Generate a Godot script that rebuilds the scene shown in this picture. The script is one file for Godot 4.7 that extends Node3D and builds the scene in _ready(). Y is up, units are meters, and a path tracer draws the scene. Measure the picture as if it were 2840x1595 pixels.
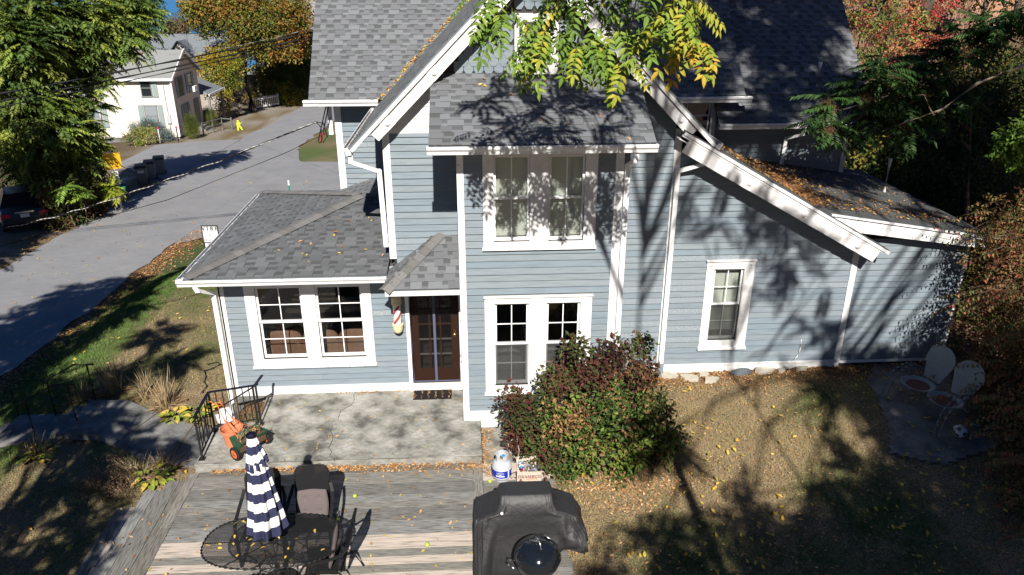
extends Node3D

const ZW := -12.02    # plane of the gable wall
const ZB := -10.93    # plane of the bay front
const ZM := -16.0     # plane of the main block's front wall
const SLAB := 0.117

var rng := RandomNumberGenerator.new()
var fn := FastNoiseLite.new()
var M := {}
var taken := {}


# ---------- mesh builder ----------
class MB:
	var v := PackedVector3Array()
	var n := PackedVector3Array()
	var c := PackedColorArray()
	var col := Color(1, 1, 1)

	func trin(a: Vector3, b: Vector3, d: Vector3, na: Vector3, nb: Vector3, nd: Vector3) -> void:
		v.append(a); v.append(d); v.append(b)
		n.append(na); n.append(nd); n.append(nb)
		c.append(col); c.append(col); c.append(col)

	func tri(a: Vector3, b: Vector3, d: Vector3) -> void:
		var m := (b - a).cross(d - a).normalized()
		trin(a, b, d, m, m, m)

	func quad(a: Vector3, b: Vector3, d: Vector3, e: Vector3) -> void:
		tri(a, b, d)
		tri(a, d, e)

	func hexa(p: Array) -> void:   # p0-3 bottom ring counter-clockwise seen from above, p4-7 the same on top
		quad(p[3], p[2], p[1], p[0])
		quad(p[4], p[5], p[6], p[7])
		for i in 4:
			var j := (i + 1) % 4
			quad(p[i], p[j], p[j + 4], p[i + 4])

	func box(lo: Vector3, hi: Vector3) -> void:
		hexa([Vector3(lo.x, lo.y, hi.z), Vector3(hi.x, lo.y, hi.z), Vector3(hi.x, lo.y, lo.z), Vector3(lo.x, lo.y, lo.z),
			Vector3(lo.x, hi.y, hi.z), Vector3(hi.x, hi.y, hi.z), Vector3(hi.x, hi.y, lo.z), Vector3(lo.x, hi.y, lo.z)])

	func obox(t: Transform3D, s: Vector3) -> void:
		var h := s / 2.0
		var p := []
		for y in [-h.y, h.y]:
			p.append(t * Vector3(-h.x, y, h.z)); p.append(t * Vector3(h.x, y, h.z))
			p.append(t * Vector3(h.x, y, -h.z)); p.append(t * Vector3(-h.x, y, -h.z))
		hexa(p)

	func bar(a: Vector3, b: Vector3, w: float, h: float, up := Vector3.UP) -> void:   # a beam from a to b, w wide and h high
		var d := (b - a)
		var x := d.normalized()
		if absf(x.dot(up)) > 0.99:
			up = Vector3.RIGHT
		var z := x.cross(up).normalized()
		var y := z.cross(x)
		obox(Transform3D(Basis(x, y, z), (a + b) / 2.0), Vector3(d.length(), h, w))

	func tube(p: Array, r: Array, sides := 8, cap := true) -> void:
		var rings := []
		var normals := []
		var ref := Vector3(0.123, 0.91, 0.31)
		for i in p.size():
			var t: Vector3 = (p[mini(i + 1, p.size() - 1)] - p[maxi(i - 1, 0)]).normalized()
			if absf(t.dot(ref)) > 0.97:
				ref = Vector3(0.95, 0.11, 0.2)
			var s := t.cross(ref).normalized()
			var u := t.cross(s).normalized()
			ref = u
			var ring := []
			var nn := []
			for k in sides:
				var a := TAU * k / sides
				var d := s * cos(a) + u * sin(a)
				ring.append(p[i] + d * (r[mini(i, r.size() - 1)] as float))
				nn.append(d)
			rings.append(ring)
			normals.append(nn)
		for i in p.size() - 1:
			for k in sides:
				var j := (k + 1) % sides
				trin(rings[i][k], rings[i][j], rings[i + 1][j], normals[i][k], normals[i][j], normals[i + 1][j])
				trin(rings[i][k], rings[i + 1][j], rings[i + 1][k], normals[i][k], normals[i + 1][j], normals[i + 1][k])
		if cap:
			for k in range(1, sides - 1):
				tri(rings[0][0], rings[0][k + 1], rings[0][k])
				tri(rings[-1][0], rings[-1][k], rings[-1][k + 1])

	func lathe(prof: Array, o: Vector3, sides := 24, squash := Vector3.ONE) -> void:   # prof: Vector2(radius, height) from the bottom upwards on the outside
		for i in prof.size() - 1:
			var a: Vector2 = prof[i]
			var b: Vector2 = prof[i + 1]
			if a.is_equal_approx(b):
				continue
			var e := (b - a).normalized()
			for k in sides:
				var t0 := TAU * k / sides
				var t1 := TAU * (k + 1) / sides
				var q := []
				var m := []
				for w in [[a, t0], [a, t1], [b, t1], [b, t0]]:
					q.append(o + Vector3(w[0].x * cos(-w[1]), w[0].y, w[0].x * sin(-w[1])) * squash)
					m.append(Vector3(e.y * cos(-w[1]), -e.x, e.y * sin(-w[1])).normalized())
				if a.x > 1e-5:
					trin(q[0], q[1], q[2], m[0], m[1], m[2])
				if b.x > 1e-5:
					trin(q[0], q[2], q[3], m[0], m[2], m[3])

	func ball(o: Vector3, r: Vector3, rings := 8, sides := 12) -> void:
		for i in rings:
			var a0 := PI * i / rings - PI / 2
			var a1 := PI * (i + 1) / rings - PI / 2
			for k in sides:
				var q := []
				var m := []
				for w in [[a0, k], [a0, k + 1], [a1, k + 1], [a1, k]]:
					var t: float = -TAU * w[1] / sides
					var d := Vector3(cos(w[0]) * cos(t), sin(w[0]), cos(w[0]) * sin(t))
					q.append(o + d * r)
					m.append((d / r).normalized())
				trin(q[0], q[1], q[2], m[0], m[1], m[2])
				trin(q[0], q[2], q[3], m[0], m[2], m[3])

	func prism(poly: PackedVector2Array, t: Transform3D, depth: float) -> void:   # poly in the xy plane of t, carried depth along its z
		if Geometry2D.is_polygon_clockwise(poly):
			poly.reverse()
		var idx := Geometry2D.triangulate_polygon(poly)
		for i in range(0, idx.size(), 3):
			var a := poly[idx[i]]
			var b := poly[idx[i + 1]]
			var d := poly[idx[i + 2]]
			if (b - a).cross(d - a) < 0.0:
				var s := b
				b = d
				d = s
			tri(t * Vector3(a.x, a.y, depth), t * Vector3(b.x, b.y, depth), t * Vector3(d.x, d.y, depth))
			tri(t * Vector3(a.x, a.y, 0), t * Vector3(d.x, d.y, 0), t * Vector3(b.x, b.y, 0))
		for i in poly.size():
			var a := poly[i]
			var b := poly[(i + 1) % poly.size()]
			quad(t * Vector3(a.x, a.y, 0), t * Vector3(b.x, b.y, 0), t * Vector3(b.x, b.y, depth), t * Vector3(a.x, a.y, depth))

	func leaf(o: Vector3, d: Vector3, up: Vector3, l: float, w: float, fine := false) -> void:   # a pointed leaf folded along its rib
		var s := d.cross(up).normalized()
		var u := s.cross(d).normalized()
		var tip := o + d * l - u * l * 0.12
		if fine:
			var m1 := o + d * l * 0.3
			var m2 := o + d * l * 0.68 - u * l * 0.03
			for k in [1.0, -1.0]:
				var e1: Vector3 = m1 + s * k * w * 0.5 + u * w * 0.16
				var e2: Vector3 = m2 + s * k * w * 0.36 + u * w * 0.1
				if k > 0:
					tri(o, e1, m1); quad(m1, e1, e2, m2); tri(m2, e2, tip)
				else:
					tri(o, m1, e1); quad(m1, m2, e2, e1); tri(m2, tip, e2)
		else:
			var e1 := o + d * l * 0.42 + s * w * 0.5 + u * w * 0.15
			var e2 := o + d * l * 0.42 - s * w * 0.5 + u * w * 0.15
			tri(o, e1, tip)
			tri(o, tip, e2)

	func mesh() -> ArrayMesh:
		var a := []
		a.resize(Mesh.ARRAY_MAX)
		a[Mesh.ARRAY_VERTEX] = v
		a[Mesh.ARRAY_NORMAL] = n
		a[Mesh.ARRAY_COLOR] = c
		var m := ArrayMesh.new()
		if v.size():
			m.add_surface_from_arrays(Mesh.PRIMITIVE_TRIANGLES, a)
		return m


# ---------- nodes ----------
func numbered(called: String) -> String:
	if not taken.has(called):
		taken[called] = 0
		return called
	taken[called] += 1
	return "%s_%03d" % [called, taken[called]]

func put(parent: Node3D, called: String, shape, mat: Material) -> MeshInstance3D:
	var o := MeshInstance3D.new()
	o.name = numbered(called) if parent == self else called
	o.mesh = shape.mesh() if shape is MB else shape
	o.material_override = mat
	parent.add_child(o, true)
	return o

func tag(o: Node, label: String, category: String, group := "", kind := "") -> Node:
	if label: o.set_meta("label", label)
	if category: o.set_meta("category", category)
	if group: o.set_meta("group", group)
	if kind: o.set_meta("kind", kind)
	return o

func thing(called: String, label: String, category: String, at := Vector3.ZERO, turn := 0.0, group := "") -> Node3D:
	var o := Node3D.new()
	o.name = numbered(called)
	add_child(o)
	o.position = at
	o.rotation.y = turn
	tag(o, label, category, group)
	return o

func setting(called: String, shape, mat: Material) -> MeshInstance3D:
	var o := put(self, called, shape, mat)
	o.set_meta("kind", "structure")
	return o

func copy(o: Node3D, label: String, at: Vector3, turn := 0.0) -> Node3D:
	var d: Node3D = o.duplicate()
	d.name = numbered(str(o.name).trim_suffix("_000"))
	add_child(d)
	d.position = at
	d.rotation.y = turn
	if label: d.set_meta("label", label)
	return d

func scatter(parent: Node3D, called: String, mesh: Mesh, mat: Material, xf: Array, cols: Array) -> MultiMeshInstance3D:
	var mm := MultiMesh.new()
	mm.transform_format = MultiMesh.TRANSFORM_3D
	mm.use_colors = true
	mm.mesh = mesh
	mm.instance_count = xf.size()
	for i in xf.size():
		mm.set_instance_transform(i, xf[i])
		mm.set_instance_color(i, cols[i])
	var o := MultiMeshInstance3D.new()
	o.multimesh = mm
	o.material_override = mat
	o.name = numbered(called) if parent == self else called
	parent.add_child(o, true)
	return o

func text(parent: Node3D, called: String, words: String, at: Transform3D, height: float, mat: Material, bold := true, font := "Droid Sans") -> MeshInstance3D:
	var f := SystemFont.new()
	f.font_names = PackedStringArray([font])
	if bold: f.font_weight = 700
	var t := TextMesh.new()
	t.text = words
	t.font = f
	t.font_size = 32
	t.pixel_size = height / 23.0
	t.depth = 0.003
	t.curve_step = 2.0
	var o := put(parent, called, t, mat)
	o.transform = at
	return o


# ---------- materials ----------
func lin(r: float, g: float, b: float, a := 1.0) -> Color:
	var c := Color(r, g, b).linear_to_srgb()
	c.a = a
	return c

func noise_tex(freq: float, ramp: Array, size := 512, oct := 4, type := FastNoiseLite.TYPE_SIMPLEX_SMOOTH, sd := 1, as_normal := 0.0) -> NoiseTexture2D:
	var n := FastNoiseLite.new()
	n.noise_type = type
	n.seed = sd
	n.frequency = freq
	n.fractal_octaves = oct
	n.fractal_gain = 0.55
	var t := NoiseTexture2D.new()
	t.width = size
	t.height = size
	t.seamless = true
	t.noise = n
	if as_normal > 0.0:
		t.as_normal_map = true
		t.bump_strength = as_normal
		return t
	var g := Gradient.new()
	var off := PackedFloat32Array()
	var cs := PackedColorArray()
	for r in ramp:
		off.append(r[0])
		cs.append(r[1])
	g.offsets = off
	g.colors = cs
	t.color_ramp = g
	return t

func mat(c: Color, rough := 0.7, tex: Texture2D = null, scale := Vector3.ONE, nrm: Texture2D = null, nscale := 1.0, world := true) -> StandardMaterial3D:
	var m := StandardMaterial3D.new()
	m.albedo_color = c
	m.roughness = rough
	m.vertex_color_use_as_albedo = true
	m.metallic_specular = 0.35
	if tex or nrm:
		m.uv1_triplanar = true
		m.uv1_world_triplanar = world
		m.uv1_scale = scale
		m.uv1_triplanar_sharpness = 6.0
	if tex: m.albedo_texture = tex
	if nrm:
		m.normal_enabled = true
		m.normal_texture = nrm
		m.normal_scale = nscale
	return m

func metal(c: Color, rough := 0.35) -> StandardMaterial3D:
	var m := mat(c, rough)
	m.metallic = 0.9
	return m

func leafmat(rough := 0.55, back := 0.5) -> StandardMaterial3D:
	var m := mat(Color(1, 1, 1), rough)
	m.cull_mode = BaseMaterial3D.CULL_DISABLED
	m.backlight_enabled = true
	m.backlight = lin(0.30 * back, 0.36 * back, 0.06 * back)
	return m

func grey(f: float) -> Color:
	return Color(f, f, f)

func make_materials() -> void:
	var grain := noise_tex(0.25, [[0.0, grey(0.74)], [0.5, grey(0.93)], [1.0, grey(1.0)]], 256, 2, FastNoiseLite.TYPE_SIMPLEX_SMOOTH, 5)
	var mottle := noise_tex(0.012, [[0.2, grey(0.93)], [0.5, grey(0.98)], [0.8, grey(1.0)]], 512, 5, FastNoiseLite.TYPE_SIMPLEX_SMOOTH, 9)
	var bump := noise_tex(0.12, [], 256, 4, FastNoiseLite.TYPE_SIMPLEX_SMOOTH, 3, 3.0)
	var streak := noise_tex(0.02, [[0.15, grey(0.93)], [0.5, grey(0.98)], [0.8, grey(1.0)]], 512, 5, FastNoiseLite.TYPE_SIMPLEX_SMOOTH, 21)
	M.siding = []
	for k in 4:
		var t := [Color(0.92, 0.97, 1), Color(1, 1, 1), Color(0.95, 0.98, 0.99), Color(1.03, 1.02, 1.0)][k] as Color
		M.siding.append(mat(lin(0.205 * t.r, 0.243 * t.g, 0.276 * t.b), 0.55, streak, Vector3(0.18, 1.6, 0.6)))
	# weathered boards: the blue has flaked off to bare primer along streaks
	M.worn = []
	for k in 2:
		var flake := noise_tex(0.035, [[0.0, lin(0.20, 0.236, 0.268)], [0.71 - 0.02 * k, lin(0.215, 0.252, 0.285)], [0.75 - 0.02 * k, lin(0.44, 0.44, 0.43)], [1.0, lin(0.8, 0.79, 0.75)]], 512, 5, FastNoiseLite.TYPE_SIMPLEX_SMOOTH, 33 + k)
		M.worn.append(mat(Color(1, 1, 1), 0.65, flake, Vector3(1.6, 4.2, 1)))
	M.white = mat(lin(0.72, 0.72, 0.72), 0.5, mottle, Vector3(0.5, 0.8, 0.5))
	var chip := noise_tex(0.03, [[0.0, lin(0.36, 0.33, 0.29)], [0.19, lin(0.45, 0.42, 0.38)], [0.22, lin(0.76, 0.76, 0.75)], [1.0, lin(0.83, 0.83, 0.82)]], 512, 5, FastNoiseLite.TYPE_SIMPLEX_SMOOTH, 41)
	M.white_worn = mat(Color(1, 1, 1), 0.6, chip, Vector3(0.5, 0.35, 0.5))
	M.vinyl = mat(lin(0.82, 0.83, 0.84), 0.35)
	M.gutter = mat(lin(0.80, 0.81, 0.82), 0.3, mottle, Vector3(0.6, 2, 0.6))
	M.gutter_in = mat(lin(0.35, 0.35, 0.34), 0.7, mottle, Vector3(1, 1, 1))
	M.shingle = mat(Color(1, 1, 1), 0.95, grain, Vector3(2.6, 2.6, 2.6), bump, 0.5)
	M.rolled = mat(lin(0.085, 0.09, 0.09), 0.95, mottle, Vector3(0.35, 0.35, 0.35), bump, 0.6)
	M.dark_in = mat(lin(0.045, 0.04, 0.036), 0.8)
	M.room = mat(lin(0.09, 0.085, 0.08), 0.8)
	M.floor_in = mat(lin(0.15, 0.13, 0.11), 0.5, mottle, Vector3(0.8, 0.8, 0.8))
	M.sofa = mat(lin(0.17, 0.10, 0.065), 0.8, mottle, Vector3(1.5, 1.5, 1.5), bump, 0.4)
	M.beige = mat(lin(0.16, 0.15, 0.13), 0.85)
	M.blind = mat(lin(0.70, 0.76, 0.68), 0.6)
	M.glass = StandardMaterial3D.new()
	M.glass.albedo_color = Color(0.02, 0.03, 0.03, 0.10)
	M.glass.transparency = BaseMaterial3D.TRANSPARENCY_ALPHA
	M.glass.roughness = 0.03
	M.glass.metallic_specular = 0.6
	M.screen = mat(Color(0.03, 0.03, 0.035, 0.34), 0.7)
	M.screen.transparency = BaseMaterial3D.TRANSPARENCY_ALPHA
	M.door = mat(lin(0.14, 0.055, 0.03), 0.35, streak, Vector3(2, 0.4, 2))
	M.door_grey = mat(lin(0.30, 0.29, 0.27), 0.6, mottle)
	M.magnet = mat(lin(0.09, 0.09, 0.15), 0.8)
	M.brass = metal(lin(0.6, 0.42, 0.16), 0.3)
	M.black = mat(lin(0.018, 0.018, 0.019), 0.45, mottle, Vector3(3, 3, 3))
	M.blackgloss = mat(lin(0.008, 0.010, 0.014), 0.12)
	M.blackgloss.clearcoat_enabled = true
	M.blackgloss.clearcoat = 0.8
	M.blackgloss.clearcoat_roughness = 0.06
	M.iron = mat(lin(0.02, 0.019, 0.018), 0.55, bump)
	M.alu = metal(lin(0.62, 0.62, 0.62), 0.35)
	M.greysteel = mat(lin(0.44, 0.46, 0.49), 0.4)
	M.rubber = mat(lin(0.02, 0.02, 0.02), 0.85)
	# concrete of the slab: stains, pale scaled patches, dark algae
	var stain := noise_tex(0.0055, [[0.16, lin(0.10, 0.097, 0.088)], [0.32, lin(0.17, 0.166, 0.15)], [0.46, lin(0.25, 0.245, 0.222)], [0.62, lin(0.29, 0.284, 0.258)], [0.78, lin(0.37, 0.36, 0.333)]], 1024, 8, FastNoiseLite.TYPE_SIMPLEX_SMOOTH, 52)
	M.concrete = mat(Color(1, 1, 1), 0.9, stain, Vector3(0.30, 0.30, 0.30), bump, 0.35)
	var stain2 := noise_tex(0.008, [[0.2, lin(0.11, 0.11, 0.107)], [0.5, lin(0.17, 0.17, 0.165)], [0.8, lin(0.22, 0.217, 0.208)]], 512, 6, FastNoiseLite.TYPE_SIMPLEX_SMOOTH, 53)
	M.path = mat(Color(1, 1, 1), 0.92, stain2, Vector3(0.4, 0.4, 0.4), bump, 0.4)
	M.stone = mat(lin(0.48, 0.45, 0.38), 0.9, mottle, Vector3(1.2, 1.2, 1.2), bump, 0.6)
	M.slate = mat(lin(0.13, 0.15, 0.17), 0.7, mottle, Vector3(1.2, 1.2, 1.2), bump, 0.5)
	# deck timber, grain along x or along z
	var knots := noise_tex(0.02, [[0.18, grey(0.66)], [0.36, grey(0.84)], [0.55, grey(0.94)], [0.75, grey(1.0)]], 512, 6, FastNoiseLite.TYPE_SIMPLEX_SMOOTH, 61)
	M.deck_x = []
	M.deck_z = []
	for k in 5:
		var f: float = [1.0, 0.80, 0.92, 1.12, 0.72][k]
		var w: Color = [Color(0.37, 0.345, 0.305), Color(0.36, 0.34, 0.31), Color(0.40, 0.37, 0.32), Color(0.34, 0.33, 0.31), Color(0.38, 0.35, 0.3)][k]
		for dir in ["deck_x", "deck_z"]:
			var sc := Vector3(0.3, 1.5, 4.5) if dir == "deck_x" else Vector3(4.5, 1.5, 0.3)
			var m := mat(lin(w.r * f * 0.66, w.g * f * 0.68, w.b * f * 0.70), 0.9, knots, sc, bump, 0.3)
			m.uv1_offset = Vector3(0.37 * k, 0, 0.21 * k)
			M[dir].append(m)
	var newgrain := noise_tex(0.02, [[0.15, grey(0.68)], [0.35, grey(0.9)], [0.6, grey(1.0)]], 512, 5, FastNoiseLite.TYPE_SIMPLEX_SMOOTH, 67)
	M.new_x = mat(lin(0.50, 0.43, 0.37), 0.8, newgrain, Vector3(0.16, 1.5, 2.6))
	M.new_z = mat(lin(0.42, 0.36, 0.33), 0.8, newgrain, Vector3(2.6, 1.5, 0.16))
	# ground
	var dirt := noise_tex(0.09, [[0.1, grey(0.45)], [0.4, grey(0.8)], [0.65, grey(1.0)]], 512, 5, FastNoiseLite.TYPE_SIMPLEX_SMOOTH, 71)
	M.ground = mat(Color(1, 1, 1), 0.97, dirt, Vector3(0.55, 0.55, 0.55), bump, 1.0)
	var tar := noise_tex(0.012, [[0.12, lin(0.205, 0.208, 0.218)], [0.5, lin(0.225, 0.228, 0.238)], [0.85, lin(0.245, 0.246, 0.25)]], 512, 6, FastNoiseLite.TYPE_SIMPLEX_SMOOTH, 77)
	M.asphalt = mat(Color(1, 1, 1), 0.9, tar, Vector3(0.07, 0.07, 0.07), bump, 0.08)
	M.insect = mat(Color(0.30, 0.31, 0.31, 0.40), 0.8)
	M.insect.transparency = BaseMaterial3D.TRANSPARENCY_ALPHA
	M.gravel = mat(lin(0.36, 0.33, 0.30), 0.95, dirt, Vector3(1.4, 1.4, 1.4), bump, 1.0)
	var wave := noise_tex(0.02, [], 512, 4, FastNoiseLite.TYPE_SIMPLEX_SMOOTH, 79, 2.0)
	M.water = mat(lin(0.05, 0.20, 0.42), 0.35, null, Vector3(0.05, 0.05, 0.12), wave, 0.35)
	var ridges := noise_tex(0.03, [[0.2, grey(0.35)], [0.5, grey(0.75)], [0.75, grey(1.0)]], 512, 5, FastNoiseLite.TYPE_SIMPLEX_SMOOTH, 81)
	M.bark = mat(lin(0.17, 0.15, 0.125), 0.95, ridges, Vector3(2.4, 0.35, 2.4), bump, 1.2)
	M.bark_pale = mat(lin(0.36, 0.32, 0.27), 0.95, ridges, Vector3(1.6, 0.3, 1.6), bump, 1.2)
	M.twig = mat(lin(0.15, 0.11, 0.08), 0.9)
	M.twig_pale = mat(lin(0.42, 0.34, 0.24), 0.9)
	M.leaf = leafmat()
	M.leafdull = leafmat(0.8, 0.3)
	M.litter = leafmat(0.85, 0.15)
	M.blade = leafmat(0.8, 0.25)
	# furniture
	M.mesh = mat(lin(0.016, 0.016, 0.017), 0.5)
	M.sling = mat(Color(0.10, 0.10, 0.11, 0.80), 0.8)
	M.sling.transparency = BaseMaterial3D.TRANSPARENCY_ALPHA
	M.cushion = mat(lin(0.155, 0.125, 0.125), 0.9, bump, Vector3(6, 6, 6), bump, 0.4, false)
	M.cushion.albedo_texture = grain
	M.navy = mat(lin(0.028, 0.034, 0.075), 0.85)
	M.canvas = mat(lin(0.80, 0.80, 0.81), 0.85)
	var folds := noise_tex(0.016, [], 512, 4, FastNoiseLite.TYPE_SIMPLEX_SMOOTH, 91, 6.0)
	M.tarp = mat(lin(0.020, 0.020, 0.022), 0.55, null, Vector3(0.9, 0.9, 0.9), folds, 0.4)
	M.tarp.metallic_specular = 0.5
	M.green_paint = mat(lin(0.030, 0.085, 0.045), 0.45, mottle, Vector3(4, 4, 4))
	M.orange = mat(lin(0.72, 0.135, 0.03), 0.45)
	M.terracotta = mat(lin(0.56, 0.20, 0.10), 0.7)
	M.rust = mat(lin(0.24, 0.10, 0.05), 0.8)
	M.soil = mat(lin(0.13, 0.085, 0.055), 0.95, dirt, Vector3(4, 4, 4))
	M.blue_label = mat(lin(0.012, 0.03, 0.33), 0.4)
	M.print_white = mat(lin(0.66, 0.66, 0.67), 0.5)
	M.carton = mat(lin(0.54, 0.46, 0.385), 0.85, mottle, Vector3(2, 2, 2))
	M.brown_print = mat(lin(0.16, 0.085, 0.06), 0.8)
	M.red_print = mat(lin(0.55, 0.16, 0.08), 0.8)
	M.foil = metal(lin(0.75, 0.76, 0.78), 0.28)
	M.blue_bottle = mat(lin(0.02, 0.27, 0.62), 0.3)
	M.red_cap = mat(lin(0.62, 0.03, 0.05), 0.4)
	M.pole_white = mat(lin(0.74, 0.71, 0.66), 0.4, mottle)
	M.pole_red = mat(lin(0.33, 0.055, 0.05), 0.5)
	M.cream = mat(lin(0.72, 0.62, 0.38), 0.45, mottle, Vector3(3, 3, 3))
	M.shell = mat(lin(0.25, 0.28, 0.30), 0.55, mottle, Vector3(3, 3, 3))
	M.redrust = mat(lin(0.13, 0.06, 0.055), 0.8, mottle, Vector3(6, 6, 6))
	M.lime = mat(lin(0.62, 0.85, 0.04), 0.5)
	M.ball_white = mat(lin(0.66, 0.67, 0.68), 0.5)
	M.walnut = mat(lin(0.38, 0.46, 0.06), 0.7)
	M.bin = mat(lin(0.17, 0.19, 0.21), 0.5)
	M.bin_lid = mat(lin(0.035, 0.04, 0.045), 0.5)
	M.sign_yellow = mat(lin(0.74, 0.43, 0.02), 0.5)
	M.sign_green = mat(lin(0.0, 0.20, 0.14), 0.5)
	M.shutter = mat(lin(0.26, 0.32, 0.32), 0.6)
	M.vinyl_cream = mat(lin(0.62, 0.58, 0.53), 0.5)
	M.roof_grey = mat(lin(0.27, 0.28, 0.275), 0.95, grain, Vector3(1.2, 1.2, 1.2))
	M.roof_dark = mat(lin(0.17, 0.19, 0.21), 0.95, mottle, Vector3(0.6, 0.6, 0.6))
	M.shed = mat(lin(0.20, 0.21, 0.20), 0.8)
	M.carpaint = mat(lin(0.012, 0.016, 0.026), 0.15)
	M.carpaint.clearcoat_enabled = true
	M.carglass = mat(lin(0.015, 0.02, 0.025), 0.06)
	M.taillight = mat(lin(0.5, 0.03, 0.06), 0.2)
	M.chrome = metal(lin(0.75, 0.77, 0.8), 0.15)
	M.wire = mat(lin(0.012, 0.012, 0.013), 0.7)
	M.wire_pale = mat(lin(0.55, 0.53, 0.5), 0.6)
	M.pink = mat(lin(0.75, 0.03, 0.12), 0.5)
	M.hose = mat(lin(0.03, 0.035, 0.03), 0.6)
	M.mat_black = mat(lin(0.014, 0.013, 0.016), 0.85)
	M.far_wall = mat(lin(0.36, 0.32, 0.28), 0.8, mottle, Vector3(0.4, 2, 0.4))


# ---------- the lie of the land ----------
func road_y(z: float) -> float:
	return maxf(-2.2 - 0.053 * (-22.0 - z) if z > -95.0 else -6.07 - 0.13 * (-95.0 - z), -19.0)

func side_road(x: float, z: float) -> bool:   # the lane that leaves the road behind the house
	if x < -11.6 or x > 30.0:
		return false
	var near := -28.2 - 2.6 * smoothstep(-11.5, -9.0, x)
	var far := -45.6 + 0.1 * (x + 8.8) - 4.5 * (1.0 - smoothstep(-11.5, -10.2, x))
	return z < near and z > far

func land(x: float, z: float) -> float:
	var r := road_y(z)
	var near := smoothstep(-27.0, -19.5, z)
	var lawn := lerpf(-0.92, -0.70, smoothstep(-8.1, -5.2, x))
	var left := lerpf(r, lawn, smoothstep(-11.35, -8.3, x) * near)
	if x < -19.0:
		left -= 0.04 * (-19.0 - x)
	var right := lerpf(-0.03, 0.31, smoothstep(-7.5, -12.0, z) * smoothstep(0.8, 3.2, x)) + 0.018 * maxf(0.0, x - 4.0)
	right += 0.40 * maxf(0.0, x - 9.6) * smoothstep(9.6, 13.0, x)
	right = lerpf(r, right, maxf(near, smoothstep(3.0, 14.0, x)))
	var h := lerpf(left, right, smoothstep(-4.6, -4.1, x))
	if z > -13.5 and z < -10.8 and x > -7.9 and x < -4.3:
		h = minf(h, -0.74)
	if z > -13.55 and z < -12.3 and x <= -7.7 and x > -11.5:
		h = minf(h, stair_y(x) - 0.1)
	if x > -4.75 and x < 1.05 and z > -9.95 and z < -5.0:
		h = minf(h, -0.42)
	if x > -16.15 and x < -11.85 or side_road(x - 0.25, z) and side_road(x, z - 0.25) and side_road(x, z + 0.25):
		h = minf(h, r - 0.07)
	return h

func stair_y(x: float) -> float:
	var y := -0.69
	for s in [-7.72, -8.02, -9.15, -9.45, -9.75, -10.05]:
		if x < s: y -= 0.165
	return y

func lines(marks: Array) -> PackedFloat32Array:   # [from, step, to, step, to ...]
	var out := PackedFloat32Array()
	var at: float = marks[0]
	for k in range(1, marks.size(), 2):
		while at < marks[k + 1]:
			out.append(at)
			at += marks[k]
	out.append(at)
	return out

func ground_color(x: float, z: float) -> Color:
	var a := fn.get_noise_2d(x * 6.0, z * 6.0)
	var b := fn.get_noise_2d(x * 22.0 + 50.0, z * 22.0)
	var dry := Color(0.26, 0.195, 0.115)
	var green := Color(0.105, 0.125, 0.045)
	var litter := Color(0.20, 0.105, 0.05)
	var c := dry.lerp(green, clampf(0.22 + a * 0.9 + b * 0.5, 0.0, 0.75))
	if x < -4.4:
		var edge := smoothstep(-10.2, -11.2, x + a * 0.8)
		c = c.lerp(Color(0.06, 0.105, 0.028), smoothstep(-7.9, -8.8, x + a * 0.5) * 0.85)
		c = c.lerp(litter, edge)
		if x < -16.4:
			c = Color(0.34, 0.30, 0.25).lerp(Color(0.20, 0.15, 0.075), clampf(0.55 + a * 1.6 + b, 0.0, 1.0))
			c = c.lerp(Color(0.12, 0.09, 0.055), smoothstep(-20.0, -26.0, x))
		elif z < -44.0 and x > -11.4:
			c = Color(0.11, 0.15, 0.05).lerp(dry, clampf(0.4 + a * 1.3, 0.0, 1.0))
	else:
		c = c.lerp(litter, clampf(smoothstep(-11.2, -11.9, z + b * 0.5) * 0.85, 0.0, 1.0))
		c = c.lerp(Color(0.23, 0.135, 0.085), smoothstep(7.2, 8.8, x + a))
		c = c.lerp(Color(0.42, 0.25, 0.17), smoothstep(11.0, 17.0, x) * smoothstep(-24.0, -32.0, z))
	return c

func sheet(xs: PackedFloat32Array, zs: PackedFloat32Array, height: Callable, tint: Callable) -> ArrayMesh:
	var v := PackedVector3Array()
	var n := PackedVector3Array()
	var c := PackedColorArray()
	var idx := PackedInt32Array()
	for z in zs:
		for x in xs:
			var y: float = height.call(x, z)
			v.append(Vector3(x, y, z))
			var e := 0.08
			n.append(Vector3(y - height.call(x + e, z), e, y - height.call(x, z + e)).normalized())
			c.append(tint.call(x, z))
	var w := xs.size()
	for j in zs.size() - 1:
		for i in w - 1:
			var k := j * w + i
			idx.append_array([k, k + 1, k + w + 1, k, k + w + 1, k + w])
	var a := []
	a.resize(Mesh.ARRAY_MAX)
	a[Mesh.ARRAY_VERTEX] = v
	a[Mesh.ARRAY_NORMAL] = n
	a[Mesh.ARRAY_COLOR] = c
	a[Mesh.ARRAY_INDEX] = idx
	var m := ArrayMesh.new()
	m.add_surface_from_arrays(Mesh.PRIMITIVE_TRIANGLES, a)
	return m

func drape(outline: PackedVector2Array, lift: float, step: float) -> MB:   # a thin sheet that follows the ground inside an outline
	var m := MB.new()
	var lo := outline[0]
	var hi := outline[0]
	for p in outline:
		lo = lo.min(p)
		hi = hi.max(p)
	var x := lo.x
	while x < hi.x:
		var z := lo.y
		while z < hi.y:
			if Geometry2D.is_point_in_polygon(Vector2(x + step / 2, z + step / 2), outline):
				var q := []
				for w in [Vector2(x, z + step), Vector2(x + step, z + step), Vector2(x + step, z), Vector2(x, z)]:
					q.append(Vector3(w.x, land(w.x, w.y) + lift, w.y))
				m.quad(q[0], q[1], q[2], q[3])
			z += step
		x += step
	return m

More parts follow.
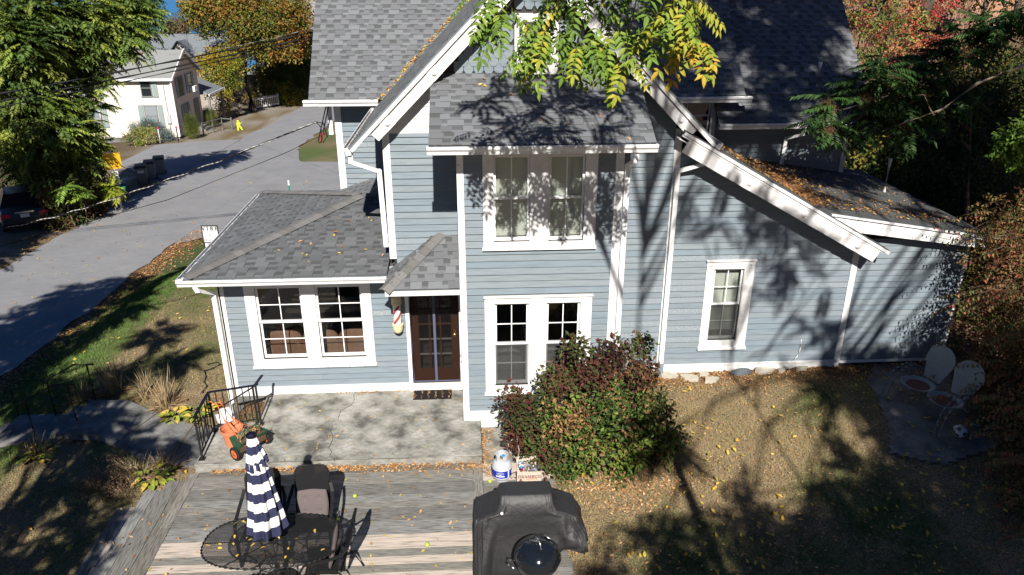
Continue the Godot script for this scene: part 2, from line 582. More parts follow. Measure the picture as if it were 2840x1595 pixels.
func build_land() -> void:
	var xs := lines([-900.0, 160.0, -260.0, 30.0, -80.0, 6.0, -32.0, 1.0, -18.0, 0.25, -12.0, 0.12, 9.5, 0.3, 14.0, 1.5, 40.0, 15.0, 120.0, 120.0, 900.0])
	var zs := lines([-175.0, 8.0, -95.0, 2.5, -50.0, 0.7, -30.0, 0.25, -19.0, 0.12, -6.5, 0.5, 2.0, 3.0, 20.0, 20.0, 120.0])
	var bumpy := func(x: float, z: float) -> float:
		return land(x, z) + (fn.get_noise_2d(x * 30.0, z * 30.0) * 0.025 if z > -40.0 else 0.0)
	setting("ground", sheet(xs, zs, bumpy, ground_color), M.ground)
	var white := func(_x: float, _z: float) -> Color: return Color(1, 1, 1)
	# the road, its edges a little ragged
	var m := MB.new()
	var z := 20.0
	while z > -150.0:
		var s := 0.6 if z > -60.0 else 3.0
		var p := []
		for zz in [z, z - s]:
			var row := []
			for k in 6:
				var x: float = lerpf(-16.5, -11.5, k / 5.0)
				if k == 0: x += fn.get_noise_1d(zz * 9.0) * 0.35
				if k == 5: x += fn.get_noise_1d(zz * 9.0 + 300.0) * 0.3
				row.append(Vector3(x, road_y(zz) + 0.03, zz))
			p.append(row)
		for k in 5:
			m.quad(p[0][k], p[0][k + 1], p[1][k + 1], p[1][k])
		z -= s
	setting("road", m, M.asphalt)
	# the lane behind the house, with its rounded mouth
	m = MB.new()
	var x := -11.9
	while x < 26.0:
		var q := []
		for xx in [x, x + 0.3]:
			var near := -28.2 - 2.6 * smoothstep(-11.5, -9.0, xx)
			var far: float = -45.6 + 0.1 * (xx + 8.8) - 4.5 * (1.0 - smoothstep(-11.5, -10.2, xx))
			q.append([near, far])
		for k in 12:
			var a: float = lerpf(q[0][0], q[0][1], k / 12.0)
			var b: float = lerpf(q[0][0], q[0][1], (k + 1) / 12.0)
			var a1: float = lerpf(q[1][0], q[1][1], k / 12.0)
			var b1: float = lerpf(q[1][0], q[1][1], (k + 1) / 12.0)
			m.quad(Vector3(x, road_y(a) + 0.024, a), Vector3(x + 0.3, road_y(a1) + 0.024, a1), Vector3(x + 0.3, road_y(b1) + 0.024, b1), Vector3(x, road_y(b) + 0.024, b))
		x += 0.3
	setting("side_road", m, M.asphalt)
	# asphalt parking apron beside the white house
	m = MB.new()
	var near_edge := [Vector2(-16.4, -40.6), Vector2(-18.8, -42.6), Vector2(-21.2, -45.8)]
	var far_edge := [Vector2(-16.4, -55.0), Vector2(-18.8, -54.6), Vector2(-21.6, -53.0)]
	for k in 2:
		var q := []
		for w in [near_edge[k], near_edge[k + 1], far_edge[k + 1], far_edge[k]]:
			q.append(Vector3(w.x, maxf(road_y(w.y), land(w.x, w.y)) + 0.05, w.y))
		m.quad(q[1], q[0], q[3], q[2])
	setting("driveway", m, M.asphalt)
	# the lake far below
	m = MB.new()
	m.quad(Vector3(-5000, -16, -120), Vector3(5000, -16, -120), Vector3(5000, -16, -9000), Vector3(-5000, -16, -9000))
	setting("lake", m, M.water)
	# concrete path from the slab to the stairs
	m = MB.new()
	var outline := PackedVector2Array([Vector2(-4.35, -10.95), Vector2(-5.0, -11.05), Vector2(-5.75, -11.2), Vector2(-6.45, -11.75), Vector2(-6.95, -12.1), Vector2(-7.66, -12.2), Vector2(-7.66, -13.35), Vector2(-6.9, -13.3), Vector2(-6.1, -12.75), Vector2(-5.1, -12.2), Vector2(-4.35, -12.2)])
	m.prism(outline, Transform3D(Basis(Vector3(1, 0, 0), Vector3(0, 0, 1), Vector3(0, -1, 0)), Vector3(0, -0.685, 0)), 0.14)
	var path := setting("path", m, M.path)
	m = MB.new()
	for s in [[Vector3(-5.35, -0.682, -11.2), Vector3(-5.3, -0.682, -12.3)], [Vector3(-6.5, -0.682, -11.8), Vector3(-6.15, -0.682, -12.75)]]:
		m.bar(s[0], s[1], 0.02, 0.004)
	put(path, "joint", m, M.soil)
	# stairs down to the road
	m = MB.new()
	var edges := [-7.66, -7.72, -8.02, -9.15, -9.45, -9.75, -10.05, -11.4]
	for k in range(1, edges.size() - 1):
		var y := stair_y(edges[k] - 0.01)
		m.box(Vector3(edges[k + 1] - 0.01, y - 0.3, -13.42 + 0.002 * k), Vector3(edges[k], y, -12.42 - 0.002 * k))
	setting("path_stairs", m, M.path)
	# porch slab with the notch of its side steps
	m = MB.new()
	var plan := PackedVector2Array([Vector2(-4.37, -9.91), Vector2(0.10, -9.91), Vector2(0.10, -10.92), Vector2(-0.2, -10.92), Vector2(-0.2, -12.03), Vector2(-3.76, -12.03), Vector2(-3.66, -11.08), Vector2(-4.37, -11.08)])
	m.prism(plan, Transform3D(Basis(Vector3(1, 0, 0), Vector3(0, 0, 1), Vector3(0, -1, 0)), Vector3(0, SLAB, 0)), 0.85)
	var slab := setting("concrete_slab", m, M.concrete)
	m = MB.new()   # worn rounded nosing along the front and the right edge
	m.tube([Vector3(-4.37, SLAB - 0.004, -9.915), Vector3(0.10, SLAB - 0.004, -9.915)], [0.016], 8)
	m.tube([Vector3(0.098, SLAB - 0.004, -9.915), Vector3(0.098, SLAB - 0.004, -10.91)], [0.016], 8)
	put(slab, "edge", m, M.concrete)
	m = MB.new()   # cracks
	var at := Vector3(-2.15, SLAB + 0.001, -12.0)
	rng.seed = 5
	while at.z < -9.95:
		var to := at + Vector3(rng.randf_range(-0.09, 0.05) + (0.05 if at.z > -11.0 else -0.02), 0, rng.randf_range(0.05, 0.14))
		m.bar(at, to, rng.randf_range(0.004, 0.010), 0.003)
		at = to
	put(slab, "crack", m, M.dark_in)
	m = MB.new()
	for k in 4:
		var y := SLAB - 0.19 * (k + 1)
		m.box(Vector3(-3.72 - 0.17 * (k + 1), -0.72, -12.02 + 0.003 * k), Vector3(-3.68, y, -11.10 - 0.003 * k))
	setting("slab_steps", m, M.path)
	# bare concrete pad under the covered corner, right of the lawn
	var pad := PackedVector2Array([Vector2(7.15, -11.4), Vector2(6.85, -10.1), Vector2(6.55, -9.5), Vector2(7.24, -9.2), Vector2(8.6, -9.6), Vector2(8.7, -11.9), Vector2(7.5, -11.95)])
	setting("concrete_pad", drape(pad, 0.022, 0.06), M.path)
	# concrete strip beside the slab
	m = MB.new()
	m.box(Vector3(0.13, -0.4, -10.85), Vector3(0.62, 0.02, -9.86))
	setting("concrete_strip", m, M.concrete)


# ---------- the blue house ----------
var house: Node3D
var clap: Array = []
var tab_mesh: Array = []
var tabs_left := 290

func clap_mesh() -> void:
	for k in 2:
		var m := MB.new()
		var b := 0.027 + 0.005 * k
		m.hexa([Vector3(0, 0, b), Vector3(1, 0, b), Vector3(1, 0, 0), Vector3(0, 0, 0), Vector3(0, 0.125, 0.006), Vector3(1, 0.125, 0.006), Vector3(1, 0.125, 0), Vector3(0, 0.125, 0)])
		clap.append(m.mesh())

func boards(parent: Node3D, y0: float, y1: float, z: float, span: Callable, holes: Array, worn := 0.0) -> void:
	var e := 0.113
	var y := y0
	while y < y1 - 0.02:
		var s: Array = span.call(y + e * 0.5)
		var cuts := [[s[0], s[1]]]
		for h in holes:
			if y + e * 0.6 > h[2] and y + e * 0.4 < h[3]:
				var next := []
				for c in cuts:
					if h[0] > c[0]: next.append([c[0], minf(c[1], h[0])])
					if h[1] < c[1]: next.append([maxf(c[0], h[1]), c[1]])
				cuts = next
		for c in cuts:
			if c[1] - c[0] < 0.03: continue
			var ends := [c[0], c[1]]
			if c[1] - c[0] > 2.6 and rng.randf() < 0.75:
				ends.insert(1, lerpf(c[0], c[1], rng.randf_range(0.3, 0.7)))
			for k in ends.size() - 1:
				var pool: Array = M.worn if rng.randf() < worn else M.siding
				var o := put(parent, "clapboard", clap[rng.randi() % 2], pool[rng.randi() % pool.size()])
				o.position = Vector3(ends[k] + 0.0005, y, z)
				o.scale = Vector3(ends[k + 1] - ends[k] - 0.001, 1, 1)
				o.rotation.z = rng.randf_range(-0.0006, 0.0006)
		y += e

func wall_core(called: String, x0: float, x1: float, y0: float, y1: float, z: float, deep: float, holes: Array, m: Material) -> MeshInstance3D:
	var b := MB.new()
	var xs := [x0, x1]
	var ys := [y0, y1]
	for h in holes:
		xs.append_array([h[0], h[1]])
		ys.append_array([h[2], h[3]])
	xs.sort()
	ys.sort()
	for i in xs.size() - 1:
		for j in ys.size() - 1:
			if xs[i + 1] - xs[i] < 1e-4 or ys[j + 1] - ys[j] < 1e-4: continue
			var cx: float = (xs[i] + xs[i + 1]) / 2
			var cy: float = (ys[j] + ys[j + 1]) / 2
			if cx < x0 or cx > x1 or cy < y0 or cy > y1: continue
			var inside := false
			for h in holes:
				inside = inside or cx > h[0] and cx < h[1] and cy > h[2] and cy < h[3]
			if not inside:
				b.box(Vector3(xs[i], ys[j], z - deep), Vector3(xs[i + 1], ys[j + 1], z))
	return put(house, called, b, m)

func box_part(parent: Node3D, called: String, lo: Vector3, hi: Vector3, m: Material) -> MeshInstance3D:
	var b := MB.new()
	b.box(lo, hi)
	return put(parent, called, b, m)

# a double-hung window: sashes [x0, x1] each with its own opening, casing round all of them
func window(called: String, outer: Array, openings: Array, z: float, mid: float, grid: Vector2i, blind: float, head := false) -> void:
	var b := MB.new()
	var p := z + 0.036
	var x0: float = outer[0]
	var x1: float = outer[1]
	var y0: float = outer[2]
	var y1: float = outer[3]
	var top: float = openings[0][3]
	var bot: float = openings[0][2]
	b.box(Vector3(x0, bot, z - 0.03), Vector3(openings[0][0], top, p))
	b.box(Vector3(openings[-1][1], bot, z - 0.03), Vector3(x1, top, p))
	for k in openings.size() - 1:
		b.box(Vector3(openings[k][1], bot, z - 0.03), Vector3(openings[k + 1][0], top, p - 0.003))
	b.box(Vector3(x0, top, z - 0.03), Vector3(x1, y1, p + 0.004))
	b.box(Vector3(x0, y0, z - 0.03), Vector3(x1, bot, p + 0.002))
	var w := put(house, called, b, M.white)
	box_part(w, "sill", Vector3(x0 - 0.02, y0 - 0.03, z - 0.01), Vector3(x1 + 0.02, y0 + 0.012, z + 0.075), M.white_worn)
	if head:
		var r := MB.new()
		for x in ([x0 + 0.07, x1 - 0.07] if openings.size() == 1 else [x0 + 0.08, (x0 + x1) / 2, x1 - 0.08]):
			r.ball(Vector3(x, (top + y1) / 2, p + 0.004), Vector3(0.028, 0.028, 0.016), 6, 10)
		put(w, "rosette", r, M.white)
		box_part(w, "head_trim", Vector3(x0 - 0.015, y1 - 0.012, z), Vector3(x1 + 0.015, y1 + 0.014, p + 0.03), M.white)
	for o in openings:
		var t := 0.035
		for up in [true, false]:
			var zz := z - 0.018 if up else z - 0.055
			var lo: float = mid - 0.018 if up else o[2]
			var hi: float = o[3] if up else mid + 0.018
			var s := MB.new()
			s.box(Vector3(o[0], lo, zz - 0.03), Vector3(o[0] + t, hi, zz))
			s.box(Vector3(o[1] - t, lo, zz - 0.03), Vector3(o[1], hi, zz))
			s.box(Vector3(o[0] + t, hi - t, zz - 0.03), Vector3(o[1] - t, hi, zz))
			s.box(Vector3(o[0] + t, lo, zz - 0.03), Vector3(o[1] - t, lo + t * (1.5 if not up else 1.0), zz))
			put(w, "sash", s, M.vinyl)
			if head and not up:
				box_part(w, "insect_screen", Vector3(o[0] + 0.01, lo + 0.01, z - 0.012), Vector3(o[1] - 0.01, hi - 0.02, z - 0.010), M.insect)
			var gx0: float = o[0] + t
			var gx1: float = o[1] - t
			var gy0 := lo + t
			var gy1 := hi - t
			for i in grid.x:
				for j in grid.y:
					var c0 := Vector3(lerpf(gx0, gx1, float(i) / grid.x), lerpf(gy0, gy1, float(j) / grid.y), zz - 0.017)
					var c1 := Vector3(lerpf(gx0, gx1, (i + 1.0) / grid.x) - 0.0005, lerpf(gy0, gy1, (j + 1.0) / grid.y) - 0.0005, zz - 0.013)
					box_part(w, "pane", c0, c1, M.glass)
			for i in range(1, grid.x):
				var x := lerpf(gx0, gx1, float(i) / grid.x)
				box_part(w, "muntin", Vector3(x - 0.008, gy0, zz - 0.012), Vector3(x + 0.008, gy1, zz - 0.003), M.vinyl)
			for j in range(1, grid.y):
				var y := lerpf(gy0, gy1, float(j) / grid.y)
				box_part(w, "muntin", Vector3(gx0, y - 0.008, zz - 0.011), Vector3(gx1, y + 0.008, zz - 0.004), M.vinyl)
		if blind > 0.0:
			var s := MB.new()
			var y: float = o[3] - 0.06
			while y > lerpf(o[3], o[2], blind):
				s.obox(Transform3D(Basis(Vector3.RIGHT, -1.22), Vector3((o[0] + o[1]) / 2, y, z - 0.125)), Vector3(o[1] - o[0] - 0.03, 0.0015, 0.046))
				y -= 0.038
			put(w, "blind", s, M.blind)

# one roof slope. at: eave corner; u along the eave, v up the slope; poly in (u, v) metres
func slope(called: String, at: Vector3, u: Vector3, v: Vector3, poly: PackedVector2Array, single: float, course := 0.143, sd := 1, thick := 0.05, tone := 1.0) -> MeshInstance3D:
	u = u.normalized()
	v = v.normalized()
	var nrm := u.cross(v).normalized()
	var frame := Transform3D(Basis(u, v, nrm), at)
	var b := MB.new()
	b.prism(poly, frame.translated_local(Vector3(0, 0, -thick)), thick)
	var roof := put(house, called, b, M.roof_dark)
	rng.seed = sd
	var rest := MB.new()
	var vmax := 0.0
	for p in poly: vmax = maxf(vmax, p.y)
	var y := 0.0
	while y < vmax - 0.02:
		var lo := INF
		var hi := -INF
		var yy := minf(y + course * 0.5, vmax - 0.01)
		for i in poly.size():
			var a := poly[i]
			var c := poly[(i + 1) % poly.size()]
			if (a.y - yy) * (c.y - yy) < 0.0:
				var x := lerpf(a.x, c.x, (yy - a.y) / (c.y - a.y))
				lo = minf(lo, x)
				hi = maxf(hi, x)
		var x := lo
		var raised := rng.randf() < 0.5
		while x < hi - 0.01:
			var w := rng.randf_range(0.10, 0.21) * (1.15 if raised else 0.85)
			w = minf(w, hi - x)
			if hi - x - w < 0.06: w = hi - x
			var shade := rng.randi() % 6
			var len := minf(course * 1.35, vmax - y)
			if tabs_left > 0 and y < single and w > 0.07:
				tabs_left -= 1
				var o := put(roof, "shingle", tab_mesh[shade + (6 if raised else 0)], M.shingle)
				o.transform = frame * Transform3D(Basis(Vector3(w - 0.004, 0, 0), Vector3(0, len, 0), Vector3(0, 0, 1)), Vector3(x, y - 0.006, 0.0015))
			else:
				tab(rest, shade, raised, frame * Transform3D(Basis(Vector3(w - 0.004, 0, 0), Vector3(0, len, 0), Vector3(0, 0, 1)), Vector3(x, y - 0.006, 0.0015)), tone)
			raised = not raised
			x += w
		y += course
	if rest.v.size():
		put(roof, "shingles", rest, M.shingle).set_meta("kind", "stuff")
	return roof

func tab(m: MB, shade: int, raised: bool, t: Transform3D, tone := 1.0) -> void:   # a raised tooth of a laminated shingle, or the recessed ply between two teeth with its dark upper band
	var g: float = [0.160, 0.175, 0.188, 0.200, 0.214, 0.168][shade] * tone
	var light := Color(g * 0.95, g * 1.0, g * 1.065)
	var h := 0.019 if raised else 0.009
	var q := []
	for p in [Vector3(0, 0, 0), Vector3(1, 0, 0), Vector3(1, 0, h), Vector3(0, 0, h), Vector3(0, 1, 0), Vector3(1, 1, 0), Vector3(1, 1, 0.002), Vector3(0, 1, 0.002)]:
		q.append(t * p)
	m.col = light
	if raised:
		m.quad(q[3], q[2], q[6], q[7])
	else:
		var f: float = [0.30, 0.36, 0.28, 0.42, 0.33, 0.38][shade]
		var l: Vector3 = (q[3] as Vector3).lerp(q[7], f)
		var r: Vector3 = (q[2] as Vector3).lerp(q[6], f)
		m.quad(q[3], q[2], r, l)
		m.col = light * 0.62
		m.quad(l, r, q[6], q[7])
		m.col = light
	m.quad(q[0], q[1], q[2], q[3])
	m.quad(q[1], q[5], q[6], q[2])
	m.quad(q[4], q[0], q[3], q[7])

func caps(roof: Node3D, a: Vector3, b: Vector3, na: Vector3, nb: Vector3, sd: int) -> void:   # bent cap shingles from the low end a to the high end b
	rng.seed = sd
	var d := (b - a).normalized()
	var sa := d.cross(na).normalized()
	var sb := d.cross(nb).normalized()
	var n := int((b - a).length() / 0.15)
	var up := (na + nb).normalized()
	for k in n:
		var m := MB.new()
		var g := rng.randf_range(0.15, 0.215)
		m.col = Color(g, g * 0.985, g * 0.97)
		var o := a + d * (0.15 * k - 0.01) + up * 0.008
		var e := o + d * 0.22
		var l := 0.016
		for s in [[sa, na, 1.0], [sb, nb, -1.0]]:
			var q := [o + up * l, o + s[0] * 0.145 * s[2] + s[1] * l, e + s[0] * 0.145 * s[2] + s[1] * 0.003, e + up * 0.003]
			if s[2] > 0: q.reverse()
			m.quad(q[3], q[2], q[1], q[0])
			m.quad(o, o + s[0] * 0.145 * s[2], o + s[0] * 0.145 * s[2] + s[1] * l, o + up * l)
		put(roof, "ridge_cap", m, M.shingle)

func gutter(called: String, a: Vector3, b: Vector3, out: Vector3) -> MeshInstance3D:   # a to b along the top back edge; out points away from the eave
	var d := (b - a).normalized()
	var len := (b - a).length()
	out = out.normalized()
	var f := Transform3D(Basis(d, Vector3.UP, out), a)
	if d.cross(Vector3.UP).dot(out) < 0.0:
		f = Transform3D(Basis(-d, Vector3.UP, out), b)
	var m := MB.new()
	var prof := [Vector2(0.0, 0.0), Vector2(0.0, -0.115), Vector2(0.075, -0.115), Vector2(0.085, -0.07), Vector2(0.115, -0.035), Vector2(0.118, 0.0), Vector2(0.104, 0.003)]
	for k in prof.size() - 1:
		var p: Vector2 = prof[k]
		var q: Vector2 = prof[k + 1]
		var nn := Vector2(q.y - p.y, -(q.x - p.x)).normalized() * 0.003
		var poly := []
		for w in [p, q, q + nn, p + nn]: poly.append(w)
		m.hexa([f * Vector3(0, poly[0].y, poly[0].x), f * Vector3(len, poly[0].y, poly[0].x), f * Vector3(len, poly[3].y, poly[3].x), f * Vector3(0, poly[3].y, poly[3].x), f * Vector3(0, poly[1].y, poly[1].x), f * Vector3(len, poly[1].y, poly[1].x), f * Vector3(len, poly[2].y, poly[2].x), f * Vector3(0, poly[2].y, poly[2].x)])
	var pp := PackedVector2Array()
	for k in range(1, 6): pp.append(prof[k])
	pp.append(Vector2(0.0, 0.0))
	for x in [0.0, len - 0.003]:
		m.prism(pp, f * Transform3D(Basis(Vector3(0, 0, 1), Vector3(0, 1, 0), Vector3(1, 0, 0)), Vector3(x, 0, 0)), 0.003)
	var g := put(house, called, m, M.gutter)
	var n := int(len / 0.85) + 1
	for k in n:
		var x := lerpf(0.12, len - 0.12, k / maxf(1.0, n - 1.0))
		var s := MB.new()
		s.bar(f * Vector3(x, 0.012, -0.02), f * Vector3(x, 0.006, 0.112), 0.022, 0.005)
		s.bar(f * Vector3(x, 0.006, 0.1), f * Vector3(x, -0.02, 0.1), 0.02, 0.004, Vector3.RIGHT)
		put(g, "strap", s, M.alu)
	var dirt := MB.new()
	dirt.bar(f * Vector3(0.01, -0.104, 0.04), f * Vector3(len - 0.01, -0.104, 0.04), 0.07, 0.012)
	put(g, "gutter_bed", dirt, M.gutter_in)
	return g

func downspout(called: String, p: Array, w := 0.078, h := 0.058) -> void:
	var m := MB.new()
	for k in p.size() - 1:
		m.bar(p[k], p[k + 1] + (p[k + 1] - p[k]).normalized() * 0.02, w, h, Vector3(0, 0, 1) if absf((p[k + 1] - p[k]).normalized().y) > 0.8 else Vector3.UP)
	for k in range(1, p.size() - 1):
		m.ball(p[k], Vector3(w, w, w) * 0.56, 6, 10)
	put(house, called, m, M.vinyl)

func build_house() -> void:
	rng.seed = 11
	house = thing("blue_house", "blue grey clapboard house with white trim, grey shingle roofs and a two storey bay", "house")
	clap_mesh()
	for raised in [false, true]:
		for k in 6:
			var m := MB.new()
			tab(m, k, raised, Transform3D())
			tab_mesh.append(m.mesh())
	var W = M.dark_in
	# --- sun porch on the left
	var ph := [[-3.72, -2.94, 0.83, 2.22], [-2.70, -1.91, 0.83, 2.22], [-1.13, -0.2, 0.26, 2.2]]
	var porch := wall_core("porch_wall", -4.3, -0.17, 0.10, 2.5, ZW, 0.12, ph, W)
	boards(porch, 0.285, 2.48, ZW, func(_y): return [-4.235, -0.2], [[-3.9, -1.75, 0.74, 2.6], [-1.17, 0.0, 0.0, 2.6]], 0.06)
	box_part(porch, "skirt_board", Vector3(-4.32, 0.10, ZW - 0.02), Vector3(-1.17, 0.26, ZW + 0.03), M.white)
	box_part(porch, "water_table", Vector3(-4.33, 0.26, ZW - 0.02), Vector3(-1.17, 0.285, ZW + 0.05), M.white)
	box_part(porch, "foundation", Vector3(-4.30, -0.75, ZW - 0.12), Vector3(-3.6, 0.10, ZW + 0.02), M.path)
	box_part(porch, "corner_board", Vector3(-4.325, 0.285, ZW - 0.02), Vector3(-4.235, 2.46, ZW + 0.034), M.white)
	var side := box_part(porch, "side_wall", Vector3(-4.3, -0.75, -16.4), Vector3(-4.22, 2.5, ZW - 0.12), M.siding[1])
	box_part(side, "corner_board", Vector3(-4.335, 0.285, ZW - 0.1), Vector3(-4.3, 2.46, ZW + 0.034), M.white)
	box_part(porch, "back_wall", Vector3(-4.3, -1.5, -16.5), Vector3(-2.8, 2.5, -16.4), M.siding[1])
	box_part(porch, "frieze", Vector3(-4.36, 2.42, ZW), Vector3(-1.4, 2.52, ZW + 0.43), M.white)
	window("porch_window", [-3.9, -1.75, 0.70, 2.42], ph.slice(0, 2), ZW, 1.545, Vector2i(2, 2), 0.0)
	box_part(house, "porch_floor", Vector3(-4.22, -0.05, -15.9), Vector3(3.4, 0.16, ZW - 0.13), M.floor_in)
	box_part(house, "inner_wall", Vector3(-4.22, 0.16, -16.0), Vector3(3.4, 2.5, -15.9), M.room)
	box_part(house, "inner_partition", Vector3(-0.22, 0.16, -15.9), Vector3(-0.14, 2.5, ZW - 0.13), M.room)
	box_part(house, "inner_ceiling", Vector3(-4.22, 2.5, -15.9), Vector3(3.4, 2.56, ZW - 0.12), M.room)
	box_part(house, "upper_floor", Vector3(-1.3, 2.60, -15.9), Vector3(3.4, 2.68, ZW - 0.12), M.floor_in)
	box_part(house, "upper_wall", Vector3(-1.3, 2.68, -15.6), Vector3(3.4, 4.6, -15.5), M.room)
	# --- door with its mesh curtain
	var fr := MB.new()
	fr.box(Vector3(-1.17, 0.14, ZW - 0.1), Vector3(-1.105, 2.26, ZW + 0.045))
	fr.box(Vector3(-0.235, 0.14, ZW - 0.1), Vector3(-0.155, 2.26, ZW + 0.045))
	fr.box(Vector3(-1.105, 2.14, ZW - 0.1), Vector3(-0.235, 2.26, ZW + 0.043))
	fr.box(Vector3(-1.17, 0.10, ZW - 0.1), Vector3(-0.155, 0.14, ZW + 0.06))
	var df := put(house, "door_frame", fr, M.white_worn)
	box_part(df, "threshold", Vector3(-1.105, 0.14, ZW - 0.11), Vector3(-0.235, 0.25, ZW + 0.02), M.white)
	var dl := MB.new()
	var dz := ZW - 0.075
	dl.box(Vector3(-1.08, 0.25, dz - 0.04), Vector3(-0.96, 2.13, dz))
	dl.box(Vector3(-0.385, 0.25, dz - 0.04), Vector3(-0.26, 2.13, dz))
	dl.box(Vector3(-0.96, 2.0, dz - 0.04), Vector3(-0.385, 2.13, dz))
	dl.box(Vector3(-0.96, 0.25, dz - 0.04), Vector3(-0.385, 0.5, dz))
	var leaf := put(house, "door", dl, M.door)
	for i in 3:
		for j in 5:
			var w := 0.575 / 3
			var h := 1.5 / 5
			box_part(leaf, "pane", Vector3(-0.96 + w * i, 0.5 + h * j, dz - 0.022), Vector3(-0.9605 + w * (i + 1), 0.4995 + h * (j + 1), dz - 0.018), M.glass)
	for i in 2:
		var x := -0.96 + 0.575 / 3 * (i + 1)
		box_part(leaf, "muntin", Vector3(x - 0.013, 0.5, dz - 0.032), Vector3(x + 0.013, 2.0, dz - 0.004), M.door)
	for j in 4:
		box_part(leaf, "muntin", Vector3(-0.96, 0.488 + 0.3 * (j + 1), dz - 0.03), Vector3(-0.385, 0.512 + 0.3 * (j + 1), dz - 0.005), M.door_grey if j < 2 else M.door)
	var kb := MB.new()
	kb.box(Vector3(-0.345, 1.13, dz), Vector3(-0.305, 1.29, dz + 0.008))
	kb.ball(Vector3(-0.325, 1.21, dz + 0.045), Vector3(0.03, 0.03, 0.03), 8, 12)
	put(leaf, "knob", kb, M.brass)
	var sc := MB.new()
	var sz := ZW - 0.028
	for s in [[-1.10, -0.675], [-0.675, -0.24]]:
		sc.box(Vector3(s[0], 0.27, sz), Vector3(s[1] - 0.001, 2.13, sz + 0.0015))
	var curtain := put(house, "mesh_curtain", sc, M.screen)
	var hem := MB.new()
	hem.box(Vector3(-0.70, 0.26, sz + 0.002), Vector3(-0.655, 2.13, sz + 0.008))
	hem.box(Vector3(-1.10, 0.255, sz + 0.002), Vector3(-0.24, 0.285, sz + 0.007))
	hem.tube([Vector3(-0.25, 2.1, sz + 0.01), Vector3(-0.24, 1.2, sz + 0.012), Vector3(-0.245, 0.6, sz + 0.02), Vector3(-0.25, 0.27, sz + 0.012)], [0.008], 6)
	hem.tube([Vector3(-1.09, 2.1, sz + 0.01), Vector3(-1.095, 1.0, sz + 0.014), Vector3(-1.08, 0.27, sz + 0.012)], [0.01], 6)
	put(curtain, "hem", hem, M.magnet)
	# --- bay, two storeys
	var bh := [[0.36, 0.91, 0.79, 2.30], [1.20, 1.745, 0.79, 2.30], [0.36, 0.91, 3.34, 4.69], [1.20, 1.745, 3.34, 4.69]]
	var bay := wall_core("bay_wall", -0.17, 2.31, -0.1, 4.86, ZB, 0.12, bh, W)
	boards(bay, 0.315, 4.83, ZB, func(_y): return [-0.085, 2.20], [[0.2, 1.93, 0.62, 2.42], [0.2, 1.93, 3.22, 5.0]], 0.05)
	box_part(bay, "corner_board", Vector3(-0.185, 0.13, ZB - 0.1), Vector3(-0.085, 4.86, ZB + 0.032), M.white_worn)
	box_part(bay, "corner_board", Vector3(2.20, 0.13, ZB - 0.1), Vector3(2.325, 4.86, ZB + 0.032), M.white)
	box_part(bay, "skirt_board", Vector3(-0.085, 0.12, ZB - 0.02), Vector3(2.2, 0.295, ZB + 0.03), M.white)
	box_part(bay, "water_table", Vector3(-0.085, 0.295, ZB - 0.02), Vector3(2.2, 0.318, ZB + 0.046), M.white)
	box_part(bay, "foundation", Vector3(0.102, -0.2, ZB - 0.15), Vector3(2.3, 0.115, ZB + 0.012), M.white_worn)
	for x in [-0.17, 2.19]:
		var sw := box_part(bay, "side_wall", Vector3(x, -0.1, ZW), Vector3(x + 0.12, 4.86, ZB - 0.12), M.siding[1])
		if x > 0:
			sw.name = "side_wall"
	window("bay_window", [0.20, 1.93, 0.66, 2.42], bh.slice(0, 2), ZB, 1.55, Vector2i(2, 2), 0.0, true)
	window("upper_bay_window", [0.20, 1.93, 3.25, 4.81], bh.slice(2, 4), ZB, 4.03, Vector2i(2, 1), 0.97)
	box_part(house, "bay_floor", Vector3(-0.05, -0.05, ZW - 0.13), Vector3(2.19, 0.16, ZB - 0.12), M.floor_in)
	box_part(house, "bay_upper_floor", Vector3(-0.05, 2.60, ZW - 0.12), Vector3(2.19, 2.68, ZB - 0.12), M.floor_in)
	box_part(house, "bay_soffit", Vector3(-0.54, 4.84, ZW), Vector3(2.66, 4.87, -10.52), M.white)
	# --- gable wall above and right of the bay
	var gable := wall_core("gable_wall", -1.3, 3.45, 2.3, 5.2, ZW, 0.12, [[-0.05, 2.19, 2.3, 5.2]], W)
	var gt := MB.new()
	gt.prism(PackedVector2Array([Vector2(-1.3, 5.2), Vector2(3.45, 5.2), Vector2(1.06, 7.4)]), Transform3D(Basis(), Vector3(0, 0, ZW - 0.12)), 0.12)
	put(house, "gable_peak", gt, W)
	wall_core("lower_gable_wall", 2.19, 3.45, 0.2, 2.3, ZW, 0.12, [], W)
	var rise := func(y: float) -> float: return maxf(y - 5.10, 0.0)
	boards(gable, 2.62, 4.79, ZW, func(_y): return [-1.26, -0.17], [], 0.02)
	boards(gable, 0.5, 5.75, ZW, func(y): return [2.31, 3.375 if y < 4.85 else minf(3.375, 8.35 - y)], [], 0.14)
	box_part(gable, "corner_board", Vector3(-1.375, 2.70, ZW - 0.05), Vector3(-1.26, 4.95, ZW + 0.034), M.white)
	box_part(gable, "corner_board", Vector3(3.375, 0.3, ZW - 0.05), Vector3(3.49, 4.85, ZW + 0.034), M.white)
	box_part(gable, "skirt_board", Vector3(2.31, 0.2, ZW - 0.05), Vector3(3.375, 0.49, ZW + 0.03), M.white_worn)
	for x in [-1.375, 3.40]:
		box_part(gable, "side_wall", Vector3(x + 0.03, 0.2 if x > 0 else 2.3, ZM), Vector3(x + 0.09, 4.8, ZW - 0.12), M.siding[2])
	# white panelled spandrel under the left rake
	var sp := MB.new()
	sp.prism(PackedVector2Array([Vector2(-1.26, 4.79), Vector2(-0.5, 4.79), Vector2(-0.5, 5.72), Vector2(-1.26, 4.97)]), Transform3D(Basis(), Vector3(0, 0, ZW)), 0.02)
	var panel := put(house, "spandrel_panel", sp, M.white)
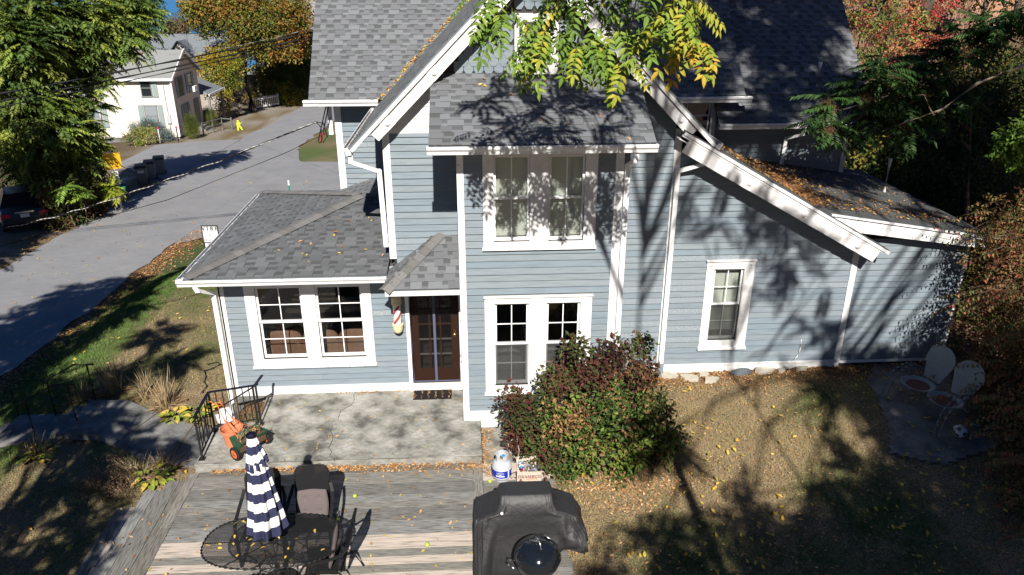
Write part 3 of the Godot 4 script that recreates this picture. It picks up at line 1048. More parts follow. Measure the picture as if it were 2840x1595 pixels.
	for q in [[-1.16, 4.93], [-0.95, 4.93], [-0.74, 4.93], [-0.95, 5.12], [-0.74, 5.12], [-0.74, 5.31]]:
		var fm := MB.new()
		var x: float = q[0]
		var y: float = q[1]
		fm.box(Vector3(x, y, ZW + 0.02), Vector3(x + 0.15, y + 0.012, ZW + 0.03))
		fm.box(Vector3(x, y + 0.128, ZW + 0.02), Vector3(x + 0.15, y + 0.14, ZW + 0.03))
		fm.box(Vector3(x, y + 0.012, ZW + 0.02), Vector3(x + 0.012, y + 0.128, ZW + 0.03))
		fm.box(Vector3(x + 0.138, y + 0.012, ZW + 0.02), Vector3(x + 0.15, y + 0.128, ZW + 0.03))
		put(panel, "square_frame", fm, M.white)
	# fancy-cut hexagonal shingles in the peak
	var peak := put(house, "peak_shingling", _quad_sheet(-0.9, 3.0, 5.7, 7.3), M.siding[0])
	var row := 0
	var y := 5.73
	while y < 7.15:
		var x := -0.75 + (0.078 if row % 2 else 0.0)
		while x < 2.9:
			if y + 0.2 < 7.2 - absf(x - 1.06) and not (x > 0.70 and x < 1.45 and y < 6.62):
				var h := MB.new()
				h.prism(PackedVector2Array([Vector2(-0.073, 0.19), Vector2(-0.073, 0.055), Vector2(-0.036, 0.0), Vector2(0.036, 0.0), Vector2(0.073, 0.055), Vector2(0.073, 0.19)]), Transform3D(Basis(Vector3.RIGHT, -0.075), Vector3(x, y, ZW + 0.018)), 0.012)
				put(peak, "hex_shingle", h, M.siding[rng.randi() % 4])
			x += 0.156
		y += 0.118
		row += 1
	window("attic_window", [0.74, 1.42, 5.76, 6.62], [[0.86, 1.30, 5.90, 6.5]], ZW + 0.03, 6.2, Vector2i(1, 1), 0.0)
	# --- lean-to and shed
	var lh := [[4.28, 4.81, 0.97, 2.38]]
	var lean := wall_core("lean_to_wall", 3.46, 6.78, 0.2, 2.75, ZW, 0.12, lh, W)
	var lt := MB.new()
	lt.prism(PackedVector2Array([Vector2(3.46, 2.75), Vector2(6.78, 2.75), Vector2(6.78, 2.80), Vector2(3.46, 4.5)]), Transform3D(Basis(), Vector3(0, 0, ZW - 0.12)), 0.12)
	put(house, "lean_to_upper_wall", lt, W)
	boards(lean, 0.505, 4.45, ZW, func(yy): return [3.49, minf(6.74, 4.06 + (4.42 - yy) / 0.54)], [[4.13, 4.99, 0.8, 2.54]], 0.13)
	box_part(lean, "corner_board", Vector3(6.74, 0.46, ZW - 0.1), Vector3(6.85, 2.82, ZW + 0.034), M.white)
	box_part(lean, "skirt_board", Vector3(3.49, 0.26, ZW - 0.05), Vector3(6.85, 0.455, ZW + 0.026), M.white_worn)
	box_part(lean, "water_table", Vector3(3.49, 0.455, ZW - 0.02), Vector3(6.85, 0.505, ZW + 0.045), M.white)
	window("lean_to_window", [4.13, 4.99, 0.83, 2.54], lh, ZW, 1.68, Vector2i(2, 2), 0.9, true)
	box_part(house, "main_curtain", Vector3(4.15, 3.9, ZM - 0.125), Vector3(5.27, 4.78, ZM - 0.11), M.navy)
	box_part(house, "main_room", Vector3(3.7, 3.0, -18.0), Vector3(5.4, 4.9, -17.9), M.dark_in)
	box_part(house, "main_room_floor", Vector3(3.7, 3.0, -17.9), Vector3(5.4, 3.05, -16.16), M.dark_in)
	box_part(house, "lean_to_room", Vector3(3.5, 0.2, -14.0), Vector3(6.7, 3.0, -13.9), M.room)
	var shed := wall_core("shed_wall", 6.85, 8.85, 0.3, 2.9, ZW, 0.12, [], W)
	boards(shed, 0.49, 2.85, ZW, func(_y): return [6.86, 8.80], [], 0.0)
	box_part(shed, "corner_board", Vector3(8.79, 0.46, ZW - 0.1), Vector3(8.86, 2.75, ZW + 0.03), M.white)
	box_part(shed, "skirt_board", Vector3(6.86, 0.42, ZW - 0.02), Vector3(8.86, 0.49, ZW + 0.012), M.vinyl)
	box_part(shed, "side_wall", Vector3(8.78, 0.2, -16.0), Vector3(8.85, 2.9, ZW - 0.12), M.siding[0])
	# --- main block behind, and the wing on its right
	var mh := [[4.2, 5.22, 3.95, 4.72]]
	var main := wall_core("main_wall", -2.75, 5.45, -2.2, 4.85, ZM, 0.15, mh, W)
	boards(main, 2.75, 4.80, ZM, func(_y): return [-2.66, -1.35], [], 0.05)
	boards(main, 3.4, 4.80, ZM, func(_y): return [3.5, 5.4], [[4.1, 5.35, 3.8, 4.9]], 0.0)
	box_part(main, "corner_board", Vector3(-2.79, -0.5, ZM - 0.1), Vector3(-2.65, 4.72, ZM + 0.034), M.white_worn)
	box_part(main, "side_wall", Vector3(-2.76, -2.2, -24.0), Vector3(-2.70, 4.85, ZM - 0.15), M.siding[1])
	window("main_window", [4.08, 5.34, 3.86, 4.8], mh, ZM, 4.35, Vector2i(2, 1), 0.0)
	var wing := wall_core("wing_wall", 5.45, 8.36, 0.0, 4.3, ZM, 0.15, [], W)
	boards(wing, 2.75, 4.25, ZM, func(_y): return [5.35, 8.26], [], 0.1)
	box_part(wing, "corner_board", Vector3(8.26, 2.4, ZM - 0.1), Vector3(8.37, 4.15, ZM + 0.034), M.white)
	box_part(wing, "side_wall", Vector3(8.28, 0.0, -22.0), Vector3(8.34, 4.3, ZM - 0.15), M.siding[1])
	# --- roofs, the nearest first: their shingles are single pieces while they last
	var r2 := sqrt(0.5)
	var bay_roof := slope("bay_roof", Vector3(-0.56, 4.95, -10.46), Vector3.RIGHT, Vector3(0, 0.80, -1.56), PackedVector2Array([Vector2(0, 0), Vector2(3.24, 0), Vector2(3.24, 1.75), Vector2(0, 1.75)]), 9.0, 0.143, 101, 0.04, 0.86)
	bay_roof.name = "bay_roof"
	var stoop := slope("stoop_roof", Vector3(-1.42, 2.47, -11.17), Vector3.RIGHT, Vector3(0, 0.66, -0.87), PackedVector2Array([Vector2(0, 0), Vector2(1.24, 0), Vector2(1.24, 1.09), Vector2(0.87, 1.09)]), 9.0, 0.143, 102)
	slope("stoop_roof_side", Vector3(-1.42, 2.47, -12.04), Vector3(0, 0, 1), Vector3(0.87, 0.66, 0), PackedVector2Array([Vector2(0, 0), Vector2(0.87, 0), Vector2(0, 1.09)]), 0.0, 0.143, 103)
	caps(stoop, Vector3(-1.42, 2.48, -11.17), Vector3(-0.55, 3.13, -12.0), Vector3(0, 0.8, 0.6), Vector3(-0.6, 0.8, 0), 104)
	box_part(stoop, "fascia", Vector3(-1.40, 2.36, -11.19), Vector3(-0.16, 2.44, -11.16), M.white)
	box_part(stoop, "soffit", Vector3(-1.40, 2.37, ZW), Vector3(-0.16, 2.40, -11.19), M.white)
	var k := 0.24
	var porch_roof := slope("porch_roof", Vector3(-4.70, 2.58, -11.56), Vector3.RIGHT, Vector3(0, k, -1), PackedVector2Array([Vector2(0, 0), Vector2(3.3, 0), Vector2(3.34, 2.72), Vector2(2.64, 2.72)]), 0.75, 0.148, 105, 0.05, 0.84)
	slope("porch_roof_left", Vector3(-4.70, 2.58, -16.84), Vector3(0, 0, 1), Vector3(1, k, 0), PackedVector2Array([Vector2(0, 0), Vector2(5.28, 0), Vector2(2.64, 2.72)]), 0.0, 0.148, 106, 0.05, 0.84)
	slope("porch_roof_back", Vector3(-1.3, 2.58, -16.84), Vector3.LEFT, Vector3(0, k, 1), PackedVector2Array([Vector2(0, 0), Vector2(3.4, 0), Vector2(0.76, 2.72), Vector2(0, 2.72)]), 0.0, 0.148, 107)
	var hip := Vector3(-2.06, 2.58 + k * 2.64, -14.2)
	caps(porch_roof, Vector3(-4.66, 2.60, -11.60), hip + Vector3(0, 0.02, 0), Vector3(0, 1, 0.24), Vector3(-0.24, 1, 0), 108)
	caps(porch_roof, Vector3(-4.66, 2.60, -16.8), hip + Vector3(0, 0.02, 0), Vector3(-0.24, 1, 0), Vector3(0, 1, -0.24), 109)
	caps(porch_roof, hip + Vector3(0, 0.01, 0), Vector3(-1.36, hip.y + 0.01, -14.2), Vector3(0, 1, 0.24), Vector3(0, 1, -0.24), 110)
	slope("saddle_roof", Vector3(-2.9, 2.80, -16.02), Vector3(0, 0, 1), Vector3(1, 0.33, 0), PackedVector2Array([Vector2(0, 0), Vector2(1.6, 0.85), Vector2(1.6, 1.62), Vector2(0, 1.62)]), 0.0, 0.143, 111)
	var gab := slope("gable_roof_left", Vector3(-1.87, 4.65, -19.5), Vector3(0, 0, 1), Vector3(1, 1, 0), PackedVector2Array([Vector2(0, 0), Vector2(7.80, 0), Vector2(7.80, 4.14), Vector2(0, 4.14)]), 0.0, 0.143, 112, 0.06, 0.8)
	gab.name = "gable_roof_left"
	slope("gable_roof_right", Vector3(3.99, 4.65, -11.7), Vector3(0, 0, -1), Vector3(-1, 1, 0), PackedVector2Array([Vector2(0, 0), Vector2(7.80, 0), Vector2(7.80, 4.14), Vector2(0, 4.14)]), 0.0, 0.143, 113, 0.06, 0.8)
	slope("main_roof", Vector3(-3.2, 4.83, -15.55), Vector3.RIGHT, Vector3(0, 1, -1), PackedVector2Array([Vector2(0, 0), Vector2(8.98, 0), Vector2(8.98, 6.2), Vector2(0, 6.2)]), 0.0, 0.135, 114)
	slope("main_roof_back", Vector3(5.78, 4.83, -24.31), Vector3.LEFT, Vector3(0, 1, 1), PackedVector2Array([Vector2(0, 0), Vector2(8.98, 0), Vector2(8.98, 6.2), Vector2(0, 6.2)]), 0.0, 0.4, 115)
	slope("wing_roof", Vector3(5.27, 4.27, -15.55), Vector3.RIGHT, Vector3(0, 1, -1), PackedVector2Array([Vector2(0, 0), Vector2(3.38, 0), Vector2(3.38, 5.6), Vector2(0, 5.6)]), 0.0, 0.143, 116)
	slope("wing_roof_back", Vector3(8.65, 4.27, -23.47), Vector3.LEFT, Vector3(0, 1, 1), PackedVector2Array([Vector2(0, 0), Vector2(3.38, 0), Vector2(3.38, 5.6), Vector2(0, 5.6)]), 0.0, 0.4, 117)
	for e in [[-2.72, 4.83, 24.31], [5.4, 4.83, 24.31], [8.3, 4.27, 23.47]]:   # gable ends of the two blocks
		var g := MB.new()
		var half: float = (e[2] - 15.55) / 2
		g.prism(PackedVector2Array([Vector2(0.45, 0.45), Vector2(half * 2 - 0.45, 0.45), Vector2(half, half)]), Transform3D(Basis(Vector3(0, 0, -1), Vector3.UP, Vector3(1, 0, 0)), Vector3(e[0], e[1] - 0.06, -15.55)), 0.06)
		put(house, "end_gable", g, M.siding[1])
	# low roofs of roll roofing
	var la := MB.new()
	var sa := Vector3(1, -0.56, 0)
	var a0 := Vector3(3.42, 4.90, 0)
	la.prism(PackedVector2Array([Vector2(3.42, 4.898), Vector2(7.18, 2.792), Vector2(7.18, 2.742), Vector2(3.42, 4.848)]), Transform3D(Basis(), Vector3(0, 0, -12.6)), 0.94)
	la.prism(PackedVector2Array([Vector2(3.42, 4.898), Vector2(6.3, 3.285), Vector2(6.3, 3.235), Vector2(3.42, 4.848)]), Transform3D(Basis(), Vector3(0, 0, -16.0)), 3.4)
	var lroof := put(house, "lean_to_roof", la, M.rolled)
	var lb := MB.new()
	lb.prism(PackedVector2Array([Vector2(6.09, 3.42), Vector2(9.15, 2.93), Vector2(9.15, 2.87), Vector2(6.0, 3.36)]), Transform3D(Basis(), Vector3(0, 0, -16.6)), 4.82)
	var sroof := put(house, "shed_roof", lb, M.rolled)
	var fb := MB.new()
	fb.prism(PackedVector2Array([Vector2(6.10, 3.39), Vector2(9.13, 2.905), Vector2(9.13, 2.72), Vector2(6.5, 3.10)]), Transform3D(Basis(), Vector3(0, 0, -11.80)), 0.025)
	put(sroof, "fascia", fb, M.white_worn)
	fb = MB.new()
	fb.bar(Vector3(6.1, 3.415, -11.765), Vector3(9.16, 2.925, -11.765), 0.05, 0.03)
	put(sroof, "drip_edge", fb, M.gutter)
	# --- rake boards with corner blocks and bosses
	for s in [-1.0, 1.0]:
		var base := Vector3(1.06, 7.57, 0)
		var d := Vector3(s, -1, 0).normalized()
		var nn := Vector3(s, 1, 0).normalized()
		var fz := ZW + 0.31
		var rk := MB.new()
		rk.bar(base - nn * 0.165 + Vector3(0, 0, fz - 0.02), base - nn * 0.165 + d * 3.72 + Vector3(0, 0, fz - 0.02), 0.04, 0.17, nn)
		var rake := put(house, "rake_board", rk, M.white)
		var cr := MB.new()
		cr.bar(base - nn * 0.045 + Vector3(0, 0, fz + 0.012), base - nn * 0.045 + d * 4.13 + Vector3(0, 0, fz + 0.012), 0.06, 0.055, nn)
		put(rake, "crown_strip", cr, M.white)
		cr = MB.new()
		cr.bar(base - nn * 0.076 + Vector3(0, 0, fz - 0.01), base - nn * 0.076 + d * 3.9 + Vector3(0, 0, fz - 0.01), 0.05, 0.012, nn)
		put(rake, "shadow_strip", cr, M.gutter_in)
		cr = MB.new()
		cr.bar(base - nn * 0.13 + Vector3(0, 0, ZW + 0.15), base - nn * 0.13 + d * 3.6 + Vector3(0, 0, ZW + 0.15), 0.27, 0.02, nn)
		put(rake, "soffit", cr, M.white)
		for t in [1.28, 2.36, 3.42]:
			var q: Vector3 = base - nn * 0.165 + d * t + Vector3(0, 0, fz)
			var bl := MB.new()
			bl.obox(Transform3D(Basis(d, nn, d.cross(nn)), q + Vector3(0, 0, 0.006)), Vector3(0.19, 0.176, 0.012))
			put(rake, "block", bl, M.white)
			bl = MB.new()
			bl.ball(q + Vector3(0, 0, 0.016), Vector3(0.04, 0.04, 0.03), 8, 14)
			put(rake, "boss", bl, M.white)
	var rk := MB.new()
	var d2 := Vector3(1, -0.56, 0).normalized()
	var n2 := Vector3(0.56, 1, 0).normalized()
	var b2 := Vector3(3.45, 4.88, ZW + 0.32)
	rk.bar(b2 - n2 * 0.215 + d2 * 0.14, b2 - n2 * 0.205 + d2 * 4.16, 0.04, 0.21, n2)
	var lrake := put(house, "lean_to_rake_board", rk, M.white)
	var cr := MB.new()
	cr.bar(b2 - n2 * 0.045 + Vector3(0, 0, 0.02), b2 - n2 * 0.045 + d2 * 4.30 + Vector3(0, 0, 0.02), 0.06, 0.05, n2)
	cr.bar(b2 - n2 * 0.09 + Vector3(0, 0, 0.005), b2 - n2 * 0.09 + d2 * 4.22 + Vector3(0, 0, 0.005), 0.05, 0.03, n2)
	put(lrake, "crown_strip", cr, M.gutter)
	cr = MB.new()
	cr.bar(b2 - n2 * 0.16 + Vector3(0, 0, -0.17), b2 - n2 * 0.16 + d2 * 4.1 + Vector3(0, 0, -0.17), 0.27, 0.02, n2)
	put(lrake, "soffit", cr, M.white)
	for t in [1.42, 2.56, 3.74]:
		var bl := MB.new()
		bl.ball(b2 - n2 * 0.21 + d2 * t + Vector3(0, 0, 0.022), Vector3(0.045, 0.045, 0.03), 8, 14)
		put(lrake, "boss", bl, M.white)
	# --- gutters and downspouts
	gutter("bay_gutter", Vector3(-0.585, 4.935, -10.51), Vector3(2.70, 4.935, -10.51), Vector3(0, 0, 1))
	gutter("porch_gutter", Vector3(-4.80, 2.565, -11.61), Vector3(-1.40, 2.565, -11.61), Vector3(0, 0, 1))
	gutter("porch_side_gutter", Vector3(-4.70, 2.565, -11.55), Vector3(-4.70, 2.565, -16.8), Vector3(-1, 0, 0))
	gutter("main_gutter", Vector3(-3.30, 4.82, -15.55), Vector3(-1.80, 4.82, -15.55), Vector3(0, 0, 1))
	gutter("main_gutter_right", Vector3(3.9, 4.82, -15.55), Vector3(5.90, 4.82, -15.55), Vector3(0, 0, 1))
	gutter("wing_gutter", Vector3(5.27, 4.26, -15.55), Vector3(8.62, 4.26, -15.55), Vector3(0, 0, 1))
	gutter("gable_gutter", Vector3(-1.84, 4.66, -11.72), Vector3(-1.84, 4.66, -15.5), Vector3(-1, 0, 0))
	gutter("gable_gutter_right", Vector3(3.96, 4.66, -15.5), Vector3(3.96, 4.66, -11.72), Vector3(1, 0, 0))
	downspout("gable_downspout", [Vector3(-1.86, 4.57, -11.8), Vector3(-1.86, 4.42, -11.8), Vector3(-1.45, 4.22, -11.98), Vector3(-1.42, 2.95, -11.97)])
	downspout("bay_downspout", [Vector3(2.40, 4.83, -10.5), Vector3(2.40, 4.68, -10.5), Vector3(2.37, 4.52, -10.86), Vector3(2.37, 0.1, -10.88)])
	downspout("lean_to_downspout", [Vector3(4.0, 4.56, -11.75), Vector3(4.0, 4.38, -11.75), Vector3(3.44, 4.16, -11.93), Vector3(3.44, 0.55, -11.94)])
	var shoe := MB.new()
	shoe.bar(Vector3(3.44, 0.57, -11.94), Vector3(3.44, 0.24, -11.92), 0.1, 0.08, Vector3(0, 0, 1))
	put(house, "drain_boot", shoe, M.siding[2])
	downspout("porch_downspout", [Vector3(-4.52, 2.45, -11.55), Vector3(-4.5, 2.36, -11.58), Vector3(-4.38, 2.16, -11.93), Vector3(-4.38, -0.45, -11.95), Vector3(-4.55, -0.58, -12.0)])
	downspout("wing_downspout", [Vector3(7.15, 4.15, -15.5), Vector3(7.15, 4.02, -15.52), Vector3(6.92, 3.85, -15.9), Vector3(6.90, 3.28, -15.92), Vector3(6.95, 3.22, -15.8)])
	# --- pipes through the roofs, mast and meter cables, a loose wire by the lean-to corner
	var pv := MB.new()
	pv.tube([Vector3(7.57, 4.80, -16.19), Vector3(7.57, 5.42, -16.19)], [0.045], 12)
	put(house, "roof_vent_pipe", pv, M.white)
	pv = MB.new()
	pv.tube([Vector3(8.52, 2.95, -14.45), Vector3(8.52, 3.72, -14.45)], [0.04], 12)
	put(house, "shed_vent_pipe", pv, M.white)
	pv = MB.new()
	pv.tube([Vector3(6.05, 0.95, ZW + 0.03), Vector3(6.06, 0.75, ZW + 0.035), Vector3(6.02, 0.6, ZW + 0.04), Vector3(5.9, 0.49, ZW + 0.06), Vector3(5.3, 0.50, ZW + 0.06)], [0.009], 6)
	put(house, "cable", pv, M.vinyl)
	pv = MB.new()
	pv.bar(Vector3(-2.87, 4.7, -15.93), Vector3(-2.87, 4.05, -15.93), 0.06, 0.09)
	put(house, "service_box", pv, M.vinyl)

func _quad_sheet(x0: float, x1: float, y0: float, y1: float) -> MB:
	var m := MB.new()
	m.prism(PackedVector2Array([Vector2(x0, y0), Vector2(x1, y0), Vector2(1.06 + (7.25 - y1), y1), Vector2(1.06 - (7.25 - y1), y1)]), Transform3D(Basis(), Vector3(0, 0, ZW)), 0.006)
	return m


# ---------- deck, porch things, patio things ----------
func build_deck() -> void:
	rng.seed = 21
	var deck := thing("wooden_deck", "weathered grey board deck with pale new boards and side steps", "deck")
	var fresh := [8, 9, 11, 13, 15]
	for k in range(-3, 21):
		var z := -9.45 + 0.143 * k
		var top := rng.randf_range(-0.0035, 0.0)
		var b := MB.new()
		b.box(Vector3(-4.298, top - 0.036, z + 0.004), Vector3(-0.045, top, z + 0.1355))
		var o := put(deck, "board", b, M.new_x if k in fresh else M.deck_x[rng.randi() % 5])
		o.rotation.y = rng.randf_range(-0.0005, 0.0005)
	for side in [[-4.445, -4.302], [-0.041, 0.104]]:
		for s in [[-9.86, -8.62], [-8.616, -6.0]]:
			box_part(deck, "border_board", Vector3(side[0], -0.036, s[0]), Vector3(side[1], 0.002, s[1]), M.deck_z[rng.randi() % 5])
	var f := MB.new()
	f.box(Vector3(-4.42, -0.6, -9.85), Vector3(-4.37, -0.038, -6.0))
	f.box(Vector3(-0.03, -0.4, -9.85), Vector3(0.09, -0.038, -6.0))
	f.box(Vector3(-4.36, -0.3, -9.89), Vector3(-0.05, -0.04, -9.87))
	put(deck, "joist", f, M.deck_z[4])
	for k in 3:
		var y := -0.17 * (k + 1)
		var x1 := -4.45 - 0.385 * k
		var z0: float = [-9.92, -9.92, -9.74][k]
		for i in 2:
			var m: Material = M.new_z if (k == 2 and i == 0) else M.deck_z[rng.randi() % 5]
			box_part(deck, "step_board", Vector3(x1 - 0.187 * (i + 1), y - 0.036, z0), Vector3(x1 - 0.187 * i - 0.006, y + rng.randf_range(-0.002, 0.002), -6.0), m)
		box_part(deck, "riser_board", Vector3(x1 - 0.012, y - 0.20, z0 + 0.02), Vector3(x1 + 0.012, y - 0.04, -6.0), M.deck_z[rng.randi() % 5])
	var pad := thing("grill_boardwalk", "narrow board walk under the covered grill beside the deck", "boardwalk")
	for k in range(0, 26):
		var z := -9.85 + 0.143 * k
		var w := rng.randf_range(1.20, 1.26)
		box_part(pad, "board", Vector3(0.108, -0.04, z + 0.003), Vector3(w, rng.randf_range(-0.004, 0.0), z + 0.139), M.new_x if k < 3 else M.deck_x[rng.randi() % 5])

func build_railings() -> void:
	var r := thing("porch_railing", "black iron railing with balusters at the left corner of the concrete slab", "railing", Vector3(-4.3, SLAB, -10.4))
	var o := Vector3(4.3, -SLAB, 10.4)
	var posts := [[Vector3(-4.30, SLAB, -10.07), 0.77], [Vector3(-4.34, SLAB, -10.86), 0.74], [Vector3(-3.68, SLAB, -11.05), 0.73], [Vector3(-3.62, SLAB, -11.02), 0.75]]
	for p in posts:
		var m := MB.new()
		m.bar(p[0] + o, p[0] + o + Vector3(0, p[1], 0), 0.028, 0.028)
		m.box(p[0] + o + Vector3(-0.05, 0, -0.05), p[0] + o + Vector3(0.05, 0.008, 0.05))
		put(r, "post", m, M.black)
	var top := MB.new()
	var a := Vector3(-4.30, 0.89, -10.05) + o
	var b := Vector3(-4.34, 0.86, -10.86) + o
	var c := Vector3(-3.64, 0.86, -11.04) + o
	var d := Vector3(-3.60, 0.86, -11.38) + o
	top.bar(a, b, 0.042, 0.018)
	top.bar(b, c, 0.042, 0.018)
	top.bar(c, d, 0.042, 0.018)
	put(r, "top_rail", top, M.iron)
	var low := MB.new()
	low.bar(a + Vector3(0, -0.68, 0), b + Vector3(0, -0.65, 0), 0.022, 0.014)
	low.bar(b + Vector3(0, -0.65, 0), c + Vector3(0, -0.65, 0), 0.022, 0.014)
	put(r, "bottom_rail", low, M.black)
	for k in range(1, 6):
		var p := a.lerp(b, k / 6.0)
		var m := MB.new()
		if k == 3:
			m.bar(a.lerp(b, 0.12) + Vector3(0, -0.66, 0), a.lerp(b, 0.9) + Vector3(0, -0.02, 0), 0.012, 0.012)
			m.bar(a.lerp(b, 0.12) + Vector3(0.006, -0.02, 0), a.lerp(b, 0.9) + Vector3(0.006, -0.66, 0), 0.012, 0.012)
			put(r, "cross_brace", m, M.black)
		elif k != 3:
			m.bar(p, p + Vector3(0, -0.66, 0), 0.013, 0.013)
			put(r, "baluster", m, M.black)
	for k in range(1, 7):
		var p := b.lerp(c, k / 7.0)
		var m := MB.new()
		m.bar(p, p + Vector3(0, -0.66, 0), 0.013, 0.013)
		put(r, "baluster", m, M.black)
	var m := MB.new()   # handrail of the side steps with its scroll
	var s0 := Vector3(-3.64, 0.78, -11.22) + o
	var s1 := Vector3(-4.78, 0.05, -11.28) + o
	m.bar(s0, s1, 0.04, 0.016)
	var ring := []
	for k in 16:
		var t := TAU * k / 11.0
		var rr := 0.075 - 0.0032 * k
		ring.append(s1 + Vector3(-sin(t) * rr, -0.075 + cos(t) * rr, 0))
	m.tube(ring, [0.011], 6)
	m.bar(s1.lerp(s0, 0.12), s1.lerp(s0, 0.12) + Vector3(0, -0.72, 0), 0.025, 0.025)
	put(r, "step_handrail", m, M.black)
	for side in 2:
		var z: float = [-12.6, -13.38][side]
		var g := thing("stair_handrail", ["black pipe handrail on the lawn side of the path stairs", "black pipe handrail on the road side of the path stairs"][side], "handrail", Vector3(-8.4, 0, z), 0.0, "handrails of the path stairs")
		var h := 0.79
		var run := [Vector3(0.95, -0.69 + h, 0), Vector3(0.56, -0.69 + h, 0), Vector3(-0.02, -1.02 + h, 0), Vector3(-0.62, -1.02 + h, 0), Vector3(-1.75, -1.72 + h, 0), Vector3(-2.5, -1.72 + h, 0)]
		m = MB.new()
		m.tube(run, [0.021], 10)
		put(g, "rail", m, M.black)
		for x in [0.82, -0.02, -0.75, -1.75]:
			var y0 := stair_y(-8.4 + x) - 0.05
			var y1: float = y0
			for k in run.size() - 1:
				if x <= run[k].x and x >= run[k + 1].x:
					y1 = lerpf(run[k].y, run[k + 1].y, (run[k].x - x) / (run[k].x - run[k + 1].x))
			m = MB.new()
			m.tube([Vector3(x, y0, 0), Vector3(x, y1, 0)], [0.021], 10)
			put(g, "post", m, M.black)

func make_chair() -> Node3D:   # faces +z, origin on the floor under the seat
	var t := thing("sling_chair", "black sling patio chair behind the mesh table, facing the camera", "chair", Vector3.ZERO, 0.0, "chairs around the mesh table")
	var m := MB.new()
	var q := [Vector3(-0.235, 0.41, 0.24), Vector3(0.235, 0.41, 0.24), Vector3(0.235, 0.375, -0.14), Vector3(-0.235, 0.375, -0.14)]
	m.hexa([q[0] - Vector3(0, 0.006, 0), q[1] - Vector3(0, 0.006, 0), q[2] - Vector3(0, 0.006, 0), q[3] - Vector3(0, 0.006, 0), q[0], q[1], q[2], q[3]])
	put(t, "seat", m, M.sling)
	m = MB.new()
	var lean := Vector3(0, 0.62, -0.20)
	var p := Vector3(0, 0.40, -0.19)
	var poly := PackedVector2Array()
	for k in 5:
		poly.append(Vector2(0.225 - 0.10 * (1 - cos(PI / 2 * k / 4)), 0.55 + 0.10 * sin(PI / 2 * k / 4)))
	for k in 5:
		poly.append(Vector2(-0.225 + 0.10 * (1 - sin(PI / 2 * k / 4)), 0.55 + 0.10 * cos(PI / 2 * k / 4)))
	poly.append(Vector2(-0.225, 0.0))
	poly.append(Vector2(0.225, 0.0))
	var u := lean.normalized()
	var f := Transform3D(Basis(Vector3.RIGHT, u, Vector3.RIGHT.cross(u)), p)
	m.prism(poly, f, 0.005)
	put(t, "backrest", m, M.sling)
	m = MB.new()
	var pts := []
	for k in poly.size(): pts.append(f * Vector3(poly[k].x, poly[k].y, 0.002))
	pts.append(pts[0])
	m.tube(pts, [0.015], 8, false)
	put(t, "back_frame", m, M.black)
	m = MB.new()
	m.tube([q[0], q[1], q[2], q[3], q[0]], [0.014], 8, false)
	put(t, "seat_frame", m, M.black)
	for s in [-1.0, 1.0]:
		m = MB.new()
		var arm := []
		for w in [Vector3(0.245, 0.78, -0.30), Vector3(0.275, 0.69, -0.22), Vector3(0.295, 0.645, -0.06), Vector3(0.30, 0.63, 0.12), Vector3(0.30, 0.60, 0.23), Vector3(0.295, 0.50, 0.29), Vector3(0.285, 0.25, 0.29), Vector3(0.28, 0.0, 0.30)]:
			arm.append(w * Vector3(s, 1, 1))
		for k in arm.size() - 1:
			m.bar(arm[k], arm[k + 1] + (arm[k + 1] - arm[k]).normalized() * 0.008, 0.042, 0.016, Vector3.UP if k < 4 else Vector3(0, 0, 1))
		put(t, "arm", m, M.black)
		m = MB.new()
		m.tube([Vector3(0.25 * s, 0.40, -0.16), Vector3(0.265 * s, 0.2, -0.30), Vector3(0.27 * s, 0.0, -0.40)], [0.015], 8)
		put(t, "leg", m, M.black)
		m = MB.new()
		m.tube([Vector3(0.235 * s, 0.40, 0.20), Vector3(0.29 * s, 0.34, 0.28)], [0.012], 8)
		put(t, "bracket", m, M.black)
	return t

func cushion(label: String, at: Vector3, turn: float) -> void:   # a tufted pad leaning against a chair back
	var m := MB.new()
	var n := 18
	var at_uv := func(u: float, v: float, side: float) -> Vector3:
		var px := 0.21 * signf(u) * pow(absf(u), 0.75)
		var py := 0.21 * signf(v) * pow(absf(v), 0.75)
		var k := 1.0 - 0.10 * absf(u * v)
		var puff := 0.035 * pow(maxf(0.0, (1 - u * u) * (1 - v * v)), 0.35)
		for t in [Vector2(-0.35, -0.35), Vector2(0.35, -0.35), Vector2(-0.35, 0.35), Vector2(0.35, 0.35)]:
			puff -= 0.014 * exp(-(Vector2(u, v) - t).length_squared() * 40.0)
		return Vector3(px * k, py * k, side * puff)
	for side in [1.0, -1.0]:
		for i in n:
			for j in n:
				var q := []
				for w in [[i, j], [i + 1, j], [i + 1, j + 1], [i, j + 1]]:
					q.append(at_uv.call(w[0] * 2.0 / n - 1.0, w[1] * 2.0 / n - 1.0, side))
				if side < 0: q.reverse()
				m.quad(q[0], q[1], q[2], q[3])
	var o := put(self, "chair_cushion", m, M.cushion)
	tag(o, label, "cushion", "cushions on the patio chairs")
	o.transform = Transform3D(Basis(Vector3.UP, turn) * Basis(Vector3.RIGHT, -0.24), at)

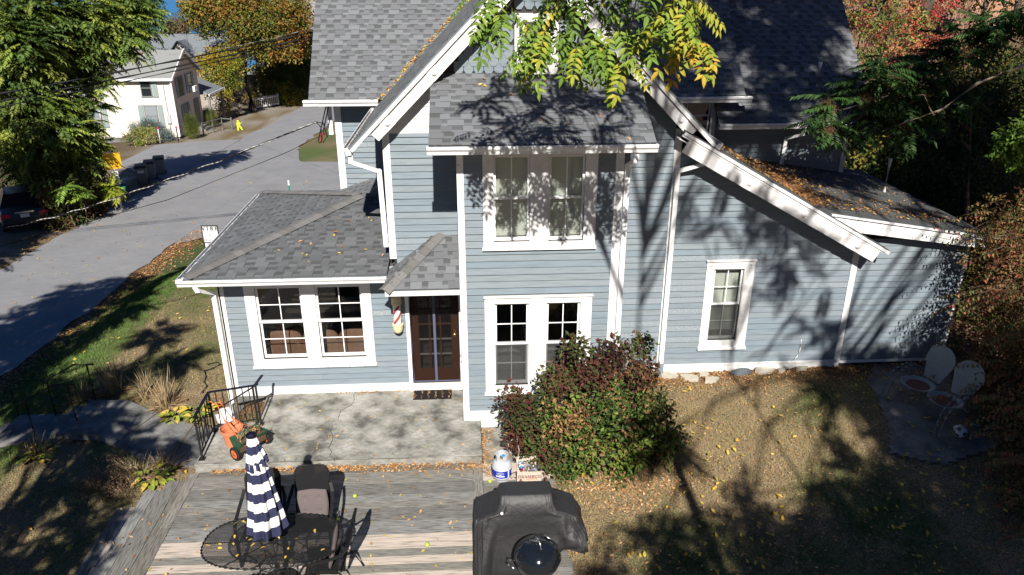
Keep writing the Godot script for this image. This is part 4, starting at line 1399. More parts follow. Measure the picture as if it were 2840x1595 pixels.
func build_patio() -> void:
	# table of black expanded metal
	var c := Vector3(-2.52, 0.0, -7.455)
	var t := thing("patio_table", "oval black mesh patio table with the closed umbrella through it", "table", c)
	var rim := []
	var edge := func(a: float) -> Vector2:
		return Vector2(0.845 * signf(cos(a)) * pow(absf(cos(a)), 0.82), 0.485 * signf(sin(a)) * pow(absf(sin(a)), 0.82))
	for k in 65:
		var e: Vector2 = edge.call(TAU * k / 64)
		rim.append(Vector3(e.x, 0.715, e.y))
	var m := MB.new()
	m.tube(rim, [0.016], 8, false)
	put(t, "rim", m, M.black)
	m = MB.new()
	var inside := func(p: Vector2) -> bool:
		return pow(absf(p.x) / 0.84, 2.44) + pow(absf(p.y) / 0.48, 2.44) < 1.0
	for fam in 2:
		var d := Vector2(1, 0.62 if fam == 0 else -0.62).normalized()
		var nn := Vector2(-d.y, d.x)
		var off := -0.9
		while off < 0.9:
			var s := -1.2
			var from := INF
			while s < 1.2:
				var ok: bool = inside.call(nn * off + d * s)
				if ok and from == INF: from = s
				if from != INF and not ok:
					var p := nn * off + d * from
					var q := nn * off + d * s
					var y := 0.716 + 0.0022 * fam
					m.bar(Vector3(p.x, y, p.y), Vector3(q.x, y, q.y), 0.0042, 0.003)
					from = INF
				s += 0.01
			off += 0.0155
	put(t, "mesh_top", m, M.mesh)
	for k in 8:
		var a := TAU * k / 8 + (0.0 if k % 2 == 0 else (0.22 if k in [1, 5] else -0.22))
		if k in [2, 6]: continue
		var e: Vector2 = edge.call(a)
		m = MB.new()
		m.bar(Vector3(e.x * 0.07, 0.708, e.y * 0.07), Vector3(e.x * 0.98, 0.708, e.y * 0.98), 0.012, 0.008)
		put(t, "support_bar", m, M.iron)
	m = MB.new()
	m.lathe([Vector2(0.028, 0.70), Vector2(0.055, 0.70), Vector2(0.055, 0.726), Vector2(0.03, 0.728), Vector2(0.03, 0.70)], Vector3.ZERO, 20)
	put(t, "hub", m, M.black)
	for s in [[-1, -1], [1, -1], [-1, 1], [1, 1]]:
		m = MB.new()
		var pts := []
		for k in 9:
			var f := k / 8.0
			pts.append(Vector3(s[0] * (0.30 - 0.2 * sin(PI * f) + 0.14 * f), 0.70 * (1 - f), s[1] * (0.20 - 0.12 * sin(PI * f) + 0.10 * f)))
		m.tube(pts, [0.014], 8)
		put(t, "leg", m, M.black)
	m = MB.new()
	var loop := []
	for k in 25: loop.append(Vector3(0.22 * cos(TAU * k / 24), 0.34, 0.15 * sin(TAU * k / 24)))
	m.tube(loop, [0.009], 6, false)
	put(t, "leg_ring", m, M.black)
	# the closed umbrella, standing through the table
	var u := thing("patio_umbrella", "closed navy and white striped umbrella standing in the mesh table", "umbrella", c)
	m = MB.new()
	m.tube([Vector3(0, 0.05, 0), Vector3(-0.012, 1.0, 0), Vector3(-0.06, 2.2, 0)], [0.019], 12)
	put(u, "pole", m, M.rust)
	m = MB.new()
	m.lathe([Vector2(0.0, 0.0), Vector2(0.24, 0.0), Vector2(0.24, 0.05), Vector2(0.05, 0.09), Vector2(0.03, 0.32), Vector2(0.0, 0.32)], Vector3.ZERO, 28)
	put(u, "base", m, M.black)
	for tier in 2:
		m = MB.new()
		var n := 80
		var bands := 8 if tier == 0 else 4
		var y0 := 0.90 if tier == 0 else 1.85
		var y1 := 1.90 if tier == 0 else 2.24
		var sub := 3
		var point := func(k: int, f: float) -> Vector3:   # f from the hem (0) to the top (1)
			var a := TAU * k / n
			var r := lerpf(0.205, 0.105, pow(f, 0.9)) if tier == 0 else lerpf(0.122, 0.05, f)
			var depth := (0.20 * (1 - f) + 0.06) if tier == 0 else (0.16 * (1 - f) + 0.04)
			r *= 1.0 + depth * cos(a * 9 + 1.3 * sin(f * 3.0 + tier)) + 0.07 * depth * cos(a * 23)
			var y := lerpf(y0, y1, f)
			y += (1 - f) * (0.026 * cos(a * 9 + 0.6) + 0.035 * sin(a + 2.2) - (0.0 if tier == 0 else 0.02 * absf(sin(a * 4.0))))
			return Vector3(r * cos(a) - 0.012 - 0.048 * (y - 1.0) / 1.2 - (0.03 * (1 - f) if tier == 0 else 0.0), y, r * sin(a) * 0.95)
		for b in bands:
			m.col = Color(0.028, 0.034, 0.078) if b % 2 == 0 else Color(0.80, 0.80, 0.81)
			for j in sub:
				for k in n:
					var f0 := (b + float(j) / sub) / bands
					var f1 := (b + float(j + 1) / sub) / bands
					m.quad(point.call(k + 1, f0), point.call(k, f0), point.call(k, f1), point.call(k + 1, f1))
		var cm: StandardMaterial3D = M.canvas.duplicate()
		cm.albedo_color = Color(1, 1, 1)
		cm.cull_mode = BaseMaterial3D.CULL_DISABLED
		put(u, "canopy", m, cm)
	m = MB.new()
	m.lathe([Vector2(0.045, 2.235), Vector2(0.062, 2.24), Vector2(0.062, 2.265), Vector2(0.035, 2.285), Vector2(0.0, 2.288)], Vector3(-0.062, 0, 0), 20)
	put(u, "finial", m, M.iron)
	# chairs
	var ch := make_chair()
	ch.position = Vector3(-2.22, 0, -8.17)
	ch.rotation.y = 0.03
	var left := copy(ch, "black sling patio chair half hidden behind the striped umbrella", Vector3(-2.84, 0, -8.12), 0.10)
	left.name = "sling_chair_001"
	copy(ch, "black sling patio chair at the right end of the mesh table, seen from its side", Vector3(-1.88, 0, -7.43), -PI / 2 + 0.06)
	cushion("tufted taupe cushion leaning on the chair right of the umbrella", Vector3(-2.20, 0.60, -8.27), 0.03)
	cushion("tufted taupe cushion on the chair behind the striped umbrella", Vector3(-2.83, 0.60, -8.23), 0.10)
	cushion("tufted taupe cushion on the chair at the right end of the table", Vector3(-1.79, 0.60, -7.43), -PI / 2 + 0.06)
	for k in 2:
		var s := thing("footstool", ["low black mesh footstool at the left of the table's near edge", "low black mesh footstool at the middle of the table's near edge"][k], "footstool", Vector3(-2.83 + 0.66 * k, 0, -6.98 + 0.05 * k), 0.0, "footstools at the near edge of the table")
		m = MB.new()
		var hoop := []
		for i in 25: hoop.append(Vector3(0.25 * cos(TAU * i / 24), 0.40, 0.20 * sin(TAU * i / 24)))
		m.tube(hoop, [0.016], 8, false)
		put(s, "frame", m, M.black)
		m = MB.new()
		m.lathe([Vector2(0.0, 0.395), Vector2(0.235, 0.392), Vector2(0.235, 0.398), Vector2(0.0, 0.401)], Vector3.ZERO, 24, Vector3(1, 1, 0.8))
		put(s, "seat", m, M.sling)
		for i in 4:
			m = MB.new()
			var a := PI / 4 + PI / 2 * i
			m.tube([Vector3(0.22 * cos(a), 0.4, 0.18 * sin(a)), Vector3(0.26 * cos(a), 0.0, 0.21 * sin(a))], [0.012], 8)
			put(s, "leg", m, M.black)
	# green walnuts dropped on the boards
	for w in [[-1.80, -9.13, "green walnut on the grey boards right of the chairs"], [-1.98, -8.64, "green walnut beside the back leg of the chair"], [-0.68, -8.04, "green walnut alone on the pale new boards"], [-2.47, -7.87, "green walnut under the mesh table"], [0.21, -9.36, "green walnut at the foot of the gas cylinder"]]:
		m = MB.new()
		m.ball(Vector3(0, 0.028, 0), Vector3(0.031, 0.029, 0.03), 10, 14)
		var o := put(self, "green_walnut", m, M.walnut)
		o.position = Vector3(w[0], 0, w[1])
		tag(o, w[2], "walnut", "green walnuts on the deck")

func build_grills() -> void:
	# gas grill under its cover
	var g := thing("covered_grill", "gas grill under a creased black cover", "grill", Vector3(0.62, 0, -7.70))
	var m := MB.new()
	var n := 120
	var rings := [[1.165, 0.16, 0.05, 0.0], [1.175, 0.315, 0.125, 0.0], [1.165, 0.325, 0.145, 0.0], [1.08, 0.34, 0.215, 0.1], [0.98, 0.37, 0.245, 0.2], [0.945, 0.50, 0.25, 0.2], [0.92, 0.615, 0.245, 0.2], [0.88, 0.64, 0.258, 0.3], [0.79, 0.65, 0.275, 0.55], [0.66, 0.655, 0.295, 0.85], [0.50, 0.655, 0.32, 1.1], [0.34, 0.65, 0.345, 1.35], [0.18, 0.64, 0.365, 1.5], [0.04, 0.625, 0.38, 1.6], [0.02, 0.58, 0.34, 1.6]]
	var point := func(i: int, k: int) -> Vector3:
		var r: Array = rings[i]
		var a := TAU * k / n
		var e := 0.20
		var x: float = r[1] * signf(cos(a)) * pow(absf(cos(a)), e)
		var z: float = r[2] * signf(sin(a)) * pow(absf(sin(a)), e)
		if z < 0.0: z = maxf(z, -0.24)
		var y: float = r[0]
		var low: float = r[3]
		var fold := 0.55 * fn.get_noise_2d(k * 4.1 + 3.0, i * 6.0) + 0.45 * sin(a * 11.0 + 2.2 * sin(a * 3.0)) + 0.30 * sin(a * 27.0 + i * 0.35)
		var out := Vector3(cos(a), 0, sin(a))
		if z > 0.05:   # creases run from the front corners of the hood down and outwards
			for cx in [-0.33, 0.33]:
				var line: float = cx * (1.0 + 0.45 * low)
				fold += 1.5 * exp(-pow((x - line) / 0.05, 2.0)) * smoothstep(0.0, 0.4, low) - 0.9 * exp(-pow((x - line * 0.8) / 0.05, 2.0))
			z -= 0.035 * cos(clampf(x / 0.33, -1.0, 1.0) * PI / 2) * smoothstep(0.0, 0.8, low)
			z += 0.06 * smoothstep(-0.1, -0.5, x) * smoothstep(0.6, 1.4, low)
		if i >= 5:   # the right end of the cover is caught up above the boards
			var up := smoothstep(0.05, 0.55, x)
			y = lerpf(y, 0.93 - (0.93 - y) * 0.52, up * smoothstep(0.9, 0.3, y))
			if x > 0.5: x += 0.10 * up * smoothstep(0.3, 1.3, low)
			y += 0.03 * sin(a * 5.0 + 1.0) * smoothstep(0.8, 1.4, low)
			y -= 0.05 * smoothstep(0.45, 0.62, absf(x)) * smoothstep(0.3, 0.15, low)
		return Vector3(x, maxf(y, 0.012), z) + out * (0.032 * low + 0.004) * fold
	for i in rings.size() - 1:
		for k in n:
			m.quad(point.call(i, k), point.call(i, k + 1), point.call(i + 1, k + 1), point.call(i + 1, k))
	for k in n:
		m.tri(Vector3(0, 1.160, 0), point.call(0, k + 1), point.call(0, k))
	var st := SurfaceTool.new()
	st.begin(Mesh.PRIMITIVE_TRIANGLES)
	st.set_smooth_group(0)
	for v in m.v: st.add_vertex(v)
	st.index()
	st.generate_normals()
	put(g, "cover", st.commit(), M.tarp)
	m = MB.new()
	m.box(Vector3(-0.5, 0.1, -0.18), Vector3(0.45, 0.85, 0.18))
	put(g, "cabinet", m, M.alu)
	for x in [-0.45, 0.40]:
		m = MB.new()
		m.lathe([Vector2(0, -0.015), Vector2(0.05, -0.015), Vector2(0.05, 0.015), Vector2(0, 0.015)], Vector3.ZERO, 14)
		var o := put(g, "wheel", m, M.rubber)
		o.transform = Transform3D(Basis(Vector3(0, 0, 1), PI / 2), Vector3(x, 0.05, 0.12))
	m = MB.new()
	m.ball(Vector3(-0.31, 1.0, 0.262), Vector3(0.02, 0.024, 0.008), 8, 12)
	put(g, "emblem", m, M.print_white)
	m = MB.new()   # seam of the skirt
	var seam := []
	for k in range(8, 55):
		var p: Vector3 = point.call(9, k)
		seam.append(p + Vector3(0, 0, 0.004))
	m.tube(seam, [0.004], 5)
	put(g, "seam", m, M.tarp)
	# kettle grill in front of it
	var kx := thing("kettle_grill", "round black kettle grill with a domed lid in front of the covered grill", "grill", Vector3(0.715, 0, -6.955))
	m = MB.new()
	var dome := []
	for k in 13:
		var a := PI / 2 * k / 12
		dome.append(Vector2(0.28 * pow(cos(a), 0.9), 0.755 + 0.205 * sin(a)))
	m.lathe([Vector2(0.27, 0.745), Vector2(0.285, 0.745)] + dome, Vector3.ZERO, 48)
	var lid := put(kx, "lid", m, M.blackgloss)
	m = MB.new()
	m.tube([Vector3(-0.01, 0.955, -0.03), Vector3(-0.02, 1.0, -0.035), Vector3(0.0, 1.02, 0.01), Vector3(0.02, 1.0, 0.09), Vector3(0.03, 0.94, 0.10)], [0.013], 10)
	put(lid, "handle", m, M.alu)
	m = MB.new()
	var vf := Transform3D(Basis(Vector3.RIGHT, -0.55) * Basis(Vector3(0, 0, 1), -0.55), Vector3(0.135, 0.925, -0.11))
	m.lathe([Vector2(0, 0), Vector2(0.055, 0.0), Vector2(0.055, 0.008), Vector2(0, 0.009)], Vector3.ZERO, 24)
	var vent := put(lid, "vent", m, M.alu)
	vent.transform = vf
	m = MB.new()
	for k in 4:
		var a := TAU * k / 4 + 0.5
		m.lathe([Vector2(0, 0.0095), Vector2(0.010, 0.0095), Vector2(0.010, 0.011), Vector2(0, 0.011)], Vector3(0.033 * cos(a), 0, 0.033 * sin(a)), 10)
	var holes := put(lid, "vent_hole", m, M.rubber)
	holes.transform = vf
	m = MB.new()
	var bowl := []
	for k in 11:
		var a := -PI / 2 + PI / 2 * k / 10
		bowl.append(Vector2(0.275 * cos(a) , 0.745 + 0.25 * sin(a)))
	m.lathe(bowl, Vector3.ZERO, 48)
	put(kx, "bowl", m, M.blackgloss)
	m = MB.new()
	m.tube([Vector3(-0.27, 0.70, 0.0), Vector3(-0.34, 0.72, 0.02), Vector3(-0.35, 0.70, 0.08), Vector3(-0.29, 0.68, 0.11)], [0.014], 10)
	put(kx, "side_handle", m, M.alu)
	for k in 3:
		var a := TAU * k / 3 + 0.3
		m = MB.new()
		m.tube([Vector3(0.16 * cos(a), 0.56, 0.16 * sin(a)), Vector3(0.28 * cos(a), 0.02, 0.28 * sin(a))], [0.013], 8)
		put(kx, "leg", m, M.alu)
	# gas cylinder
	var p := thing("gas_cylinder", "grey propane cylinder with a blue label between slab and bush", "gas cylinder", Vector3(0.40, 0, -9.45))
	m = MB.new()
	m.lathe([Vector2(0.0, 0.0), Vector2(0.10, 0.0), Vector2(0.105, 0.03), Vector2(0.12, 0.045), Vector2(0.145, 0.075), Vector2(0.152, 0.11), Vector2(0.152, 0.25), Vector2(0.146, 0.285), Vector2(0.125, 0.325), Vector2(0.09, 0.352), Vector2(0.05, 0.362), Vector2(0.0, 0.365)], Vector3.ZERO, 36)
	put(p, "tank", m, M.greysteel)
	for band in [[0.105, 0.245, 0.1535, M.print_white], [0.112, 0.237, 0.1545, M.blue_label]]:
		m = MB.new()
		m.lathe([Vector2(0.15, band[0]), Vector2(band[2], band[0]), Vector2(band[2], band[1]), Vector2(0.15, band[1])], Vector3.ZERO, 36)
		put(p, "label_band", m, band[3])
	m = MB.new()
	m.bar(Vector3(0.093, 0.112, 0.1235), Vector3(0.093, 0.237, 0.1235), 0.022, 0.004, Vector3(0.093, 0, 0.1235))
	put(p, "label_divider", m, M.print_white)
	for r in [[0.205, 0.075, 0.006], [0.185, 0.075, 0.006], [0.150, 0.085, 0.022], [0.222, 0.04, 0.004], [0.172, 0.03, 0.008]]:
		m = MB.new()
		var w: float = r[1]
		for k in 8:
			var a0 := PI / 2 + 0.22 + (k / 8.0 - 0.5) * w / 0.155 * 1.6
			var a1 := PI / 2 + 0.22 + ((k + 1) / 8.0 - 0.5) * w / 0.155 * 1.6
			m.quad(Vector3(cos(a1) * 0.1556, r[0] - r[2] / 2, sin(a1) * 0.1556), Vector3(cos(a0) * 0.1556, r[0] - r[2] / 2, sin(a0) * 0.1556), Vector3(cos(a0) * 0.1556, r[0] + r[2] / 2, sin(a0) * 0.1556), Vector3(cos(a1) * 0.1556, r[0] + r[2] / 2, sin(a1) * 0.1556))
		put(p, "label_print", m, M.print_white)
	m = MB.new()   # open collar
	for k in 20:
		var a0 := PI * 0.85 + TAU * 0.80 * k / 20
		var a1 := PI * 0.85 + TAU * 0.80 * (k + 1) / 20
		var low: float = 0.355 if k in [4, 5, 12, 13] else 0.33
		var high: float = 0.455
		for rr in [0.088, 0.094]:
			m.quad(Vector3(cos(a0) * rr, low, sin(a0) * rr), Vector3(cos(a1) * rr, low, sin(a1) * rr), Vector3(cos(a1) * rr, high, sin(a1) * rr), Vector3(cos(a0) * rr, high, sin(a0) * rr))
		m.bar(Vector3(cos(a0) * 0.091, high, sin(a0) * 0.091), Vector3(cos(a1) * 0.091, high, sin(a1) * 0.091), 0.014, 0.012)
	put(p, "collar", m, M.greysteel)
	m = MB.new()
	m.lathe([Vector2(0.018, 0.36), Vector2(0.018, 0.42), Vector2(0.0, 0.42)], Vector3(-0.01, 0, 0.0), 10)
	put(p, "valve", m, M.brass)
	m = MB.new()
	m.lathe([Vector2(0.03, 0.42), Vector2(0.03, 0.435), Vector2(0.0, 0.437)], Vector3(0.02, 0, 0.01), 12)
	put(p, "valve_knob", m, M.blue_bottle)
	# liquor carton full of foil, with a blue bottle in it
	var b := thing("cardboard_carton", "open pale cardboard carton with printed front beside the cylinder", "carton", Vector3(0.81, 0, -9.42), -0.02)
	m = MB.new()
	m.box(Vector3(-0.185, 0, -0.125), Vector3(0.185, 0.01, 0.125))
	m.box(Vector3(-0.185, 0.01, 0.119), Vector3(0.185, 0.225, 0.125))
	m.box(Vector3(-0.185, 0.01, -0.125), Vector3(0.185, 0.235, -0.119))
	m.box(Vector3(-0.185, 0.01, -0.119), Vector3(-0.179, 0.23, 0.119))
	m.box(Vector3(0.179, 0.01, -0.119), Vector3(0.185, 0.23, 0.119))
	put(b, "box", m, M.carton)
	m = MB.new()
	m.quad(Vector3(-0.19, 0.232, -0.13), Vector3(0.18, 0.236, -0.13), Vector3(0.17, 0.26, -0.24), Vector3(-0.18, 0.25, -0.23))
	m.quad(Vector3(-0.19, 0.23, 0.11), Vector3(-0.188, 0.23, -0.11), Vector3(-0.27, 0.20, -0.10), Vector3(-0.27, 0.19, 0.10))
	put(b, "flap", m, M.carton)
	text(b, "lettering", "DRAMBUIE", Transform3D(Basis(), Vector3(0.01, 0.135, 0.127)), 0.046, M.brown_print, true, "Droid Serif")
	text(b, "lettering", "LIQUEUR", Transform3D(Basis(), Vector3(0.04, 0.096, 0.127)), 0.026, M.red_print, true, "Droid Serif")
	m = MB.new()
	m.box(Vector3(-0.165, 0.02, 0.1255), Vector3(-0.095, 0.065, 0.1265))
	m.box(Vector3(-0.145, 0.065, 0.1255), Vector3(-0.115, 0.10, 0.1265))
	put(b, "bottle_print", m, M.brown_print)
	rng.seed = 31
	m = MB.new()
	for k in 46:
		var q := Vector3(rng.randf_range(-0.07, 0.17), rng.randf_range(0.14, 0.235), rng.randf_range(-0.11, 0.11))
		var d := Vector3(rng.randf_range(-1, 1), rng.randf_range(-0.4, 0.5), rng.randf_range(-1, 1)).normalized()
		var s := d.cross(Vector3(rng.randf_range(-1, 1), 1, rng.randf_range(-1, 1)).normalized()) * rng.randf_range(0.015, 0.03)
		var e := q + d * rng.randf_range(0.03, 0.075)
		var mid := (q + e) / 2 + Vector3(0, rng.randf_range(0.008, 0.025), 0)
		m.quad(q - s, mid - s, mid + s, q + s)
		m.quad(mid - s, e - s, e + s, mid + s)
	tag(put(self, "foil_bags", m, M.foil), "crumpled silver foil bags filling the cardboard carton", "foil bags").position = Vector3(0.81, 0, -9.42)
	var bl := thing("spray_bottle", "blue and white bottle with red cap lying in the carton", "bottle", Vector3(0.685, 0.20, -9.44))
	m = MB.new()
	m.tube([Vector3(-0.01, 0.05, -0.07), Vector3(0, 0.045, -0.05), Vector3(0.015, 0.02, 0.04), Vector3(0.02, 0.01, 0.06)], [0.022, 0.034, 0.034, 0.02], 12)
	put(bl, "body", m, M.blue_bottle)
	m = MB.new()
	m.tube([Vector3(0.018, 0.018, 0.06), Vector3(0.024, 0.01, 0.088)], [0.021], 12)
	put(bl, "cap", m, M.red_cap)
	m = MB.new()
	m.tube([Vector3(-0.004, 0.052, -0.02), Vector3(0.004, 0.045, 0.012)], [0.0352], 12)
	put(bl, "label", m, M.print_white)
	m = MB.new()
	m.tube([Vector3(0.62, 0.25, -9.62), Vector3(0.54, 0.27, -9.75), Vector3(0.52, 0.33, -9.85), Vector3(0.58, 0.36, -9.95), Vector3(0.66, 0.40, -9.93), Vector3(0.68, 0.33, -9.72), Vector3(0.66, 0.24, -9.58)], [0.006], 6)
	tag(put(self, "cord_loop", m, M.wire_pale), "thin white cord looping up behind the cardboard carton", "cord")

func build_porch_things() -> void:
	# barber pole by the door
	var b := thing("barber_pole", "old barber pole with red and white stripes on the wall beside the door", "barber pole", Vector3(-1.305, 1.34, -11.89))
	var m := MB.new()
	m.lathe([Vector2(0.0, 0.0), Vector2(0.045, 0.012), Vector2(0.075, 0.045), Vector2(0.088, 0.10), Vector2(0.09, 0.145), Vector2(0.098, 0.15), Vector2(0.098, 0.185), Vector2(0.085, 0.195), Vector2(0.07, 0.20)], Vector3.ZERO, 28)
	put(b, "lower_dome", m, M.cream)
	m = MB.new()
	m.lathe([Vector2(0.07, 0.55), Vector2(0.085, 0.56), Vector2(0.092, 0.575), Vector2(0.092, 0.60), Vector2(0.084, 0.61), Vector2(0.088, 0.66), Vector2(0.078, 0.69), Vector2(0.04, 0.71), Vector2(0.0, 0.715)], Vector3.ZERO, 28)
	put(b, "upper_cap", m, M.cream)
	for band in 6:
		var white := band < 3
		m = MB.new()
		for k in 24:
			if (k % 8 < 5) != white or k / 8 != band % 3: continue
			for j in 18:
				var q := []
				for w in [[k, j], [k + 1, j], [k + 1, j + 1], [k, j + 1]]:
					var y: float = 0.195 + 0.36 * w[1] / 18
					var a: float = -TAU * w[0] / 24 - y * 10.5
					q.append(Vector3(cos(a) * 0.069, y, sin(a) * 0.069))
				m.quad(q[0], q[1], q[2], q[3])
		put(b, "stripe", m, M.pole_white if white else M.pole_red)
	m = MB.new()
	m.bar(Vector3(0, 0.17, -0.06), Vector3(0, 0.17, -0.13), 0.04, 0.03)
	m.bar(Vector3(0, 0.58, -0.06), Vector3(0, 0.58, -0.13), 0.04, 0.03)
	put(b, "bracket", m, M.iron)
	# door mat
	var d := thing("door_mat", "black rubber door mat strewn with brown leaves below the door", "door mat", Vector3(-0.75, SLAB, -11.83))
	m = MB.new()
	m.box(Vector3(-0.345, 0.001, -0.185), Vector3(0.345, 0.012, 0.185))
	put(d, "base", m, M.mat_black)
	m = MB.new()
	for k in 12:
		m.bar(Vector3(-0.34, 0.016, -0.17 + 0.031 * k), Vector3(0.34, 0.016, -0.17 + 0.031 * k), 0.017, 0.012)
	put(d, "ribs", m, M.mat_black)
	# drop spreader used as planter
	var s := thing("drop_spreader", "green lawn spreader with orange handle and wheels used as a planter", "spreader", Vector3(-3.58, SLAB, -10.22), atan2(0.45, 0.37))
	m = MB.new()
	for k in 2:   # the two long sides, local x along the axle, local z towards the lettered face
		var sgn := 1.0 if k == 0 else -1.0
		m.hexa([Vector3(-0.24, 0.10, sgn * 0.03 + 0.004), Vector3(0.24, 0.10, sgn * 0.03 + 0.004), Vector3(0.24, 0.10, sgn * 0.03 - 0.004), Vector3(-0.24, 0.10, sgn * 0.03 - 0.004), Vector3(-0.25, 0.34, sgn * 0.15 + 0.004), Vector3(0.25, 0.34, sgn * 0.15 + 0.004), Vector3(0.25, 0.34, sgn * 0.15 - 0.004), Vector3(-0.25, 0.34, sgn * 0.15 - 0.004)])
	for x in [-0.243, 0.243]:
		m.prism(PackedVector2Array([Vector2(-0.03, 0.10), Vector2(0.03, 0.10), Vector2(0.15, 0.34), Vector2(-0.15, 0.34)]), Transform3D(Basis(Vector3(0, 0, 1), Vector3.UP, Vector3(-1, 0, 0)), Vector3(x, 0, 0)), 0.006)
	m.box(Vector3(-0.24, 0.095, -0.03), Vector3(0.24, 0.102, 0.03))
	var hop := put(s, "hopper", m, M.green_paint)
	var face := Transform3D(Basis(Vector3.RIGHT, 0.46), Vector3(0.0, 0.225, 0.102))
	text(hop, "lettering", "S C O T T S", face, 0.052, M.orange)
	m = MB.new()
	m.box(Vector3(-0.235, 0.16, -0.07), Vector3(0.235, 0.285, 0.11))
	put(hop, "soil", m, M.soil)
	for x in [-0.285, 0.285]:
		m = MB.new()
		m.lathe([Vector2(0.075, -0.02), Vector2(0.11, -0.018), Vector2(0.118, 0.0), Vector2(0.11, 0.018), Vector2(0.075, 0.02)], Vector3.ZERO, 28)
		var w := put(s, "wheel", m, M.rubber)
		w.transform = Transform3D(Basis(Vector3(0, 0, 1), PI / 2), Vector3(x, 0.118, 0))
		m = MB.new()
		m.lathe([Vector2(0.0, -0.018), Vector2(0.055, -0.024), Vector2(0.076, -0.016), Vector2(0.076, 0.016), Vector2(0.055, 0.024), Vector2(0.0, 0.018)], Vector3.ZERO, 24)
		put(w, "rim", m, M.orange)
		m = MB.new()
		m.lathe([Vector2(0.0, -0.03), Vector2(0.026, -0.03), Vector2(0.026, 0.03), Vector2(0.0, 0.03)], Vector3.ZERO, 14)
		put(w, "hub", m, M.rust)
	m = MB.new()
	var inv := s.transform.affine_inverse()
	for side in 2:
		var h0: Vector3 = inv * Vector3([-3.72, -3.47][side], 0.42, [-10.16, -10.37][side])
		var h1: Vector3 = inv * Vector3([-3.95, -3.86][side], 0.62, [-10.34, -10.42][side])
		var h2: Vector3 = inv * Vector3([-4.10, -4.06][side], 0.85, [-10.50, -10.55][side])
		var h3: Vector3 = inv * Vector3([-4.20, -4.10][side], 0.90, [-10.50, -10.66][side])
		m.tube([h0, h1, h2, h3], [0.013], 8)
	m.tube([inv * Vector3(-3.92, 0.60, -10.335), inv * Vector3(-3.84, 0.60, -10.40)], [0.011], 8)
	put(s, "handle", m, M.orange)
	# terracotta pot behind it
	var p := thing("flower_pot", "terracotta plastic flower pot behind the green spreader", "flower pot", Vector3(-3.92, SLAB, -10.46))
	m = MB.new()
	m.lathe([Vector2(0.0, 0.0), Vector2(0.115, 0.0), Vector2(0.16, 0.26), Vector2(0.178, 0.262), Vector2(0.182, 0.31), Vector2(0.172, 0.312), Vector2(0.165, 0.27), Vector2(0.150, 0.24), Vector2(0.135, 0.12), Vector2(0.0, 0.11)], Vector3.ZERO, 32)
	put(p, "pot", m, M.terracotta)
	m = MB.new()
	m.lathe([Vector2(0.0, 0.13), Vector2(0.137, 0.13)], Vector3.ZERO, 24)
	put(p, "soil", m, M.soil)
	# dead annuals in the spreader
	rng.seed = 41
	for k in 4:
		var c := s.transform * Vector3(-0.17 + 0.115 * k, 0.28, 0.02)
		m = MB.new()
		var lf := MB.new()
		for i in 5:
			var e := c + Vector3(rng.randf_range(-0.09, 0.09), rng.randf_range(0.12, 0.26), rng.randf_range(-0.07, 0.07))
			m.tube([c, c.lerp(e, 0.5) + Vector3(rng.randf_range(-0.02, 0.02), 0, 0), e], [0.005, 0.003], 5)
			for j in 5:
				var at := c.lerp(e, rng.randf_range(0.4, 1.0))
				lf.col = [Color(0.30, 0.18, 0.09), Color(0.22, 0.14, 0.08), Color(0.36, 0.26, 0.13), Color(0.28, 0.27, 0.08)][rng.randi() % 4]
				lf.leaf(at, Vector3(rng.randf_range(-1, 1), rng.randf_range(-0.8, 0.6), rng.randf_range(-1, 1)).normalized(), Vector3(rng.randf_range(-0.5, 0.5), 1, rng.randf_range(-0.5, 0.5)).normalized(), rng.randf_range(0.025, 0.05), 0.02)
		var pl := thing("dead_plant", ["withered plant at the orange wheel end of the green spreader", "withered plant second from the near end of the green spreader", "withered plant third from the near end of the green spreader", "withered plant at the far end of the green spreader"][k], "plant", Vector3.ZERO, 0.0, "withered plants in the green spreader")
		put(pl, "stem", m, M.twig_pale)
		put(pl, "leaves", lf, M.leafdull)
	# white splash box under the downspout, drain hose on the lawn
	var sp := thing("splash_tray", "white plastic tray under the corner downspout beside the slab steps", "tray", Vector3(-4.68, -0.70, -12.36), 0.5)
	m = MB.new()
	m.box(Vector3(-0.16, 0.0, -0.26), Vector3(0.16, 0.10, 0.24))
	m.box(Vector3(-0.10, 0.10, -0.22), Vector3(0.10, 0.22, -0.02))
	put(sp, "tray", m, M.vinyl)
	m = MB.new()
	var pts := []
	for w in [[-5.80, -14.72], [-5.62, -14.80], [-5.50, -14.68], [-5.62, -14.52], [-5.76, -14.42], [-5.64, -14.15], [-5.62, -13.95], [-5.50, -13.75], [-5.52, -13.5]]:
		pts.append(Vector3(w[0], land(w[0], w[1]) + 0.035, w[1]))
	m.tube(pts, [0.018], 8)
	tag(put(self, "garden_hose", m, M.hose), "short black hose curling on the left lawn by the house corner", "hose")
	# flat stones along the wall of the lean-to
	rng.seed = 43
	var st := [[3.57, -11.89, 0.20, "pale flat stone by the drain boot at the wall"], [3.96, -11.77, 0.20, "long pale flat stone second from the downspout"], [4.33, -11.67, 0.17, "pale flat stone lying out in the leaves below the window"], [4.25, -11.87, 0.12, "small pale stone nearest the wall left of the slate"], [4.95, -11.88, 0.22, "dark blue grey slate slab at the foot of the wall"], [5.42, -11.93, 0.24, "long pale stone just right of the dark slate"], [5.72, -11.88, 0.10, "little pale stone between two stones at the wall"], [6.11, -11.91, 0.10, "last small pale stone toward the lean-to corner"]]
